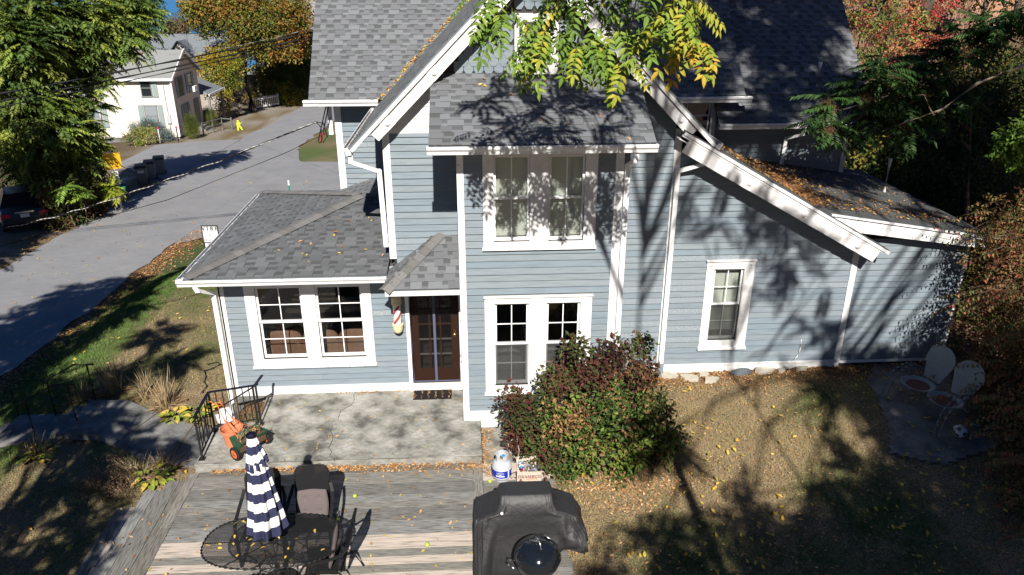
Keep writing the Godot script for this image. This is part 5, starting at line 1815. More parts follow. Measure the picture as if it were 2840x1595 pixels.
	for w in st:
		m = MB.new()
		var poly := PackedVector2Array()
		for k in 9:
			var a := TAU * k / 9
			var r: float = w[2] * rng.randf_range(0.72, 1.05)
			poly.append(Vector2(cos(a) * r, sin(a) * r * 0.55))
		m.prism(poly, Transform3D(Basis(Vector3.RIGHT, Vector3(0, 0, 1), Vector3(0, -1, 0)).rotated(Vector3(0, 0, 1), rng.randf_range(-0.08, 0.08)), Vector3(0, 0.05, 0)), 0.07)
		var o := put(self, "flat_stone", m, M.slate if w[2] == 0.22 else M.stone)
		o.position = Vector3(w[0], land(w[0], w[1]) + 0.01, w[1])
		o.rotation.y = rng.randf_range(-0.5, 0.5)
		tag(o, w[3], "stone", "flat stones along the lean-to wall")
	# shell-back metal settee by the shrubs
	var gy := land(7.75, -10.45)
	var c := thing("metal_settee", "old shell backed metal garden settee with tube arms at the lawn's edge", "settee", Vector3(7.72, gy, -10.45), -PI / 2 + 0.28)
	for k in 2:
		var x := -0.28 + 0.56 * k
		m = MB.new()
		m.lathe([Vector2(0.0, 0.37), Vector2(0.2, 0.385), Vector2(0.265, 0.42), Vector2(0.28, 0.43), Vector2(0.262, 0.432), Vector2(0.2, 0.40), Vector2(0.0, 0.385)], Vector3(x, 0, 0.06), 32, Vector3(1, 1, 0.95))
		var seat := put(c, "seat", m, M.shell)
		m = MB.new()
		m.lathe([Vector2(0.0, 0.389), Vector2(0.19, 0.402)], Vector3(x, 0, 0.06), 24)
		put(seat, "worn_paint", m, M.redrust)
		m = MB.new()
		var bk := PackedVector2Array()
		for i in 20:
			var a := PI * i / 19.0
			bk.append(Vector2(0.27 * cos(a), 0.36 + 0.26 * sin(a)))
		bk.append(Vector2(-0.16, 0.0))
		bk.append(Vector2(0.16, 0.0))
		m.prism(bk, Transform3D(Basis(Vector3.RIGHT, -0.30), Vector3(x, 0.44, -0.24)), 0.014)
		put(c, "backrest", m, M.shell)
		m = MB.new()
		var rimp := []
		for i in 20:
			var a := PI * i / 19.0
			rimp.append(Transform3D(Basis(Vector3.RIGHT, -0.30), Vector3(x, 0.44, -0.24)) * Vector3(0.27 * cos(a), 0.36 + 0.26 * sin(a), 0.007))
		m.tube(rimp, [0.014], 8)
		put(c, "back_rim", m, M.shell)
	for x in [-0.62, -0.52, 0.52, 0.62]:
		m = MB.new()
		var arc := []
		for i in 15:
			var a := PI * i / 14.0
			arc.append(Vector3(x, 0.02 + 0.62 * pow(sin(a), 0.75), 0.42 * cos(a) + 0.02))
		m.tube(arc, [0.019], 10)
		put(c, "arm_tube", m, M.shell)
	m = MB.new()
	m.tube([Vector3(-0.6, 0.35, -0.1), Vector3(0.6, 0.35, -0.1)], [0.017], 8)
	m.tube([Vector3(-0.6, 0.02, -0.4), Vector3(0.6, 0.02, -0.4)], [0.017], 8)
	put(c, "cross_tube", m, M.shell)
	# football
	var fb := thing("soccer_ball", "scuffed black and white ball under the shrubs near the settee", "ball", Vector3(7.86, land(7.86, -9.82) + 0.11, -9.82))
	m = MB.new()
	m.ball(Vector3.ZERO, Vector3(0.11, 0.11, 0.11), 16, 24)
	put(fb, "ball", m, M.ball_white)
	var g := (1.0 + sqrt(5.0)) / 2.0
	for v in [Vector3(0, 1, g), Vector3(0, -1, g), Vector3(0, 1, -g), Vector3(0, -1, -g), Vector3(1, g, 0), Vector3(-1, g, 0), Vector3(1, -g, 0), Vector3(-1, -g, 0), Vector3(g, 0, 1), Vector3(-g, 0, 1), Vector3(g, 0, -1), Vector3(-g, 0, -1)]:
		var d0: Vector3 = (Basis(Vector3(1, 0.3, 0.2).normalized(), 0.5) * v.normalized())
		var e1 := d0.cross(Vector3(0.3, 0.8, 0.5)).normalized()
		var e2 := d0.cross(e1)
		m = MB.new()
		for i in 5:
			var a0 := TAU * i / 5
			var a1 := TAU * (i + 1) / 5
			m.tri(d0 * 0.1125, (d0 + (e1 * cos(a0) + e2 * sin(a0)) * 0.36).normalized() * 0.1115, (d0 + (e1 * cos(a1) + e2 * sin(a1)) * 0.36).normalized() * 0.1115)
		put(fb, "black_panel", m, M.rubber)
	# inside the rooms: a sofa against the porch window, an armchair in the bay
	var so := thing("sofa", "brown sofa with its back against the porch window", "sofa", Vector3(-2.8, 0.16, -12.62))
	for k in 3:
		m = MB.new()
		m.ball(Vector3(-0.66 + 0.66 * k, 0.80, 0.10), Vector3(0.34, 0.24, 0.13), 10, 16)
		put(so, "back_cushion", m, M.sofa)
	m = MB.new()
	m.box(Vector3(-1.0, 0.12, 0.08), Vector3(1.0, 0.78, 0.22))
	put(so, "back", m, M.sofa)
	m = MB.new()
	m.box(Vector3(-1.0, 0.12, -0.6), Vector3(1.0, 0.42, 0.08))
	put(so, "seat", m, M.sofa)
	var ac := thing("armchair", "pale armchair just inside the lower bay window", "armchair", Vector3(0.95, 0.16, -11.7))
	for k in 2:
		m = MB.new()
		m.ball(Vector3(-0.32 + 0.75 * k, 0.62, 0.0), Vector3(0.30, 0.30, 0.20), 10, 16)
		put(ac, "back_cushion", m, M.beige)
	m = MB.new()
	m.box(Vector3(-0.7, 0.0, -0.2), Vector3(0.85, 0.45, 0.45))
	put(ac, "seat", m, M.beige)


# ---------- the street side ----------
func gable_house(o: Node3D, lo: Vector3, hi: Vector3, ridge: float, along_x: bool, wall: Material, roof: Material, over := 0.3) -> void:   # walls, roof and siding of a plain house
	var m := MB.new()
	m.box(lo, hi)
	put(o, "wall", m, wall)
	var g := MB.new()
	if along_x:
		var mid := (lo.z + hi.z) / 2
		g.prism(PackedVector2Array([Vector2(lo.z, hi.y), Vector2(hi.z, hi.y), Vector2(mid, ridge - 0.12)]), Transform3D(Basis(Vector3(0, 0, 1), Vector3.UP, Vector3(-1, 0, 0)), Vector3(hi.x, 0, 0)), hi.x - lo.x)
		put(o, "gable", g, wall)
		var k := (ridge - hi.y) / ((hi.z - lo.z) / 2)
		m = MB.new()
		for s in [-1.0, 1.0]:
			var e: float = (hi.z - mid + over) * s
			m.hexa([Vector3(lo.x - over, hi.y - over * k, mid + e), Vector3(hi.x + over, hi.y - over * k, mid + e), Vector3(hi.x + over, ridge, mid), Vector3(lo.x - over, ridge, mid), Vector3(lo.x - over, hi.y - over * k + 0.1, mid + e), Vector3(hi.x + over, hi.y - over * k + 0.1, mid + e), Vector3(hi.x + over, ridge + 0.1, mid), Vector3(lo.x - over, ridge + 0.1, mid)])
		put(o, "roof", m, roof)
	else:
		var mid := (lo.x + hi.x) / 2
		g.prism(PackedVector2Array([Vector2(lo.x, hi.y), Vector2(hi.x, hi.y), Vector2(mid, ridge - 0.12)]), Transform3D(Basis(), Vector3(0, 0, lo.z)), hi.z - lo.z)
		put(o, "gable", g, wall)
		var k := (ridge - hi.y) / ((hi.x - lo.x) / 2)
		m = MB.new()
		for s in [-1.0, 1.0]:
			var e: float = (hi.x - mid + over) * s
			m.hexa([Vector3(mid, ridge, hi.z + over), Vector3(mid + e, hi.y - over * k, hi.z + over), Vector3(mid + e, hi.y - over * k, lo.z - over), Vector3(mid, ridge, lo.z - over), Vector3(mid, ridge + 0.1, hi.z + over), Vector3(mid + e, hi.y - over * k + 0.1, hi.z + over), Vector3(mid + e, hi.y - over * k + 0.1, lo.z - over), Vector3(mid, ridge + 0.1, lo.z - over)])
		put(o, "roof", m, roof)

func far_window(o: Node3D, c: Vector3, w: float, h: float, face_x: bool, shutters: Array, curtain := false) -> void:
	var f := Transform3D(Basis(), c)
	if face_x: f = Transform3D(Basis(Vector3.UP, PI / 2), c)
	var m := MB.new()
	for s in [[Vector3(0, h / 2, 0), Vector3(w + 0.1, 0.06, 0.05)], [Vector3(0, -h / 2, 0), Vector3(w + 0.1, 0.07, 0.07)], [Vector3(-w / 2, 0, 0), Vector3(0.06, h, 0.05)], [Vector3(w / 2, 0, 0), Vector3(0.06, h, 0.05)], [Vector3(0, 0, 0.0), Vector3(w, 0.05, 0.045)]]:
		m.obox(f.translated_local(s[0]), s[1])
	var win := put(o, "window", m, M.shed)
	for k in 2:
		m = MB.new()
		m.obox(f.translated_local(Vector3(0, h / 4 * (1 - 2 * k), 0.004)), Vector3(w - 0.06, h / 2 - 0.06, 0.012))
		put(win, "pane", m, M.shell if curtain else M.carglass)
	for s in shutters:
		m = MB.new()
		var x: float = s * (w / 2 + 0.26)
		m.obox(f.translated_local(Vector3(x, 0, 0.01)), Vector3(0.36, h + 0.08, 0.04))
		for k in 9:
			m.obox(f.translated_local(Vector3(x, -h / 2 + h * (k + 0.5) / 9, 0.032)), Vector3(0.28, h / 22, 0.012))
		put(win, "shutter", m, M.shutter)

func build_street() -> void:
	# white house across the road
	var w := thing("white_house", "cream sided two storey house with grey green shutters across the road", "house")
	gable_house(w, Vector3(-31.5, -4.9, -62.2), Vector3(-21.3, 0.30, -56.5), 1.85, true, M.vinyl_cream, M.roof_grey)
	var m := MB.new()
	for k in 44:
		var y := -3.95 + 0.098 * k
		m.hexa([Vector3(-31.5, y, -56.478), Vector3(-21.3, y, -56.478), Vector3(-21.3, y, -56.5), Vector3(-31.5, y, -56.5), Vector3(-31.5, y + 0.096, -56.495), Vector3(-21.3, y + 0.096, -56.495), Vector3(-21.3, y + 0.096, -56.5), Vector3(-31.5, y + 0.096, -56.5)])
		m.hexa([Vector3(-21.278, y, -56.5), Vector3(-21.278, y, -62.2), Vector3(-21.3, y, -62.2), Vector3(-21.3, y, -56.5), Vector3(-21.295, y + 0.096, -56.5), Vector3(-21.295, y + 0.096, -62.2), Vector3(-21.3, y + 0.096, -62.2), Vector3(-21.3, y + 0.096, -56.5)])
	for k in 14:
		var y := 0.36 + 0.098 * k
		var half := 2.85 * (1.75 - y) / 1.5
		m.hexa([Vector3(-21.278, y, -59.35 + half), Vector3(-21.278, y, -59.35 - half), Vector3(-21.3, y, -59.35 - half), Vector3(-21.3, y, -59.35 + half), Vector3(-21.295, y + 0.096, -59.35 + half), Vector3(-21.295, y + 0.096, -59.35 - half), Vector3(-21.3, y + 0.096, -59.35 - half), Vector3(-21.3, y + 0.096, -59.35 + half)])
	put(w, "siding", m, M.vinyl_cream).set_meta("kind", "stuff")
	box_part(w, "foundation", Vector3(-31.6, -5.2, -62.3), Vector3(-21.25, -3.95, -56.45), M.path)
	box_part(w, "eave_gutter", Vector3(-31.9, 0.10, -56.22), Vector3(-21.0, 0.26, -56.10), M.vinyl)
	for s in [[-56.2, 0.22, -59.35, 1.93], [-62.5, 0.22, -59.35, 1.93]]:
		m = MB.new()
		m.bar(Vector3(-20.98, s[1], s[0]), Vector3(-20.98, s[3], s[2]), 0.05, 0.2)
		put(w, "rake_board", m, M.vinyl)
	box_part(w, "corner_board", Vector3(-21.38, -4.0, -56.49), Vector3(-21.26, 0.2, -56.45), M.vinyl)
	m = MB.new()
	m.bar(Vector3(-21.2, 0.1, -56.35), Vector3(-21.2, -3.9, -56.35), 0.09, 0.08, Vector3(0, 0, 1))
	put(w, "downspout", m, M.vinyl)
	far_window(w, Vector3(-23.05, -0.42, -56.45), 0.72, 1.2, false, [1.0])
	far_window(w, Vector3(-23.0, -2.42, -56.45), 0.86, 1.5, false, [-1.0, 1.0], true)
	far_window(w, Vector3(-27.0, -2.42, -56.45), 0.86, 1.5, false, [-1.0, 1.0], true)
	far_window(w, Vector3(-27.0, -0.42, -56.45), 0.8, 1.2, false, [-1.0, 1.0])
	far_window(w, Vector3(-21.25, -0.55, -58.2), 0.8, 1.35, true, [-1.0, 1.0])
	far_window(w, Vector3(-21.25, -0.55, -60.3), 0.8, 1.35, true, [-1.0, 1.0])
	far_window(w, Vector3(-21.25, -2.65, -58.6), 0.85, 1.5, true, [-1.0, 1.0])
	m = MB.new()
	m.box(Vector3(-21.3, -3.9, -61.5), Vector3(-21.22, -1.85, -60.5))
	put(w, "door", m, M.shed)
	box_part(w, "air_conditioner", Vector3(-21.3, -1.2, -60.6), Vector3(-20.85, -0.8, -60.0), M.vinyl)
	for k in 3:
		box_part(w, "step", Vector3(-21.25, -4.5, -61.7), Vector3(-20.9 + 0.3 * k, -3.95 - 0.18 * k, -60.3 + 0.004 * k), M.path)
	m = MB.new()
	m.box(Vector3(-21.95, -2.95, -56.48), Vector3(-21.65, -2.35, -56.36))
	m.tube([Vector3(-21.8, -2.35, -56.42), Vector3(-21.8, 0.0, -56.42)], [0.02], 6)
	m.tube([Vector3(-21.8, -2.95, -56.42), Vector3(-21.8, -4.0, -56.42)], [0.03], 6)
	put(w, "electric_meter", m, M.greysteel)
	m = MB.new()
	m.tube([Vector3(-26.6, -4.0, -56.38), Vector3(-26.6, -2.0, -56.38)], [0.05], 8)
	m.tube([Vector3(-28.6, -0.5, -56.4), Vector3(-28.6, 2.6, -57.0)], [0.06], 8)
	put(w, "pipe", m, M.vinyl)
	m = MB.new()
	m.box(Vector3(-24.2, 1.55, -59.0), Vector3(-23.8, 1.8, -58.7))
	put(w, "roof_vent", m, M.rust)
	m = MB.new()
	m.hexa([Vector3(-23.4, -1.75, -62.25), Vector3(-20.6, -1.75, -62.25), Vector3(-20.6, -1.75, -66.2), Vector3(-23.4, -1.75, -66.2), Vector3(-23.2, -0.6, -63.0), Vector3(-22.9, -0.6, -63.0), Vector3(-22.9, -0.6, -65.6), Vector3(-23.2, -0.6, -65.6)])
	put(w, "porch_roof", m, M.roof_dark)
	for z in [-62.6, -65.9]:
		box_part(w, "porch_post", Vector3(-20.85, -4.7, z - 0.08), Vector3(-20.7, -1.75, z + 0.08), M.shed)
	box_part(w, "porch_fascia", Vector3(-20.62, -1.88, -66.2), Vector3(-20.56, -1.72, -62.2), M.vinyl)
	# timber rail beside its ramp
	var rr := thing("ramp_railing", "low grey timber railing along the ramp of the white house", "railing")
	for h in [0.45, 0.85]:
		m = MB.new()
		m.bar(Vector3(-19.9, -4.05 + h, -57.6), Vector3(-19.4, -4.2 + h, -60.6), 0.06, 0.07)
		m.bar(Vector3(-19.4, -4.2 + h, -60.6), Vector3(-18.7, -4.3 + h, -60.8), 0.06, 0.07)
		put(rr, "rail", m, M.deck_x[1])
	for p in [Vector3(-19.9, 0, -57.6), Vector3(-19.65, 0, -59.1), Vector3(-19.4, 0, -60.6), Vector3(-18.7, 0, -60.8)]:
		box_part(rr, "post", Vector3(p.x - 0.05, road_y(p.z) - 0.3, p.z - 0.05), Vector3(p.x + 0.05, road_y(p.z) + 0.95, p.z + 0.05), M.deck_x[4])
	# second house behind it, grey roof with a small front gable
	var h2 := thing("grey_roofed_house", "house with dark grey roof and small front gable behind the white house", "house")
	gable_house(h2, Vector3(-32.0, -6.5, -84.0), Vector3(-23.8, -0.15, -77.0), 1.5, true, M.far_wall, M.roof_dark)
	var h3 := MB.new()
	h3.prism(PackedVector2Array([Vector2(-28.7, -0.6), Vector2(-26.1, -0.6), Vector2(-27.4, 1.05)]), Transform3D(Basis(), Vector3(0, 0, -78.6)), 2.4)
	put(h2, "front_gable", h3, M.vinyl_cream)
	h3 = MB.new()
	for s in [-1.0, 1.0]:
		h3.bar(Vector3(-27.4, 1.22, -77.2), Vector3(-27.4 + 1.6 * s, -0.75, -77.2), 2.4, 0.1, Vector3(0, 0, 1).cross(Vector3(s, -1, 0)))
	put(h2, "gable_roof", h3, M.roof_dark)
	m = MB.new()
	m.tube([Vector3(-26.3, -0.2, -76.0), Vector3(-26.4, 2.3, -76.0)], [0.025], 6)
	m.tube([Vector3(-28.0, 2.1, -76.0), Vector3(-25.0, 2.2, -76.0)], [0.02], 6)
	m.tube([Vector3(-26.9, 1.8, -76.0), Vector3(-25.3, 2.0, -75.2)], [0.02], 6)
	put(h2, "antenna", m, M.iron)
	var sh := thing("dark_shed", "low dark shed half hidden in the yellow shrubs beyond the tree stump", "shed")
	gable_house(sh, Vector3(-25.6, -7.5, -92.0), Vector3(-21.6, -3.4, -88.0), -2.3, false, M.shed, M.roof_dark)
	var fb := thing("far_building", "large grey roofed white building beyond the trees at the end of the road", "building")
	gable_house(fb, Vector3(-19.6, -8.0, -106.0), Vector3(-8.0, 0.55, -96.0), 5.2, true, M.vinyl_cream, M.roof_grey, 0.5)
	# picket fences
	for k in 2:
		var f := thing("picket_fence", ["long white picket fence to the right of the tree stump", "short white picket fence by the bend of the road"][k], "fence", Vector3.ZERO, 0.0, "white picket fences")
		var a: Vector3 = [Vector3(-21.1, 0, -74.4), Vector3(-20.2, 0, -92.0)][k]
		var b: Vector3 = [Vector3(-18.9, 0, -77.4), Vector3(-19.2, 0, -93.4)][k]
		var n: int = [17, 6][k]
		var y: float = road_y(a.z) + 0.02
		for i in n:
			var p := a.lerp(b, i / (n - 1.0))
			var q := MB.new()
			var wd := 0.07 if i not in [0, n - 1] else 0.13
			q.bar(p + Vector3(0, y, 0), p + Vector3(0, y + (1.02 if wd < 0.1 else 1.12), 0), wd, 0.04, (b - a).normalized().cross(Vector3.UP))
			put(f, "picket" if wd < 0.1 else "post", q, M.white)
		for hh in [0.12, 0.85]:
			var q := MB.new()
			q.bar(a + Vector3(0, y + hh, 0), b + Vector3(0, y + hh, 0), 0.05, 0.09)
			put(f, "rail", q, M.white)
	# stump
	m = MB.new()
	var sy := road_y(-70.4)
	m.tube([Vector3(-20.75, sy - 0.2, -70.4), Vector3(-20.75, sy + 0.25, -70.4), Vector3(-20.8, sy + 0.9, -70.4), Vector3(-20.75, sy + 1.75, -70.4)], [0.72, 0.52, 0.46, 0.52], 14)
	m.tube([Vector3(-20.9, sy + 1.3, -70.4), Vector3(-21.5, sy + 2.1, -70.5)], [0.22, 0.16], 8)
	tag(put(self, "tree_stump", m, M.bark_pale), "thick pale tree stump beside the white picket fence", "stump")
	# green child-shaped warning figure at the road edge
	var fg := thing("warning_figure", "lime green child shaped warning figure with red cap at the road edge", "figure", Vector3(-18.0, road_y(-60.2), -60.2), 0.35)
	m = MB.new()
	var ft := Transform3D(Basis(), Vector3(0, 0, -0.03))
	m.prism(PackedVector2Array([Vector2(-0.13, 0.34), Vector2(0.10, 0.34), Vector2(0.12, 0.60), Vector2(0.06, 0.66), Vector2(-0.07, 0.66), Vector2(-0.15, 0.56)]), ft, 0.06)
	m.prism(PackedVector2Array([Vector2(-0.13, 0.34), Vector2(0.0, 0.34), Vector2(-0.02, 0.2), Vector2(-0.02, 0.0), Vector2(-0.13, 0.0)]), ft, 0.06)
	m.prism(PackedVector2Array([Vector2(-0.01, 0.34), Vector2(0.11, 0.34), Vector2(0.22, 0.14), Vector2(0.27, 0.06), Vector2(0.19, 0.0), Vector2(0.08, 0.18)]), ft, 0.06)
	put(fg, "body", m, M.lime)
	m = MB.new()
	m.tube([Vector3(0.04, 0.58, 0), Vector3(0.14, 0.52, 0), Vector3(0.28, 0.60, 0)], [0.035], 8)
	put(fg, "arm", m, M.lime)
	m = MB.new()
	m.ball(Vector3(-0.02, 0.74, 0), Vector3(0.085, 0.10, 0.07), 8, 12)
	put(fg, "head", m, M.lime)
	m = MB.new()
	m.ball(Vector3(-0.03, 0.81, 0), Vector3(0.085, 0.04, 0.075), 6, 12)
	m.box(Vector3(-0.15, 0.79, -0.05), Vector3(-0.06, 0.81, 0.05))
	put(fg, "cap", m, M.taillight)
	# wheeled bins
	var bin := thing("wheeled_bin", "grey wheeled bin with a white sticker, nearest of the three at the kerb", "bin", Vector3(-17.25, road_y(-39.6), -39.7), 0.35, "wheeled bins at the road edge")
	m = MB.new()
	m.hexa([Vector3(-0.22, 0.03, 0.24), Vector3(0.22, 0.03, 0.24), Vector3(0.22, 0.03, -0.24), Vector3(-0.22, 0.03, -0.24), Vector3(-0.29, 0.92, 0.32), Vector3(0.29, 0.92, 0.32), Vector3(0.29, 0.92, -0.34), Vector3(-0.29, 0.92, -0.34)])
	put(bin, "body", m, M.bin)
	m = MB.new()
	m.hexa([Vector3(-0.31, 0.925, 0.36), Vector3(0.31, 0.925, 0.36), Vector3(0.31, 0.925, -0.38), Vector3(-0.31, 0.925, -0.38), Vector3(-0.27, 1.03, 0.30), Vector3(0.27, 1.03, 0.30), Vector3(0.27, 1.05, -0.36), Vector3(-0.27, 1.05, -0.36)])
	put(bin, "lid", m, M.bin_lid)
	m = MB.new()
	m.tube([Vector3(-0.25, 0.95, -0.42), Vector3(0.25, 0.95, -0.42)], [0.02], 8)
	put(bin, "handle", m, M.bin_lid)
	for x in [-0.25, 0.25]:
		m = MB.new()
		m.lathe([Vector2(0, -0.03), Vector2(0.12, -0.03), Vector2(0.12, 0.03), Vector2(0, 0.03)], Vector3.ZERO, 16)
		put(bin, "wheel", m, M.rubber).transform = Transform3D(Basis(Vector3(0, 0, 1), PI / 2), Vector3(x, 0.12, -0.24))
	box_part(bin, "sticker", Vector3(-0.16, 0.66, 0.296), Vector3(0.14, 0.80, 0.31), M.print_white)
	for k in 2:
		var c := copy(bin, ["grey wheeled bin with a black lid in the middle of the three", "dark wheeled bin farthest up the kerb of the three"][k], Vector3(-17.3 + 0.02 * k, road_y(-41.0 - 1.2 * k), -40.95 - 1.25 * k), 0.30)
		var st := c.get_node("sticker")
		c.remove_child(st)
		st.free()
	for k in 2:
		var b := thing("recycling_box", ["blue recycling box leaning at the hedge behind the bins", "low grey blue recycling box behind the first bin"][k], "box", Vector3(-17.85 - 0.1 * k, road_y(-38.6), -38.4 - 0.7 * k), 0.5 + 0.4 * k, "recycling boxes by the hedge")
		m = MB.new()
		m.hexa([Vector3(-0.2, 0, 0.15), Vector3(0.2, 0, 0.15), Vector3(0.2, 0, -0.15), Vector3(-0.2, 0, -0.15), Vector3(-0.25, 0.36, 0.2), Vector3(0.25, 0.36, 0.2), Vector3(0.25, 0.36, -0.2), Vector3(-0.25, 0.36, -0.2)])
		put(b, "tub", m, [M.blue_bottle, M.shutter][k])
		m = MB.new()
		m.box(Vector3(-0.27, 0.34, -0.22), Vector3(0.27, 0.38, 0.22))
		put(b, "rim", m, M.shutter)
	# sign post in the hedge: yellow over white over green
	var sp := thing("sign_post", "leaning post with a yellow, a white and a green sign in the hedge", "signpost", Vector3(-15.95, road_y(-34.2), -34.0), 0.72)
	m = MB.new()
	m.bar(Vector3(0, 0, -0.03), Vector3(0.02, 2.75, -0.03), 0.06, 0.04, Vector3(0, 0, 1))
	put(sp, "post", m, M.greysteel)
	for s in [[0.42, 2.0, 0.74, 0.72, M.sign_yellow, 4], [0.24, 1.28, 0.30, 0.62, M.print_white, 7], [0.22, 0.82, 0.66, 0.34, M.sign_green, 2]]:
		m = MB.new()
		m.obox(Transform3D(Basis(), Vector3(0.0, s[1] + s[3] / 2 - 0.1, 0.0)), Vector3(s[2], s[3], 0.012))
		var panel := put(sp, "sign_panel", m, s[4])
		m = MB.new()   # rows of small unreadable print
		for k in s[5]:
			var y: float = s[1] - 0.1 + s[3] * (k + 0.6) / (s[5] + 0.2)
			var x: float = -s[2] * 0.38
			rng.seed = 700 + k
			while x < s[2] * 0.36:
				var ww := rng.randf_range(0.02, 0.045)
				m.obox(Transform3D(Basis(), Vector3(x, y, 0.008)), Vector3(ww * 0.7, s[3] * 0.055, 0.003))
				x += ww + (0.05 if rng.randf() < 0.2 else 0.0)
		put(panel, "print", m, M.print_white if s[4] == M.sign_green else M.brown_print)
	# estate sign on the bank
	var v := thing("yard_sign", "white rental sign with black frame on the bank behind the porch roof", "sign", Vector3(-9.22, -2.05, -25.77), -0.06)
	m = MB.new()
	m.box(Vector3(-0.265, 0.39, -0.006), Vector3(0.265, 0.985, 0.006))
	var pn := put(v, "panel", m, M.print_white)
	m = MB.new()
	for s in [[Vector3(-0.28, 0, 0), Vector3(-0.28, 1.0, 0)], [Vector3(0.28, 0, 0), Vector3(0.28, 1.0, 0)], [Vector3(-0.28, 0.99, 0), Vector3(0.28, 0.99, 0)], [Vector3(-0.28, 0.375, 0), Vector3(0.28, 0.375, 0)]]:
		m.bar(s[0], s[1], 0.025, 0.03)
	put(v, "frame", m, M.black)
	m = MB.new()
	m.box(Vector3(-0.25, 0.20, -0.006), Vector3(0.25, 0.355, 0.006))
	var rd := put(v, "rider", m, M.print_white)
	text(pn, "lettering", "V I B E", Transform3D(Basis(), Vector3(0, 0.89, 0.008)), 0.135, M.rubber, true)
	text(pn, "lettering", "SHORT TERM RENTAL", Transform3D(Basis(), Vector3(0, 0.795, 0.008)), 0.036, M.greysteel, false)
	text(pn, "lettering", "MANAGEMENT", Transform3D(Basis(), Vector3(0, 0.745, 0.008)), 0.036, M.greysteel, false)
	text(pn, "lettering", "585.333.6361", Transform3D(Basis(), Vector3(0, 0.46, 0.008)), 0.062, M.rubber, false)
	m = MB.new()
	m.bar(Vector3(-0.045, 0.68, 0.008), Vector3(0.02, 0.565, 0.008), 0.004, 0.022, Vector3(1, 0.55, 0))
	m.lathe([Vector2(0, -0.002), Vector2(0.012, -0.002), Vector2(0.012, 0.002), Vector2(0, 0.002)], Vector3.ZERO, 10)
	put(pn, "emblem", m, M.sign_green)
	text(rd, "lettering", "VACATION", Transform3D(Basis(), Vector3(0.02, 0.315, 0.008)), 0.055, M.rubber, true)
	text(rd, "lettering", "RENTAL", Transform3D(Basis(), Vector3(0.02, 0.245, 0.008)), 0.055, M.rubber, true)
	# road marker, two hydrant flags
	var mk := thing("marker_post", "thin green road marker with a white top behind the porch ridge", "marker post", Vector3(-8.6, road_y(-35.3), -35.3))
	box_part(mk, "post", Vector3(-0.035, 0, -0.012), Vector3(0.035, 0.75, 0.012), M.sign_green)
	box_part(mk, "white_top", Vector3(-0.036, 0.75, -0.013), Vector3(0.036, 1.0, 0.013), M.print_white)
	for k in 2:
		var f := thing("reflector_stake", ["red topped white stake by the meter of the white house", "red topped dark stake in front of the round clipped shrub"][k], "stake", Vector3([-21.9, -20.7][k], road_y(-54.6), [-54.4, -54.6][k]), 0.0, "red topped stakes")
		box_part(f, "stake", Vector3(-0.03, 0, -0.03), Vector3(0.03, 0.95, 0.03), [M.print_white, M.iron][k])
		box_part(f, "reflector", Vector3(-0.05, 0.95, -0.04), Vector3(0.05, 1.1, 0.04), M.taillight)
	# parked car, cut by the picture's left edge
	var car := thing("parked_car", "dark car parked in deep shade at the hedge, its tail to the road", "car", Vector3(-19.15, road_y(-31.0) - 0.02, -32.2), 0.50)
	var L := [[-2.2, 0.45, 0.80, 0.70], [-2.05, 0.35, 0.95, 0.86], [-1.0, 0.32, 1.02, 0.90], [0.9, 0.32, 1.04, 0.91], [1.75, 0.34, 1.05, 0.88], [2.1, 0.42, 0.98, 0.82], [2.2, 0.5, 0.75, 0.76]]
	m = MB.new()
	for i in L.size() - 1:
		var a: Array = L[i]
		var b: Array = L[i + 1]
		var ring := func(s: Array) -> Array:
			return [Vector3(-s[3], s[1], s[0]), Vector3(-s[3] - 0.03, (s[1] + s[2]) / 2, s[0]), Vector3(-s[3] + 0.05, s[2], s[0]), Vector3(s[3] - 0.05, s[2], s[0]), Vector3(s[3] + 0.03, (s[1] + s[2]) / 2, s[0]), Vector3(s[3], s[1], s[0])]
		var ra: Array = ring.call(a)
		var rb: Array = ring.call(b)
		for k in 5:
			m.quad(ra[k], rb[k], rb[k + 1], ra[k + 1])
		if i == 0: for k in range(1, 5): m.tri(ra[0], ra[k], ra[k + 1])
		if i == L.size() - 2: for k in range(1, 5): m.tri(rb[0], rb[k + 1], rb[k])
	put(car, "body", m, M.carpaint)
	m = MB.new()
	m.hexa([Vector3(-0.84, 1.0, 1.75), Vector3(0.84, 1.0, 1.75), Vector3(0.84, 1.0, -1.1), Vector3(-0.84, 1.0, -1.1), Vector3(-0.62, 1.46, 1.05), Vector3(0.62, 1.46, 1.05), Vector3(0.62, 1.46, -0.35), Vector3(-0.62, 1.46, -0.35)])
	put(car, "window_glass", m, M.carglass)
	m = MB.new()
	m.box(Vector3(-0.61, 1.455, -0.33), Vector3(0.61, 1.475, 1.02))
	put(car, "roof_panel", m, M.carpaint)
	for s in [-1.0, 1.0]:
		m = MB.new()
		m.box(Vector3(minf(0.5 * s, 0.82 * s), 0.74, 2.08), Vector3(maxf(0.5 * s, 0.82 * s), 0.90, 2.20))
		put(car, "taillight", m, M.taillight)
		for z in [-1.35, 1.35]:
			m = MB.new()
			m.lathe([Vector2(0.2, -0.1), Vector2(0.33, -0.09), Vector2(0.33, 0.09), Vector2(0.2, 0.1)], Vector3.ZERO, 20)
			var wh := put(car, "wheel", m, M.rubber)
			wh.transform = Transform3D(Basis(Vector3(0, 0, 1), PI / 2), Vector3(0.82 * s, 0.33, z))
			m = MB.new()
			m.lathe([Vector2(0.0, -0.08), Vector2(0.2, -0.09), Vector2(0.2, 0.09), Vector2(0.0, 0.08)], Vector3.ZERO, 16)
			put(wh, "rim", m, M.chrome)
	box_part(car, "chrome_strip", Vector3(-0.34, 0.90, 2.16), Vector3(0.34, 0.96, 2.215), M.chrome)
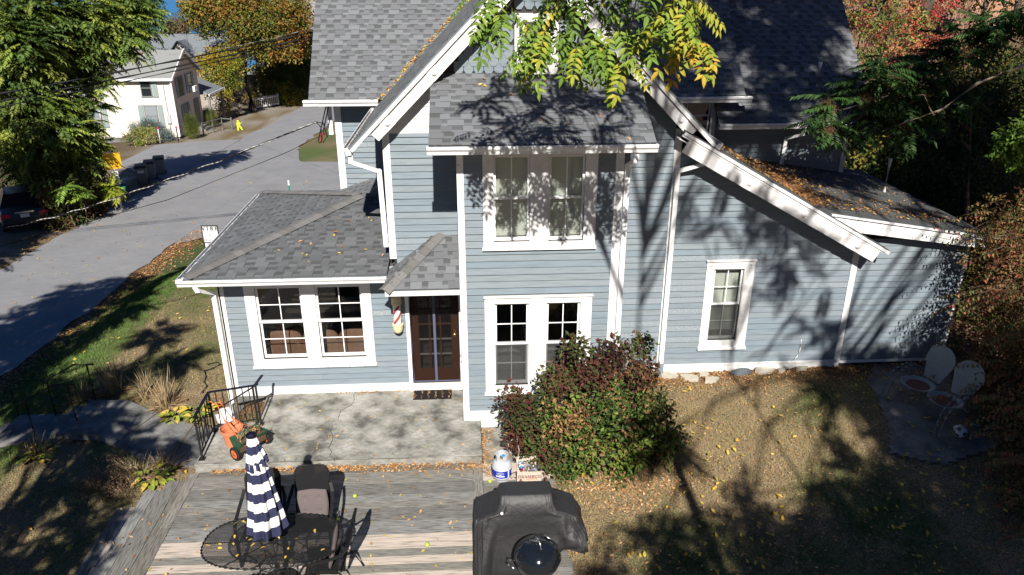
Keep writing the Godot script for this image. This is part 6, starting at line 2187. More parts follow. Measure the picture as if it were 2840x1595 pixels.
	box_part(car, "number_plate", Vector3(-0.16, 0.72, 2.19), Vector3(0.16, 0.87, 2.225), M.print_white)
	m = MB.new()
	m.bar(Vector3(-0.8, 0.42, 2.2), Vector3(0.8, 0.42, 2.2), 0.05, 0.1)
	put(car, "bumper", m, M.rubber)
	# overhead lines
	var sag := func(a: Vector3, b: Vector3, s: float) -> Array:
		var out := []
		for k in 17:
			var t := k / 16.0
			out.append(a.lerp(b, t) - Vector3(0, s * 4 * t * (1 - t), 0))
		return out
	var ln := [[Vector3(-30, 1.9, -21), Vector3(-4.0, 5.62, -25.2), 0.35, 0.034, "thick upper cable of the bundle crossing before the white house", M.wire], [Vector3(-30, 1.72, -21), Vector3(-4.0, 5.50, -25.2), 0.42, 0.030, "second cable twisted close under the thick upper cable", M.wire], [Vector3(-30, 1.15, -21), Vector3(-4.0, 5.40, -25.2), 0.30, 0.022, "thin lower cable joining the bundle near the main roof", M.wire], [Vector3(-20.7, 2.0, -55), Vector3(-3.5, 5.9, -26), 0.25, 0.014, "pale thin wire running from the white house to the main roof", M.wire_pale]]
	for w2 in ln:
		m = MB.new()
		m.tube(sag.call(w2[0], w2[1], w2[2]), [w2[3]], 6)
		tag(put(self, "overhead_cable", m, w2[5]), w2[4], "cable")
	var dr := thing("service_drop", "twisted black and white service cable ending at the house corner mast", "cable", Vector3(-3.1, 4.37, -15.6))
	var path := [Vector3(-3.1, 4.37, -15.6), Vector3(-5.0, 3.68, -15.3), Vector3(-6.13, 3.33, -15.0), Vector3(-7.15, 3.04, -14.6), Vector3(-7.96, 2.87, -14.2), Vector3(-8.9, 2.70, -14.0), Vector3(-14, 2.3, -13)]
	for k in 3:
		var pts := []
		for i in 73:
			var t := i / 72.0 * (path.size() - 1)
			var j := mini(int(t), path.size() - 2)
			var p: Vector3 = (path[j] as Vector3).lerp(path[j + 1], t - j)
			var a := i * 0.9 + TAU * k / 3
			pts.append(p - dr.position + Vector3(0.2 * cos(a), sin(a), cos(a)) * 0.013)
		m = MB.new()
		m.tube(pts, [0.009], 5)
		put(dr, "strand", m, M.wire_pale if k == 0 else M.wire)
	m = MB.new()
	m.tube([Vector3(0, 0, 0), Vector3(0.14, -0.02, 0.0), Vector3(0.2, -0.3, 0.0), Vector3(0.1, -0.42, 0.0)], [0.014], 6)
	m.tube([Vector3(0, 0, 0), Vector3(0.1, -0.1, 0.05), Vector3(0.08, -0.38, 0.05), Vector3(0.02, -0.42, 0.05)], [0.014], 6)
	put(dr, "splice_loop", m, M.wire)
	for s in [[Vector3(0.22, 0.33, -0.1), Vector3(0.0, -0.4, 0.0)], [Vector3(0.27, 0.33, -0.1), Vector3(0.06, -0.42, 0.02)]]:
		m = MB.new()
		m.bar(s[0], s[1], 0.02, 0.02)
		put(dr, "drip_cable", m, M.wire)
	m = MB.new()
	m.bar(Vector3(0.1, -0.22, 0.01), Vector3(0.06, -0.40, 0.02), 0.026, 0.026)
	put(dr, "pink_tape", m, M.pink)
	m = MB.new()
	m.tube([Vector3(0.25, 0.05, -0.3), Vector3(0.1, -0.3, -0.3), Vector3(-0.7, -0.62, 0.1), Vector3(-3.0, -1.42, 0.6), Vector3(-7.0, -2.4, 1.0)], [0.008], 5)
	put(dr, "phone_wire", m, M.wire)


# ---------- plants ----------
const SUNWARD := Vector3(0.025, 0.835, 1.0)   # from a shaded spot towards the sun, per metre along z

func frond_mesh(pairs: int, fine: bool, droop: float, ll: float, lw: float, tint: Array, sd: int) -> ArrayMesh:   # a compound leaf one metre long along +x
	rng.seed = sd
	var m := MB.new()
	var at := func(t: float) -> Vector3: return Vector3(t, -droop * t * t, 0)
	m.col = Color(0.16, 0.15, 0.05)
	var rib := []
	for k in 5: rib.append(at.call(k / 4.0))
	m.tube(rib, [0.009, 0.004], 3, false)
	for k in pairs:
		var t := 0.16 + 0.80 * k / (pairs - 1.0)
		for s in [-1.0, 1.0]:
			m.col = tint[rng.randi() % tint.size()]
			var d := Vector3(0.42 + rng.randf_range(-0.12, 0.12), -0.35 + rng.randf_range(-0.3, 0.15), s).normalized()
			var f := 1.0 - 0.45 * absf(t - 0.5)
			m.leaf(at.call(t), d, Vector3(rng.randf_range(-0.3, 0.3), 1, rng.randf_range(-0.3, 0.3)).normalized(), ll * f * rng.randf_range(0.85, 1.1), lw * f, fine)
	m.col = tint[0]
	m.leaf(at.call(0.97), Vector3(1, -0.6, 0).normalized(), Vector3.UP, ll, lw, fine)
	return m.mesh()

func spray_mesh(count: int, ll: float, lw: float, sd: int, flat := 0.6) -> ArrayMesh:   # a bunch of leaves within a unit ball
	rng.seed = sd
	var m := MB.new()
	for k in count:
		var o := Vector3(rng.randf_range(-1, 1), rng.randf_range(-1, 1), rng.randf_range(-1, 1)) * 0.75
		var d := (o + Vector3(rng.randf_range(-1, 1), rng.randf_range(-1, 0.4), rng.randf_range(-1, 1))).normalized()
		var g := rng.randf_range(0.75, 1.1)
		m.col = Color(g, g, g)
		m.leaf(o, d, Vector3(rng.randf_range(-flat, flat), 1, rng.randf_range(-flat, flat)).normalized(), ll * rng.randf_range(0.7, 1.15), lw)
	return m.mesh()

func crown(parent: Node3D, called: String, mesh: Mesh, material: Material, clumps: Array, per: float, size: Vector2, palette: Array, sd: int, fronds := false) -> void:
	rng.seed = sd
	var xf := []
	var cols := []
	for c in clumps:
		var tone := rng.randf_range(0.78, 1.12)
		var lean: int = rng.randi() % palette.size()
		for k in int(per * pow(c.w, 2.0)):
			var d := Vector3(rng.randfn(), rng.randfn() * 0.8, rng.randfn()).normalized()
			var r: float = c.w * pow(rng.randf(), 0.42) * (1.0 + 0.28 * fn.get_noise_3d(c.x * 9 + d.x * 30, d.y * 30, d.z * 30 + c.y * 7))
			var p := Vector3(c.x, c.y, c.z) + d * r
			var s := rng.randf_range(size.x, size.y)
			var b: Basis
			if fronds:
				var x := (Vector3(d.x, d.y * 0.4, d.z) + Vector3(rng.randf_range(-0.6, 0.6), rng.randf_range(-0.35, 0.3), rng.randf_range(-0.6, 0.6))).normalized()
				var z := x.cross(Vector3(rng.randf_range(-0.4, 0.4), 1, rng.randf_range(-0.4, 0.4))).normalized()
				b = Basis(x, z.cross(x), z)
				p -= x * s * 0.45
			else:
				b = Basis(Vector3(rng.randfn(), rng.randfn(), rng.randfn()).normalized(), rng.randf() * TAU)
			xf.append(Transform3D(b.scaled(Vector3(s, s, s)), p))
			var cc: Color = palette[lean if rng.randf() < 0.45 else rng.randi() % palette.size()]
			var g := tone * rng.randf_range(0.75, 1.2)
			cols.append(Color(cc.r * g, cc.g * g, cc.b * g))
	scatter(parent, called, mesh, material, xf, cols).set_meta("kind", "stuff")

func limbs(parent: Node3D, base: Vector3, fork: Vector3, clumps: Array, r: float, material: Material, sd: int, step := 1) -> void:   # trunk, then a limb to every step-th clump
	rng.seed = sd
	var m := MB.new()
	var mid := base.lerp(fork, 0.5) + Vector3(rng.randf_range(-0.25, 0.25), 0, rng.randf_range(-0.25, 0.25))
	m.tube([base - Vector3(0, 0.3, 0), base + Vector3(0, 0.25, 0), base.lerp(mid, 0.5), mid, fork], [r * 1.5, r * 1.1, r, r * 0.85, r * 0.62], 10)
	put(parent, "trunk", m, material)
	for k in range(0, clumps.size(), step):
		var c := Vector3(clumps[k].x, clumps[k].y, clumps[k].z)
		var f: float = rng.randf_range(0.55, 1.0)
		var from := mid.lerp(fork, f) if clumps[k].y > mid.y else base.lerp(mid, f)
		var bow := from.lerp(c, 0.5) + Vector3(rng.randf_range(-0.4, 0.4), 0.12 * from.distance_to(c), rng.randf_range(-0.4, 0.4))
		m = MB.new()
		m.tube([from, from.lerp(bow, 0.5) + Vector3(0, 0.1, 0), bow, bow.lerp(c, 0.6), c], [r * 0.42, r * 0.34, r * 0.26, r * 0.16, r * 0.08], 6)
		for i in 3:
			var e := c + Vector3(rng.randfn(), rng.randfn() * 0.5, rng.randfn()) * float(clumps[k].w) * 0.6
			m.tube([bow.lerp(c, 0.6), e], [r * 0.1, r * 0.04], 4)
		put(parent, "limb", m, material)

func plant(called: String, label: String, category: String, group := "") -> Node3D:
	return thing(called, label, category, Vector3.ZERO, 0.0, group)

func shade(spots: Array) -> Array:   # [ground spot, metres along the light, radius] -> where foliage hangs that shades it
	var out := []
	for s in spots:
		var p: Vector3 = s[0] + SUNWARD * s[1]
		out.append(Vector4(p.x, p.y, p.z, s[2]))
	return out

func build_plants() -> void:
	var W := Color(1, 1, 1)
	var frond := frond_mesh(10, false, 0.35, 0.34, 0.115, [W, Color(0.85, 0.9, 0.8), Color(1.1, 1.1, 0.9)], 301)
	var spray := spray_mesh(11, 0.62, 0.36, 302)
	var tiny := spray_mesh(22, 0.30, 0.16, 303)
	var greens := [Color(0.085, 0.135, 0.028), Color(0.12, 0.175, 0.034), Color(0.055, 0.095, 0.022), Color(0.18, 0.22, 0.04)]
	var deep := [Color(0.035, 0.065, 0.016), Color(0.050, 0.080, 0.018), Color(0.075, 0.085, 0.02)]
	var olive := [Color(0.14, 0.16, 0.03), Color(0.22, 0.20, 0.035), Color(0.26, 0.17, 0.035), Color(0.085, 0.115, 0.026), Color(0.28, 0.13, 0.03)]
	var yellow := [Color(0.34, 0.28, 0.03), Color(0.24, 0.26, 0.03), Color(0.16, 0.20, 0.03), Color(0.42, 0.28, 0.03)]
	# the big tree of heaven left of the road
	var t := plant("feathery_tree", "big green feathery leaved tree left of the road before the white house", "tree")
	var big := [Vector4(-18.3, 5.7, -33.0, 1.5), Vector4(-17.7, 5.8, -34.0, 1.6), Vector4(-17.0, 5.4, -35.0, 1.6), Vector4(-16.0, 5.5, -36.0, 1.6), Vector4(-15.1, 5.7, -37.0, 1.4), Vector4(-17.7, 4.8, -32.0, 1.4), Vector4(-17.5, 4.6, -34.0, 1.5), Vector4(-16.5, 4.6, -35.0, 1.5), Vector4(-15.4, 4.7, -36.0, 1.4), Vector4(-18.3, 3.7, -32.0, 1.4), Vector4(-17.7, 3.6, -33.0, 1.3), Vector4(-17.3, 3.5, -35.0, 0.9), Vector4(-16.4, 3.2, -35.0, 0.6), Vector4(-16.0, 2.7, -35.0, 0.5), Vector4(-18.4, 2.6, -32.0, 1.4), Vector4(-17.7, 2.4, -33.0, 1.3), Vector4(-16.9, 2.3, -34.0, 0.9), Vector4(-16.5, 1.8, -35.0, 0.5), Vector4(-18.8, 1.5, -32.0, 1.3), Vector4(-17.6, 1.4, -32.0, 1.3), Vector4(-17.0, 1.1, -33.0, 1.0), Vector4(-16.6, 1.1, -34.0, 0.5), Vector4(-16.8, 0.2, -34.0, 0.7), Vector4(-17.4, 0.1, -33.0, 1.2), Vector4(-18.3, 0.3, -32.0, 1.2)]
	limbs(t, Vector3(-18.2, -3.0, -34.5), Vector3(-17.6, 4.6, -34.2), big, 0.24, M.bark, 311, 2)
	crown(t, "crown", frond, M.leaf, big, 80.0, Vector2(0.6, 0.95), greens + [Color(0.24, 0.28, 0.05), Color(0.17, 0.24, 0.04)], 312, true)
	t = plant("broadleaf_tree", "green tree standing against the lake behind the white house roof", "tree")
	var cl := [Vector4(-30.0, 4.7, -70.0, 2.0), Vector4(-27.9, 4.5, -70.0, 2.0), Vector4(-28.8, 3.0, -70.0, 1.6), Vector4(-30.6, 1.7, -70.0, 1.0)]
	limbs(t, Vector3(-29.0, -5.2, -71.0), Vector3(-28.5, 3.0, -70.5), cl, 0.2, M.bark, 313, 2)
	crown(t, "crown", spray, M.leaf, cl, 95.0, Vector2(0.26, 0.42), greens, 314)
	t = plant("autumn_maple", "large olive and orange autumn tree beyond the white house", "tree")
	cl = [Vector4(-23.5, 4.5, -72.0, 1.8), Vector4(-22.7, 4.2, -73.0, 2.2), Vector4(-20.3, 4.5, -72.0, 2.4), Vector4(-18.4, 4.3, -74.0, 2.4), Vector4(-15.7, 4.2, -72.0, 2.2), Vector4(-23.0, 3.0, -72.0, 1.5), Vector4(-19.3, 3.1, -71.0, 2.2), Vector4(-17.4, 2.6, -72.0, 2.2), Vector4(-15.1, 3.0, -72.0, 1.8), Vector4(-19.9, 1.6, -71.0, 1.6), Vector4(-18.6, 1.1, -72.0, 1.8), Vector4(-16.5, 1.2, -72.0, 1.8), Vector4(-15.1, 1.4, -74.0, 1.4)]
	limbs(t, Vector3(-20.3, -5.0, -73.0), Vector3(-20.9, 4.4, -72.5), cl, 0.42, M.bark, 315, 1)
	crown(t, "crown", spray, M.leaf, cl, 75.0, Vector2(0.3, 0.5), olive, 316)
	t = plant("dark_conifer", "dark green loose conifer right of the yellow shrubs by the main roof", "tree")
	cl = [Vector4(-18.0, -0.9, -80.0, 2.0), Vector4(-16.6, -1.5, -80.0, 2.0), Vector4(-17.8, -2.7, -80.0, 2.0), Vector4(-19.1, -1.3, -80.0, 1.8), Vector4(-16.3, -3.0, -80.0, 1.8), Vector4(-17.4, -4.0, -79.0, 1.5), Vector4(-20.1, -0.5, -82.0, 1.8), Vector4(-16.4, -0.2, -82.0, 1.8)]
	limbs(t, Vector3(-17.6, -5.3, -80.0), Vector3(-17.6, -0.6, -80.0), cl, 0.16, M.bark, 317, 2)
	crown(t, "crown", tiny, M.leafdull, cl, 120.0, Vector2(0.35, 0.55), deep + [Color(0.08, 0.12, 0.025)], 318)
	t = plant("yellow_vine", "yellow and green vine climbing over the tree stump", "vine")
	cl = [Vector4(-22.6, -0.2, -68.0, 0.9), Vector4(-22.0, 0.2, -69.0, 1.1), Vector4(-21.0, 0.4, -69.0, 1.1), Vector4(-20.4, -0.4, -69.0, 1.0), Vector4(-22.4, -1.4, -68.0, 0.7), Vector4(-21.4, -1.2, -68.0, 1.0), Vector4(-22.2, -2.4, -68.0, 0.6), Vector4(-21.2, -2.7, -68.0, 0.7), Vector4(-21.5, -3.7, -68.0, 0.7), Vector4(-20.6, -1.8, -69.0, 0.8)]
	crown(t, "foliage", spray, M.leaf, cl, 130.0, Vector2(0.22, 0.34), yellow + [Color(0.10, 0.16, 0.03)], 319)
	limbs(t, Vector3(-20.9, -3.2, -70.2), Vector3(-21.3, -0.3, -69.2), cl, 0.12, M.twig, 320, 3)
	var far := [Vector4(-20.9, -3.3, -80.0, 1.2), Vector4(-19.5, -3.7, -79.0, 1.2), Vector4(-18.1, -3.9, -78.0, 1.1), Vector4(-17.1, -4.2, -78.0, 0.8), Vector4(-21.5, -2.3, -82.0, 1.0), Vector4(-21.8, -4.3, -79.0, 0.9), Vector4(-19.7, -2.6, -82.0, 1.2)]
	var names := ["yellow green shrub behind the long picket fence", "olive shrub right of the dark shed", "golden shrub spilling over the picket fence", "yellow shrub between the dark shed and the fence", "green yellow shrub at the right end of the picket fence", "rusty shrub against the dark shed", "small golden shrub by the short fence"]
	for k in far.size():
		t = plant("autumn_shrub", names[k], "shrub", "shrubs along the picket fence")
		var c: Vector4 = far[k]
		crown(t, "foliage", spray, M.leaf, [c, Vector4(c.x + 0.5, c.y - 0.9, c.z, c.w * 0.8)], 110.0, Vector2(0.24, 0.38), (yellow if k % 2 == 0 else olive) + [Color(0.09, 0.14, 0.03)], 330 + k)
		limbs(t, Vector3(c.x, road_y(c.z), c.z), Vector3(c.x, c.y - 0.3, c.z), [c], 0.07, M.twig, 340 + k)
	far = [Vector4(-38.5, -0.9, -100.0, 1.3), Vector4(-39.5, 0.4, -110.0, 1.6), Vector4(-39.2, 0.7, -112.0, 1.6), Vector4(-38.7, -1.2, -100.0, 1.6), Vector4(-43.9, -1.6, -100.0, 2.0)]
	names = ["bare pale tree at the lake's edge behind the grey roof", "grey green tree at the lake shore, tallest there", "grey green tree beside the tallest one at the shore", "brown tree left of the grey roofed house", "green tree far behind the feathery tree"]
	for k in far.size():
		t = plant("shore_tree", names[k], "tree", "trees at the lake shore")
		var c: Vector4 = far[k]
		crown(t, "crown", spray, M.leafdull, [c, Vector4(c.x - 1.2, c.y - 1.6, c.z, c.w * 1.1)], 45.0, Vector2(0.35, 0.55), [Color(0.16, 0.15, 0.08), Color(0.12, 0.14, 0.06), Color(0.20, 0.14, 0.07)], 350 + k)
		limbs(t, Vector3(c.x, -9.0, c.z), Vector3(c.x, c.y, c.z), [c], 0.18, M.bark_pale, 360 + k)
	# clipped and loose shrubs before the white house
	for k in 2:
		t = plant("clipped_shrub", ["round clipped evergreen beside the corner of the white house", "round clipped evergreen by the steps of the white house"][k], "shrub", "clipped evergreens at the white house")
		var c: Vector4 = [Vector4(-20.2, -3.05, -56.2, 0.55), Vector4(-21.0, -3.6, -62.6, 0.6)][k]
		crown(t, "foliage", tiny, M.leafdull, [c, Vector4(c.x, c.y + 0.45, c.z, c.w * 0.78), Vector4(c.x, c.y - 0.5, c.z, c.w)], 900.0, Vector2(0.12, 0.18), [Color(0.09, 0.12, 0.02), Color(0.14, 0.15, 0.03), Color(0.06, 0.09, 0.02)], 370 + k)
		limbs(t, Vector3(c.x, road_y(c.z) - 0.2, c.z), Vector3(c.x, c.y, c.z), [c], 0.06, M.twig, 372 + k)
	t = plant("blue_spruce", "low blue grey spruce under the window of the white house", "shrub")
	cl = [Vector4(-23.2, -2.9, -55.7, 0.55), Vector4(-22.6, -3.0, -55.6, 0.5), Vector4(-23.9, -3.1, -55.6, 0.45), Vector4(-22.0, -3.5, -55.5, 0.5), Vector4(-21.6, -3.7, -55.4, 0.4)]
	crown(t, "foliage", tiny, M.leafdull, cl, 420.0, Vector2(0.14, 0.24), [Color(0.14, 0.19, 0.19), Color(0.10, 0.14, 0.14), Color(0.18, 0.23, 0.23)], 374)
	limbs(t, Vector3(-22.8, -4.1, -55.6), Vector3(-22.8, -3.0, -55.6), cl, 0.06, M.twig, 375, 2)
	t = plant("yellow_hydrangea", "yellow green hydrangea with faded heads at the driveway's end", "shrub")
	cl = [Vector4(-23.4, -3.2, -54.2, 0.55), Vector4(-22.7, -3.1, -54.2, 0.55), Vector4(-23.9, -3.5, -54.0, 0.4), Vector4(-22.2, -3.4, -54.0, 0.42), Vector4(-23.0, -3.7, -53.8, 0.5)]
	crown(t, "foliage", spray, M.leaf, cl, 230.0, Vector2(0.14, 0.22), [Color(0.26, 0.27, 0.05), Color(0.16, 0.21, 0.04), Color(0.33, 0.28, 0.14)], 376)
	limbs(t, Vector3(-23.0, -4.1, -54.0), Vector3(-23.0, -3.3, -54.1), cl, 0.05, M.twig, 377, 2)
	# hedge and sumac shoots by the car
	var hd := [Vector4(-19.7, -0.5, -34.0, 1.0), Vector4(-19.1, -0.4, -34.0, 1.0), Vector4(-17.6, -0.4, -32.0, 1.0), Vector4(-17.3, -0.6, -33.0, 0.9), Vector4(-17.6, -1.3, -35.0, 0.6), Vector4(-18.1, -1.3, -37.0, 0.7), Vector4(-17.2, -0.9, -31.0, 0.7), Vector4(-17.1, -1.0, -31.5, 0.8), Vector4(-16.8, -1.3, -32.5, 0.7), Vector4(-16.7, -1.6, -33.5, 0.5), Vector4(-17.1, -1.4, -30.5, 0.5), Vector4(-16.8, -1.6, -31.5, 0.5), Vector4(-17.9, -0.7, -32.0, 0.7)]
	names = ["dark shrub beside the parked car", "dark shrub second from the parked car", "dense brown green shrub under the feathery tree", "dense shrub left of the sign post", "dark shrub at the foot of the sign post", "dark shrub behind the recycling boxes", "low rusty shrub nearest the car's tail", "low brown shrub in front of the dense hedge", "low brown shrub among the fern like shoots", "small shrub right of the shoots", "small dry shrub at the road edge", "tiny dry shrub at the road edge below the signs", "dark shrub over the car's roof"]
	for k in hd.size():
		t = plant("hedge_shrub", names[k], "shrub", "hedge shrubs under the feathery tree")
		var c: Vector4 = hd[k]
		var g := road_y(c.z)
		crown(t, "foliage", spray, M.leafdull, [c, Vector4(c.x - 0.5, c.y - 0.8, c.z - 0.5, c.w), Vector4(c.x, maxf(g + 0.3, c.y - 1.5), c.z, c.w * 0.9)], 120.0, Vector2(0.16, 0.28), deep + [Color(0.14, 0.06, 0.035), Color(0.20, 0.11, 0.05)] if k > 5 else deep, 380 + k)
		limbs(t, Vector3(c.x, g, c.z), Vector3(c.x, c.y, c.z), [c], 0.05, M.twig, 395 + k)
	var fr := [Vector4(-16.4, -0.9, -30.6, 0.3), Vector4(-16.2, -1.2, -31.2, 0.3), Vector4(-16.0, -1.7, -33.5, 0.4), Vector4(-17.0, -0.0, -34.5, 0.5), Vector4(-16.8, 0.5, -32.5, 0.5)]
	names = ["bright yellow green feathery shoot at the road edge", "yellow green feathery shoot beside the brightest one", "yellow green feathery shoot below the green sign", "yellow green feathery branch touching the yellow sign", "pale green feathery shoot left of the yellow sign"]
	for k in fr.size():
		t = plant("feathery_shoot", names[k], "shoot", "feathery shoots at the road edge")
		var c: Vector4 = fr[k]
		crown(t, "fronds", frond, M.leaf, [c], 190.0, Vector2(0.4, 0.75), [Color(0.22, 0.30, 0.04), Color(0.30, 0.33, 0.04), Color(0.12, 0.20, 0.03)], 410 + k, true)
		limbs(t, Vector3(c.x, road_y(c.z), c.z), Vector3(c.x, c.y, c.z), [c], 0.03, M.twig, 420 + k)
	# burning bush in front of the bay
	t = plant("autumn_bush", "big rounded bush turning maroon and green in front of the bay", "bush")
	cl = [Vector4(1.3, 1.3, -10.1, 0.3), Vector4(1.9, 1.4, -10.2, 0.3), Vector4(2.6, 1.4, -10.2, 0.3), Vector4(0.8, 0.9, -9.9, 0.3), Vector4(1.4, 0.9, -9.7, 0.4), Vector4(2.1, 1.0, -9.7, 0.4), Vector4(2.8, 0.9, -9.9, 0.3), Vector4(1.1, 0.4, -9.6, 0.3), Vector4(1.7, 0.5, -9.4, 0.3), Vector4(2.3, 0.5, -9.4, 0.3), Vector4(2.9, 0.5, -9.6, 0.3), Vector4(1.4, 0.2, -9.4, 0.2), Vector4(2.2, 0.1, -9.3, 0.2), Vector4(1.6, 1.8, -10.3, 0.2), Vector4(2.6, 1.8, -10.3, 0.2), Vector4(2.2, 1.7, -10.3, 0.2), Vector4(0.6, 1.0, -10.1, 0.2), Vector4(0.7, 0.4, -9.9, 0.2)]
	var up := []
	var down := []
	for c in cl:
		if c.y > 1.0 or c.x < 1.2: up.append(c)
		else: down.append(c)
		down.append(Vector4(c.x, c.y * 0.6, c.z - 0.25, c.w))
	var bl := spray_mesh(8, 0.62, 0.36, 304)
	crown(t, "maroon_leaves", bl, M.leafdull, up, 1050.0, Vector2(0.10, 0.15), [Color(0.075, 0.026, 0.022), Color(0.12, 0.04, 0.028), Color(0.05, 0.028, 0.02), Color(0.15, 0.075, 0.04), Color(0.08, 0.095, 0.025), Color(0.06, 0.08, 0.022)], 431)
	crown(t, "green_leaves", bl, M.leaf, down, 720.0, Vector2(0.10, 0.15), [Color(0.08, 0.135, 0.026), Color(0.14, 0.20, 0.035), Color(0.065, 0.032, 0.02), Color(0.05, 0.09, 0.02), Color(0.28, 0.16, 0.07)], 432)
	rng.seed = 433
	for k in 16:
		var m := MB.new()
		var b := Vector3(1.75 + rng.randf_range(-0.3, 0.3), 0.0, -9.85 + rng.randf_range(-0.2, 0.2))
		var c: Vector4 = cl[k]
		m.tube([b, b.lerp(Vector3(c.x, c.y, c.z), 0.5) + Vector3(0, 0.15, 0), Vector3(c.x, c.y, c.z)], [0.018, 0.012, 0.005], 5)
		put(t, "stem", m, M.twig)
	# shrubs along the right edge
	var ns := [Vector4(9.0, 3.3, -11.5, 0.6), Vector4(8.8, 2.8, -11.3, 0.5), Vector4(8.9, 3.0, -10.9, 0.5), Vector4(8.8, 2.1, -11.2, 0.4), Vector4(8.8, 2.4, -10.6, 0.5), Vector4(8.7, 1.6, -10.8, 0.5), Vector4(8.7, 1.9, -10.1, 0.5), Vector4(8.8, 0.9, -10.9, 0.4), Vector4(8.6, 1.3, -10.0, 0.5), Vector4(8.4, 0.8, -9.8, 0.5), Vector4(8.3, 1.1, -9.2, 0.5), Vector4(8.2, 0.6, -9.1, 0.4), Vector4(8.1, 0.5, -8.6, 0.4), Vector4(7.8, 0.2, -8.2, 0.3), Vector4(7.7, -0.1, -7.8, 0.3)]
	names = ["rust leaved shrub reaching over the shed roof corner", "thin shrub at the shed's right corner board", "orange tan shrub above the right edge of the lawn", "olive shrub against the shed wall", "tan and olive shrub right of the shed", "leafy shrub behind the metal settee's back", "golden olive shrub right of the settee", "dark leaved shrub between shed and settee", "olive brown shrub over the ball", "twiggy shrub just above the ball", "yellow and pink leaved shrub at the picture's right edge", "yellow leaved shrub below the ball", "golden shrub low at the right edge", "sparse shrub near the bottom right corner", "last shrub at the bottom right corner"]
	for k in ns.size():
		t = plant("edge_shrub", names[k], "shrub", "shrubs along the right edge of the lawn")
		var c: Vector4 = ns[k]
		var c2 := [c, Vector4(c.x + 0.75, c.y - 0.25, c.z - 0.2, c.w * 1.35), Vector4(c.x + 0.5, maxf(0.5, c.y - 0.9), c.z, c.w * 1.1)]
		crown(t, "foliage", bl, M.leafdull, c2, 430.0, Vector2(0.075, 0.12), [Color(0.13, 0.105, 0.03), Color(0.22, 0.115, 0.04), Color(0.09, 0.10, 0.028), Color(0.26, 0.17, 0.07), Color(0.16, 0.06, 0.035)], 440 + k)
		limbs(t, Vector3(c.x + 0.9, land(c.x + 0.9, c.z), c.z), Vector3(c.x + 0.4, c.y, c.z), c2, 0.03, M.twig, 460 + k)
		rng.seed = 480 + k
		for i in 5:   # long arching whips with their leaves in two rows
			var a := Vector3(c.x + 0.2, c.y, c.z)
			var e := a + Vector3(rng.randf_range(-1.25, -0.5), rng.randf_range(-0.55, 0.5), rng.randf_range(-0.3, 0.6))
			var mid := a.lerp(e, 0.5) + Vector3(0, 0.18, 0)
			var m := MB.new()
			m.tube([a, mid, e], [0.007, 0.005, 0.002], 4, false)
			var w := put(t, "whip", m, M.twig)
			m = MB.new()
			for j in 24:
				var f := 0.25 + 0.75 * j / 23.0
				var p := a.lerp(mid, f).lerp(mid.lerp(e, f), f)
				m.col = [Color(0.15, 0.12, 0.04), Color(0.26, 0.15, 0.06), Color(0.11, 0.12, 0.04), Color(0.28, 0.09, 0.06)][rng.randi() % 4]
				m.leaf(p, Vector3(-0.3, -0.8 + rng.randf_range(-0.3, 0.3), 0.8 if j % 2 else -0.8).normalized(), Vector3(-0.5, 0.6, rng.randf_range(-0.4, 0.4)).normalized(), rng.randf_range(0.05, 0.085), 0.045)
			put(w, "leaves", m, M.leafdull)
	t = plant("maple_sapling", "bright green maple sapling at the right picture edge", "sapling")
	cl = [Vector4(9.3, 4.3, -12.3, 0.2), Vector4(9.4, 4.6, -12.2, 0.3), Vector4(9.6, 4.2, -12.2, 0.2)]
	crown(t, "crown", spray, M.leaf, cl, 520.0, Vector2(0.13, 0.2), [Color(0.13, 0.24, 0.03), Color(0.18, 0.30, 0.04), Color(0.09, 0.17, 0.025)], 500)
	limbs(t, Vector3(10.4, land(10.4, -12.6), -12.6), Vector3(10.0, 4.0, -12.4), cl, 0.05, M.bark, 501)
	# sumac with brown seed heads
	t = plant("sumac_tree", "dark green sumac with brown seed heads leaning over the wing roof", "tree")
	cl = [Vector4(6.4, 5.1, -13.2, 0.3), Vector4(7.0, 5.2, -13.4, 0.5), Vector4(6.5, 4.6, -13.0, 0.3), Vector4(7.2, 4.7, -13.4, 0.4), Vector4(7.6, 5.5, -13.6, 0.5), Vector4(8.2, 5.2, -13.7, 0.5), Vector4(8.1, 4.7, -13.6, 0.5), Vector4(8.7, 5.7, -14.0, 0.5), Vector4(9.2, 5.9, -14.0, 0.5), Vector4(9.7, 6.2, -14.0, 0.5), Vector4(10.1, 6.5, -14.0, 0.5), Vector4(6.1, 4.8, -13.0, 0.2), Vector4(9.2, 5.1, -14.0, 0.5)]
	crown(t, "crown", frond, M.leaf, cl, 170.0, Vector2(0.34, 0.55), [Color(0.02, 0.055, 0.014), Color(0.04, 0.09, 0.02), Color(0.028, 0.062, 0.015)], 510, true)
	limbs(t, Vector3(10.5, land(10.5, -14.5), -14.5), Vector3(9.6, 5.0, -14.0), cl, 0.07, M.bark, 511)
	var heads := []
	rng.seed = 512
	for c in cl:
		if rng.randf() < 0.75: heads.append(Vector4(c.x + rng.randf_range(-0.2, 0.2), c.y - 0.12, c.z + 0.15, 0.16))
	crown(t, "seed_heads", tiny, M.leafdull, heads, 2800.0, Vector2(0.04, 0.07), [Color(0.16, 0.085, 0.04), Color(0.24, 0.14, 0.07), Color(0.10, 0.05, 0.025)], 513)
	var m := MB.new()   # a long bare limb
	m.tube([Vector3(10.6, 6.1, -12.9), Vector3(9.59, 5.71, -12.8), Vector3(8.83, 5.42, -12.8), Vector3(8.3, 4.98, -12.8), Vector3(7.79, 4.80, -12.8), Vector3(7.3, 4.61, -12.8)], [0.05, 0.04, 0.03, 0.022, 0.014, 0.006], 7)
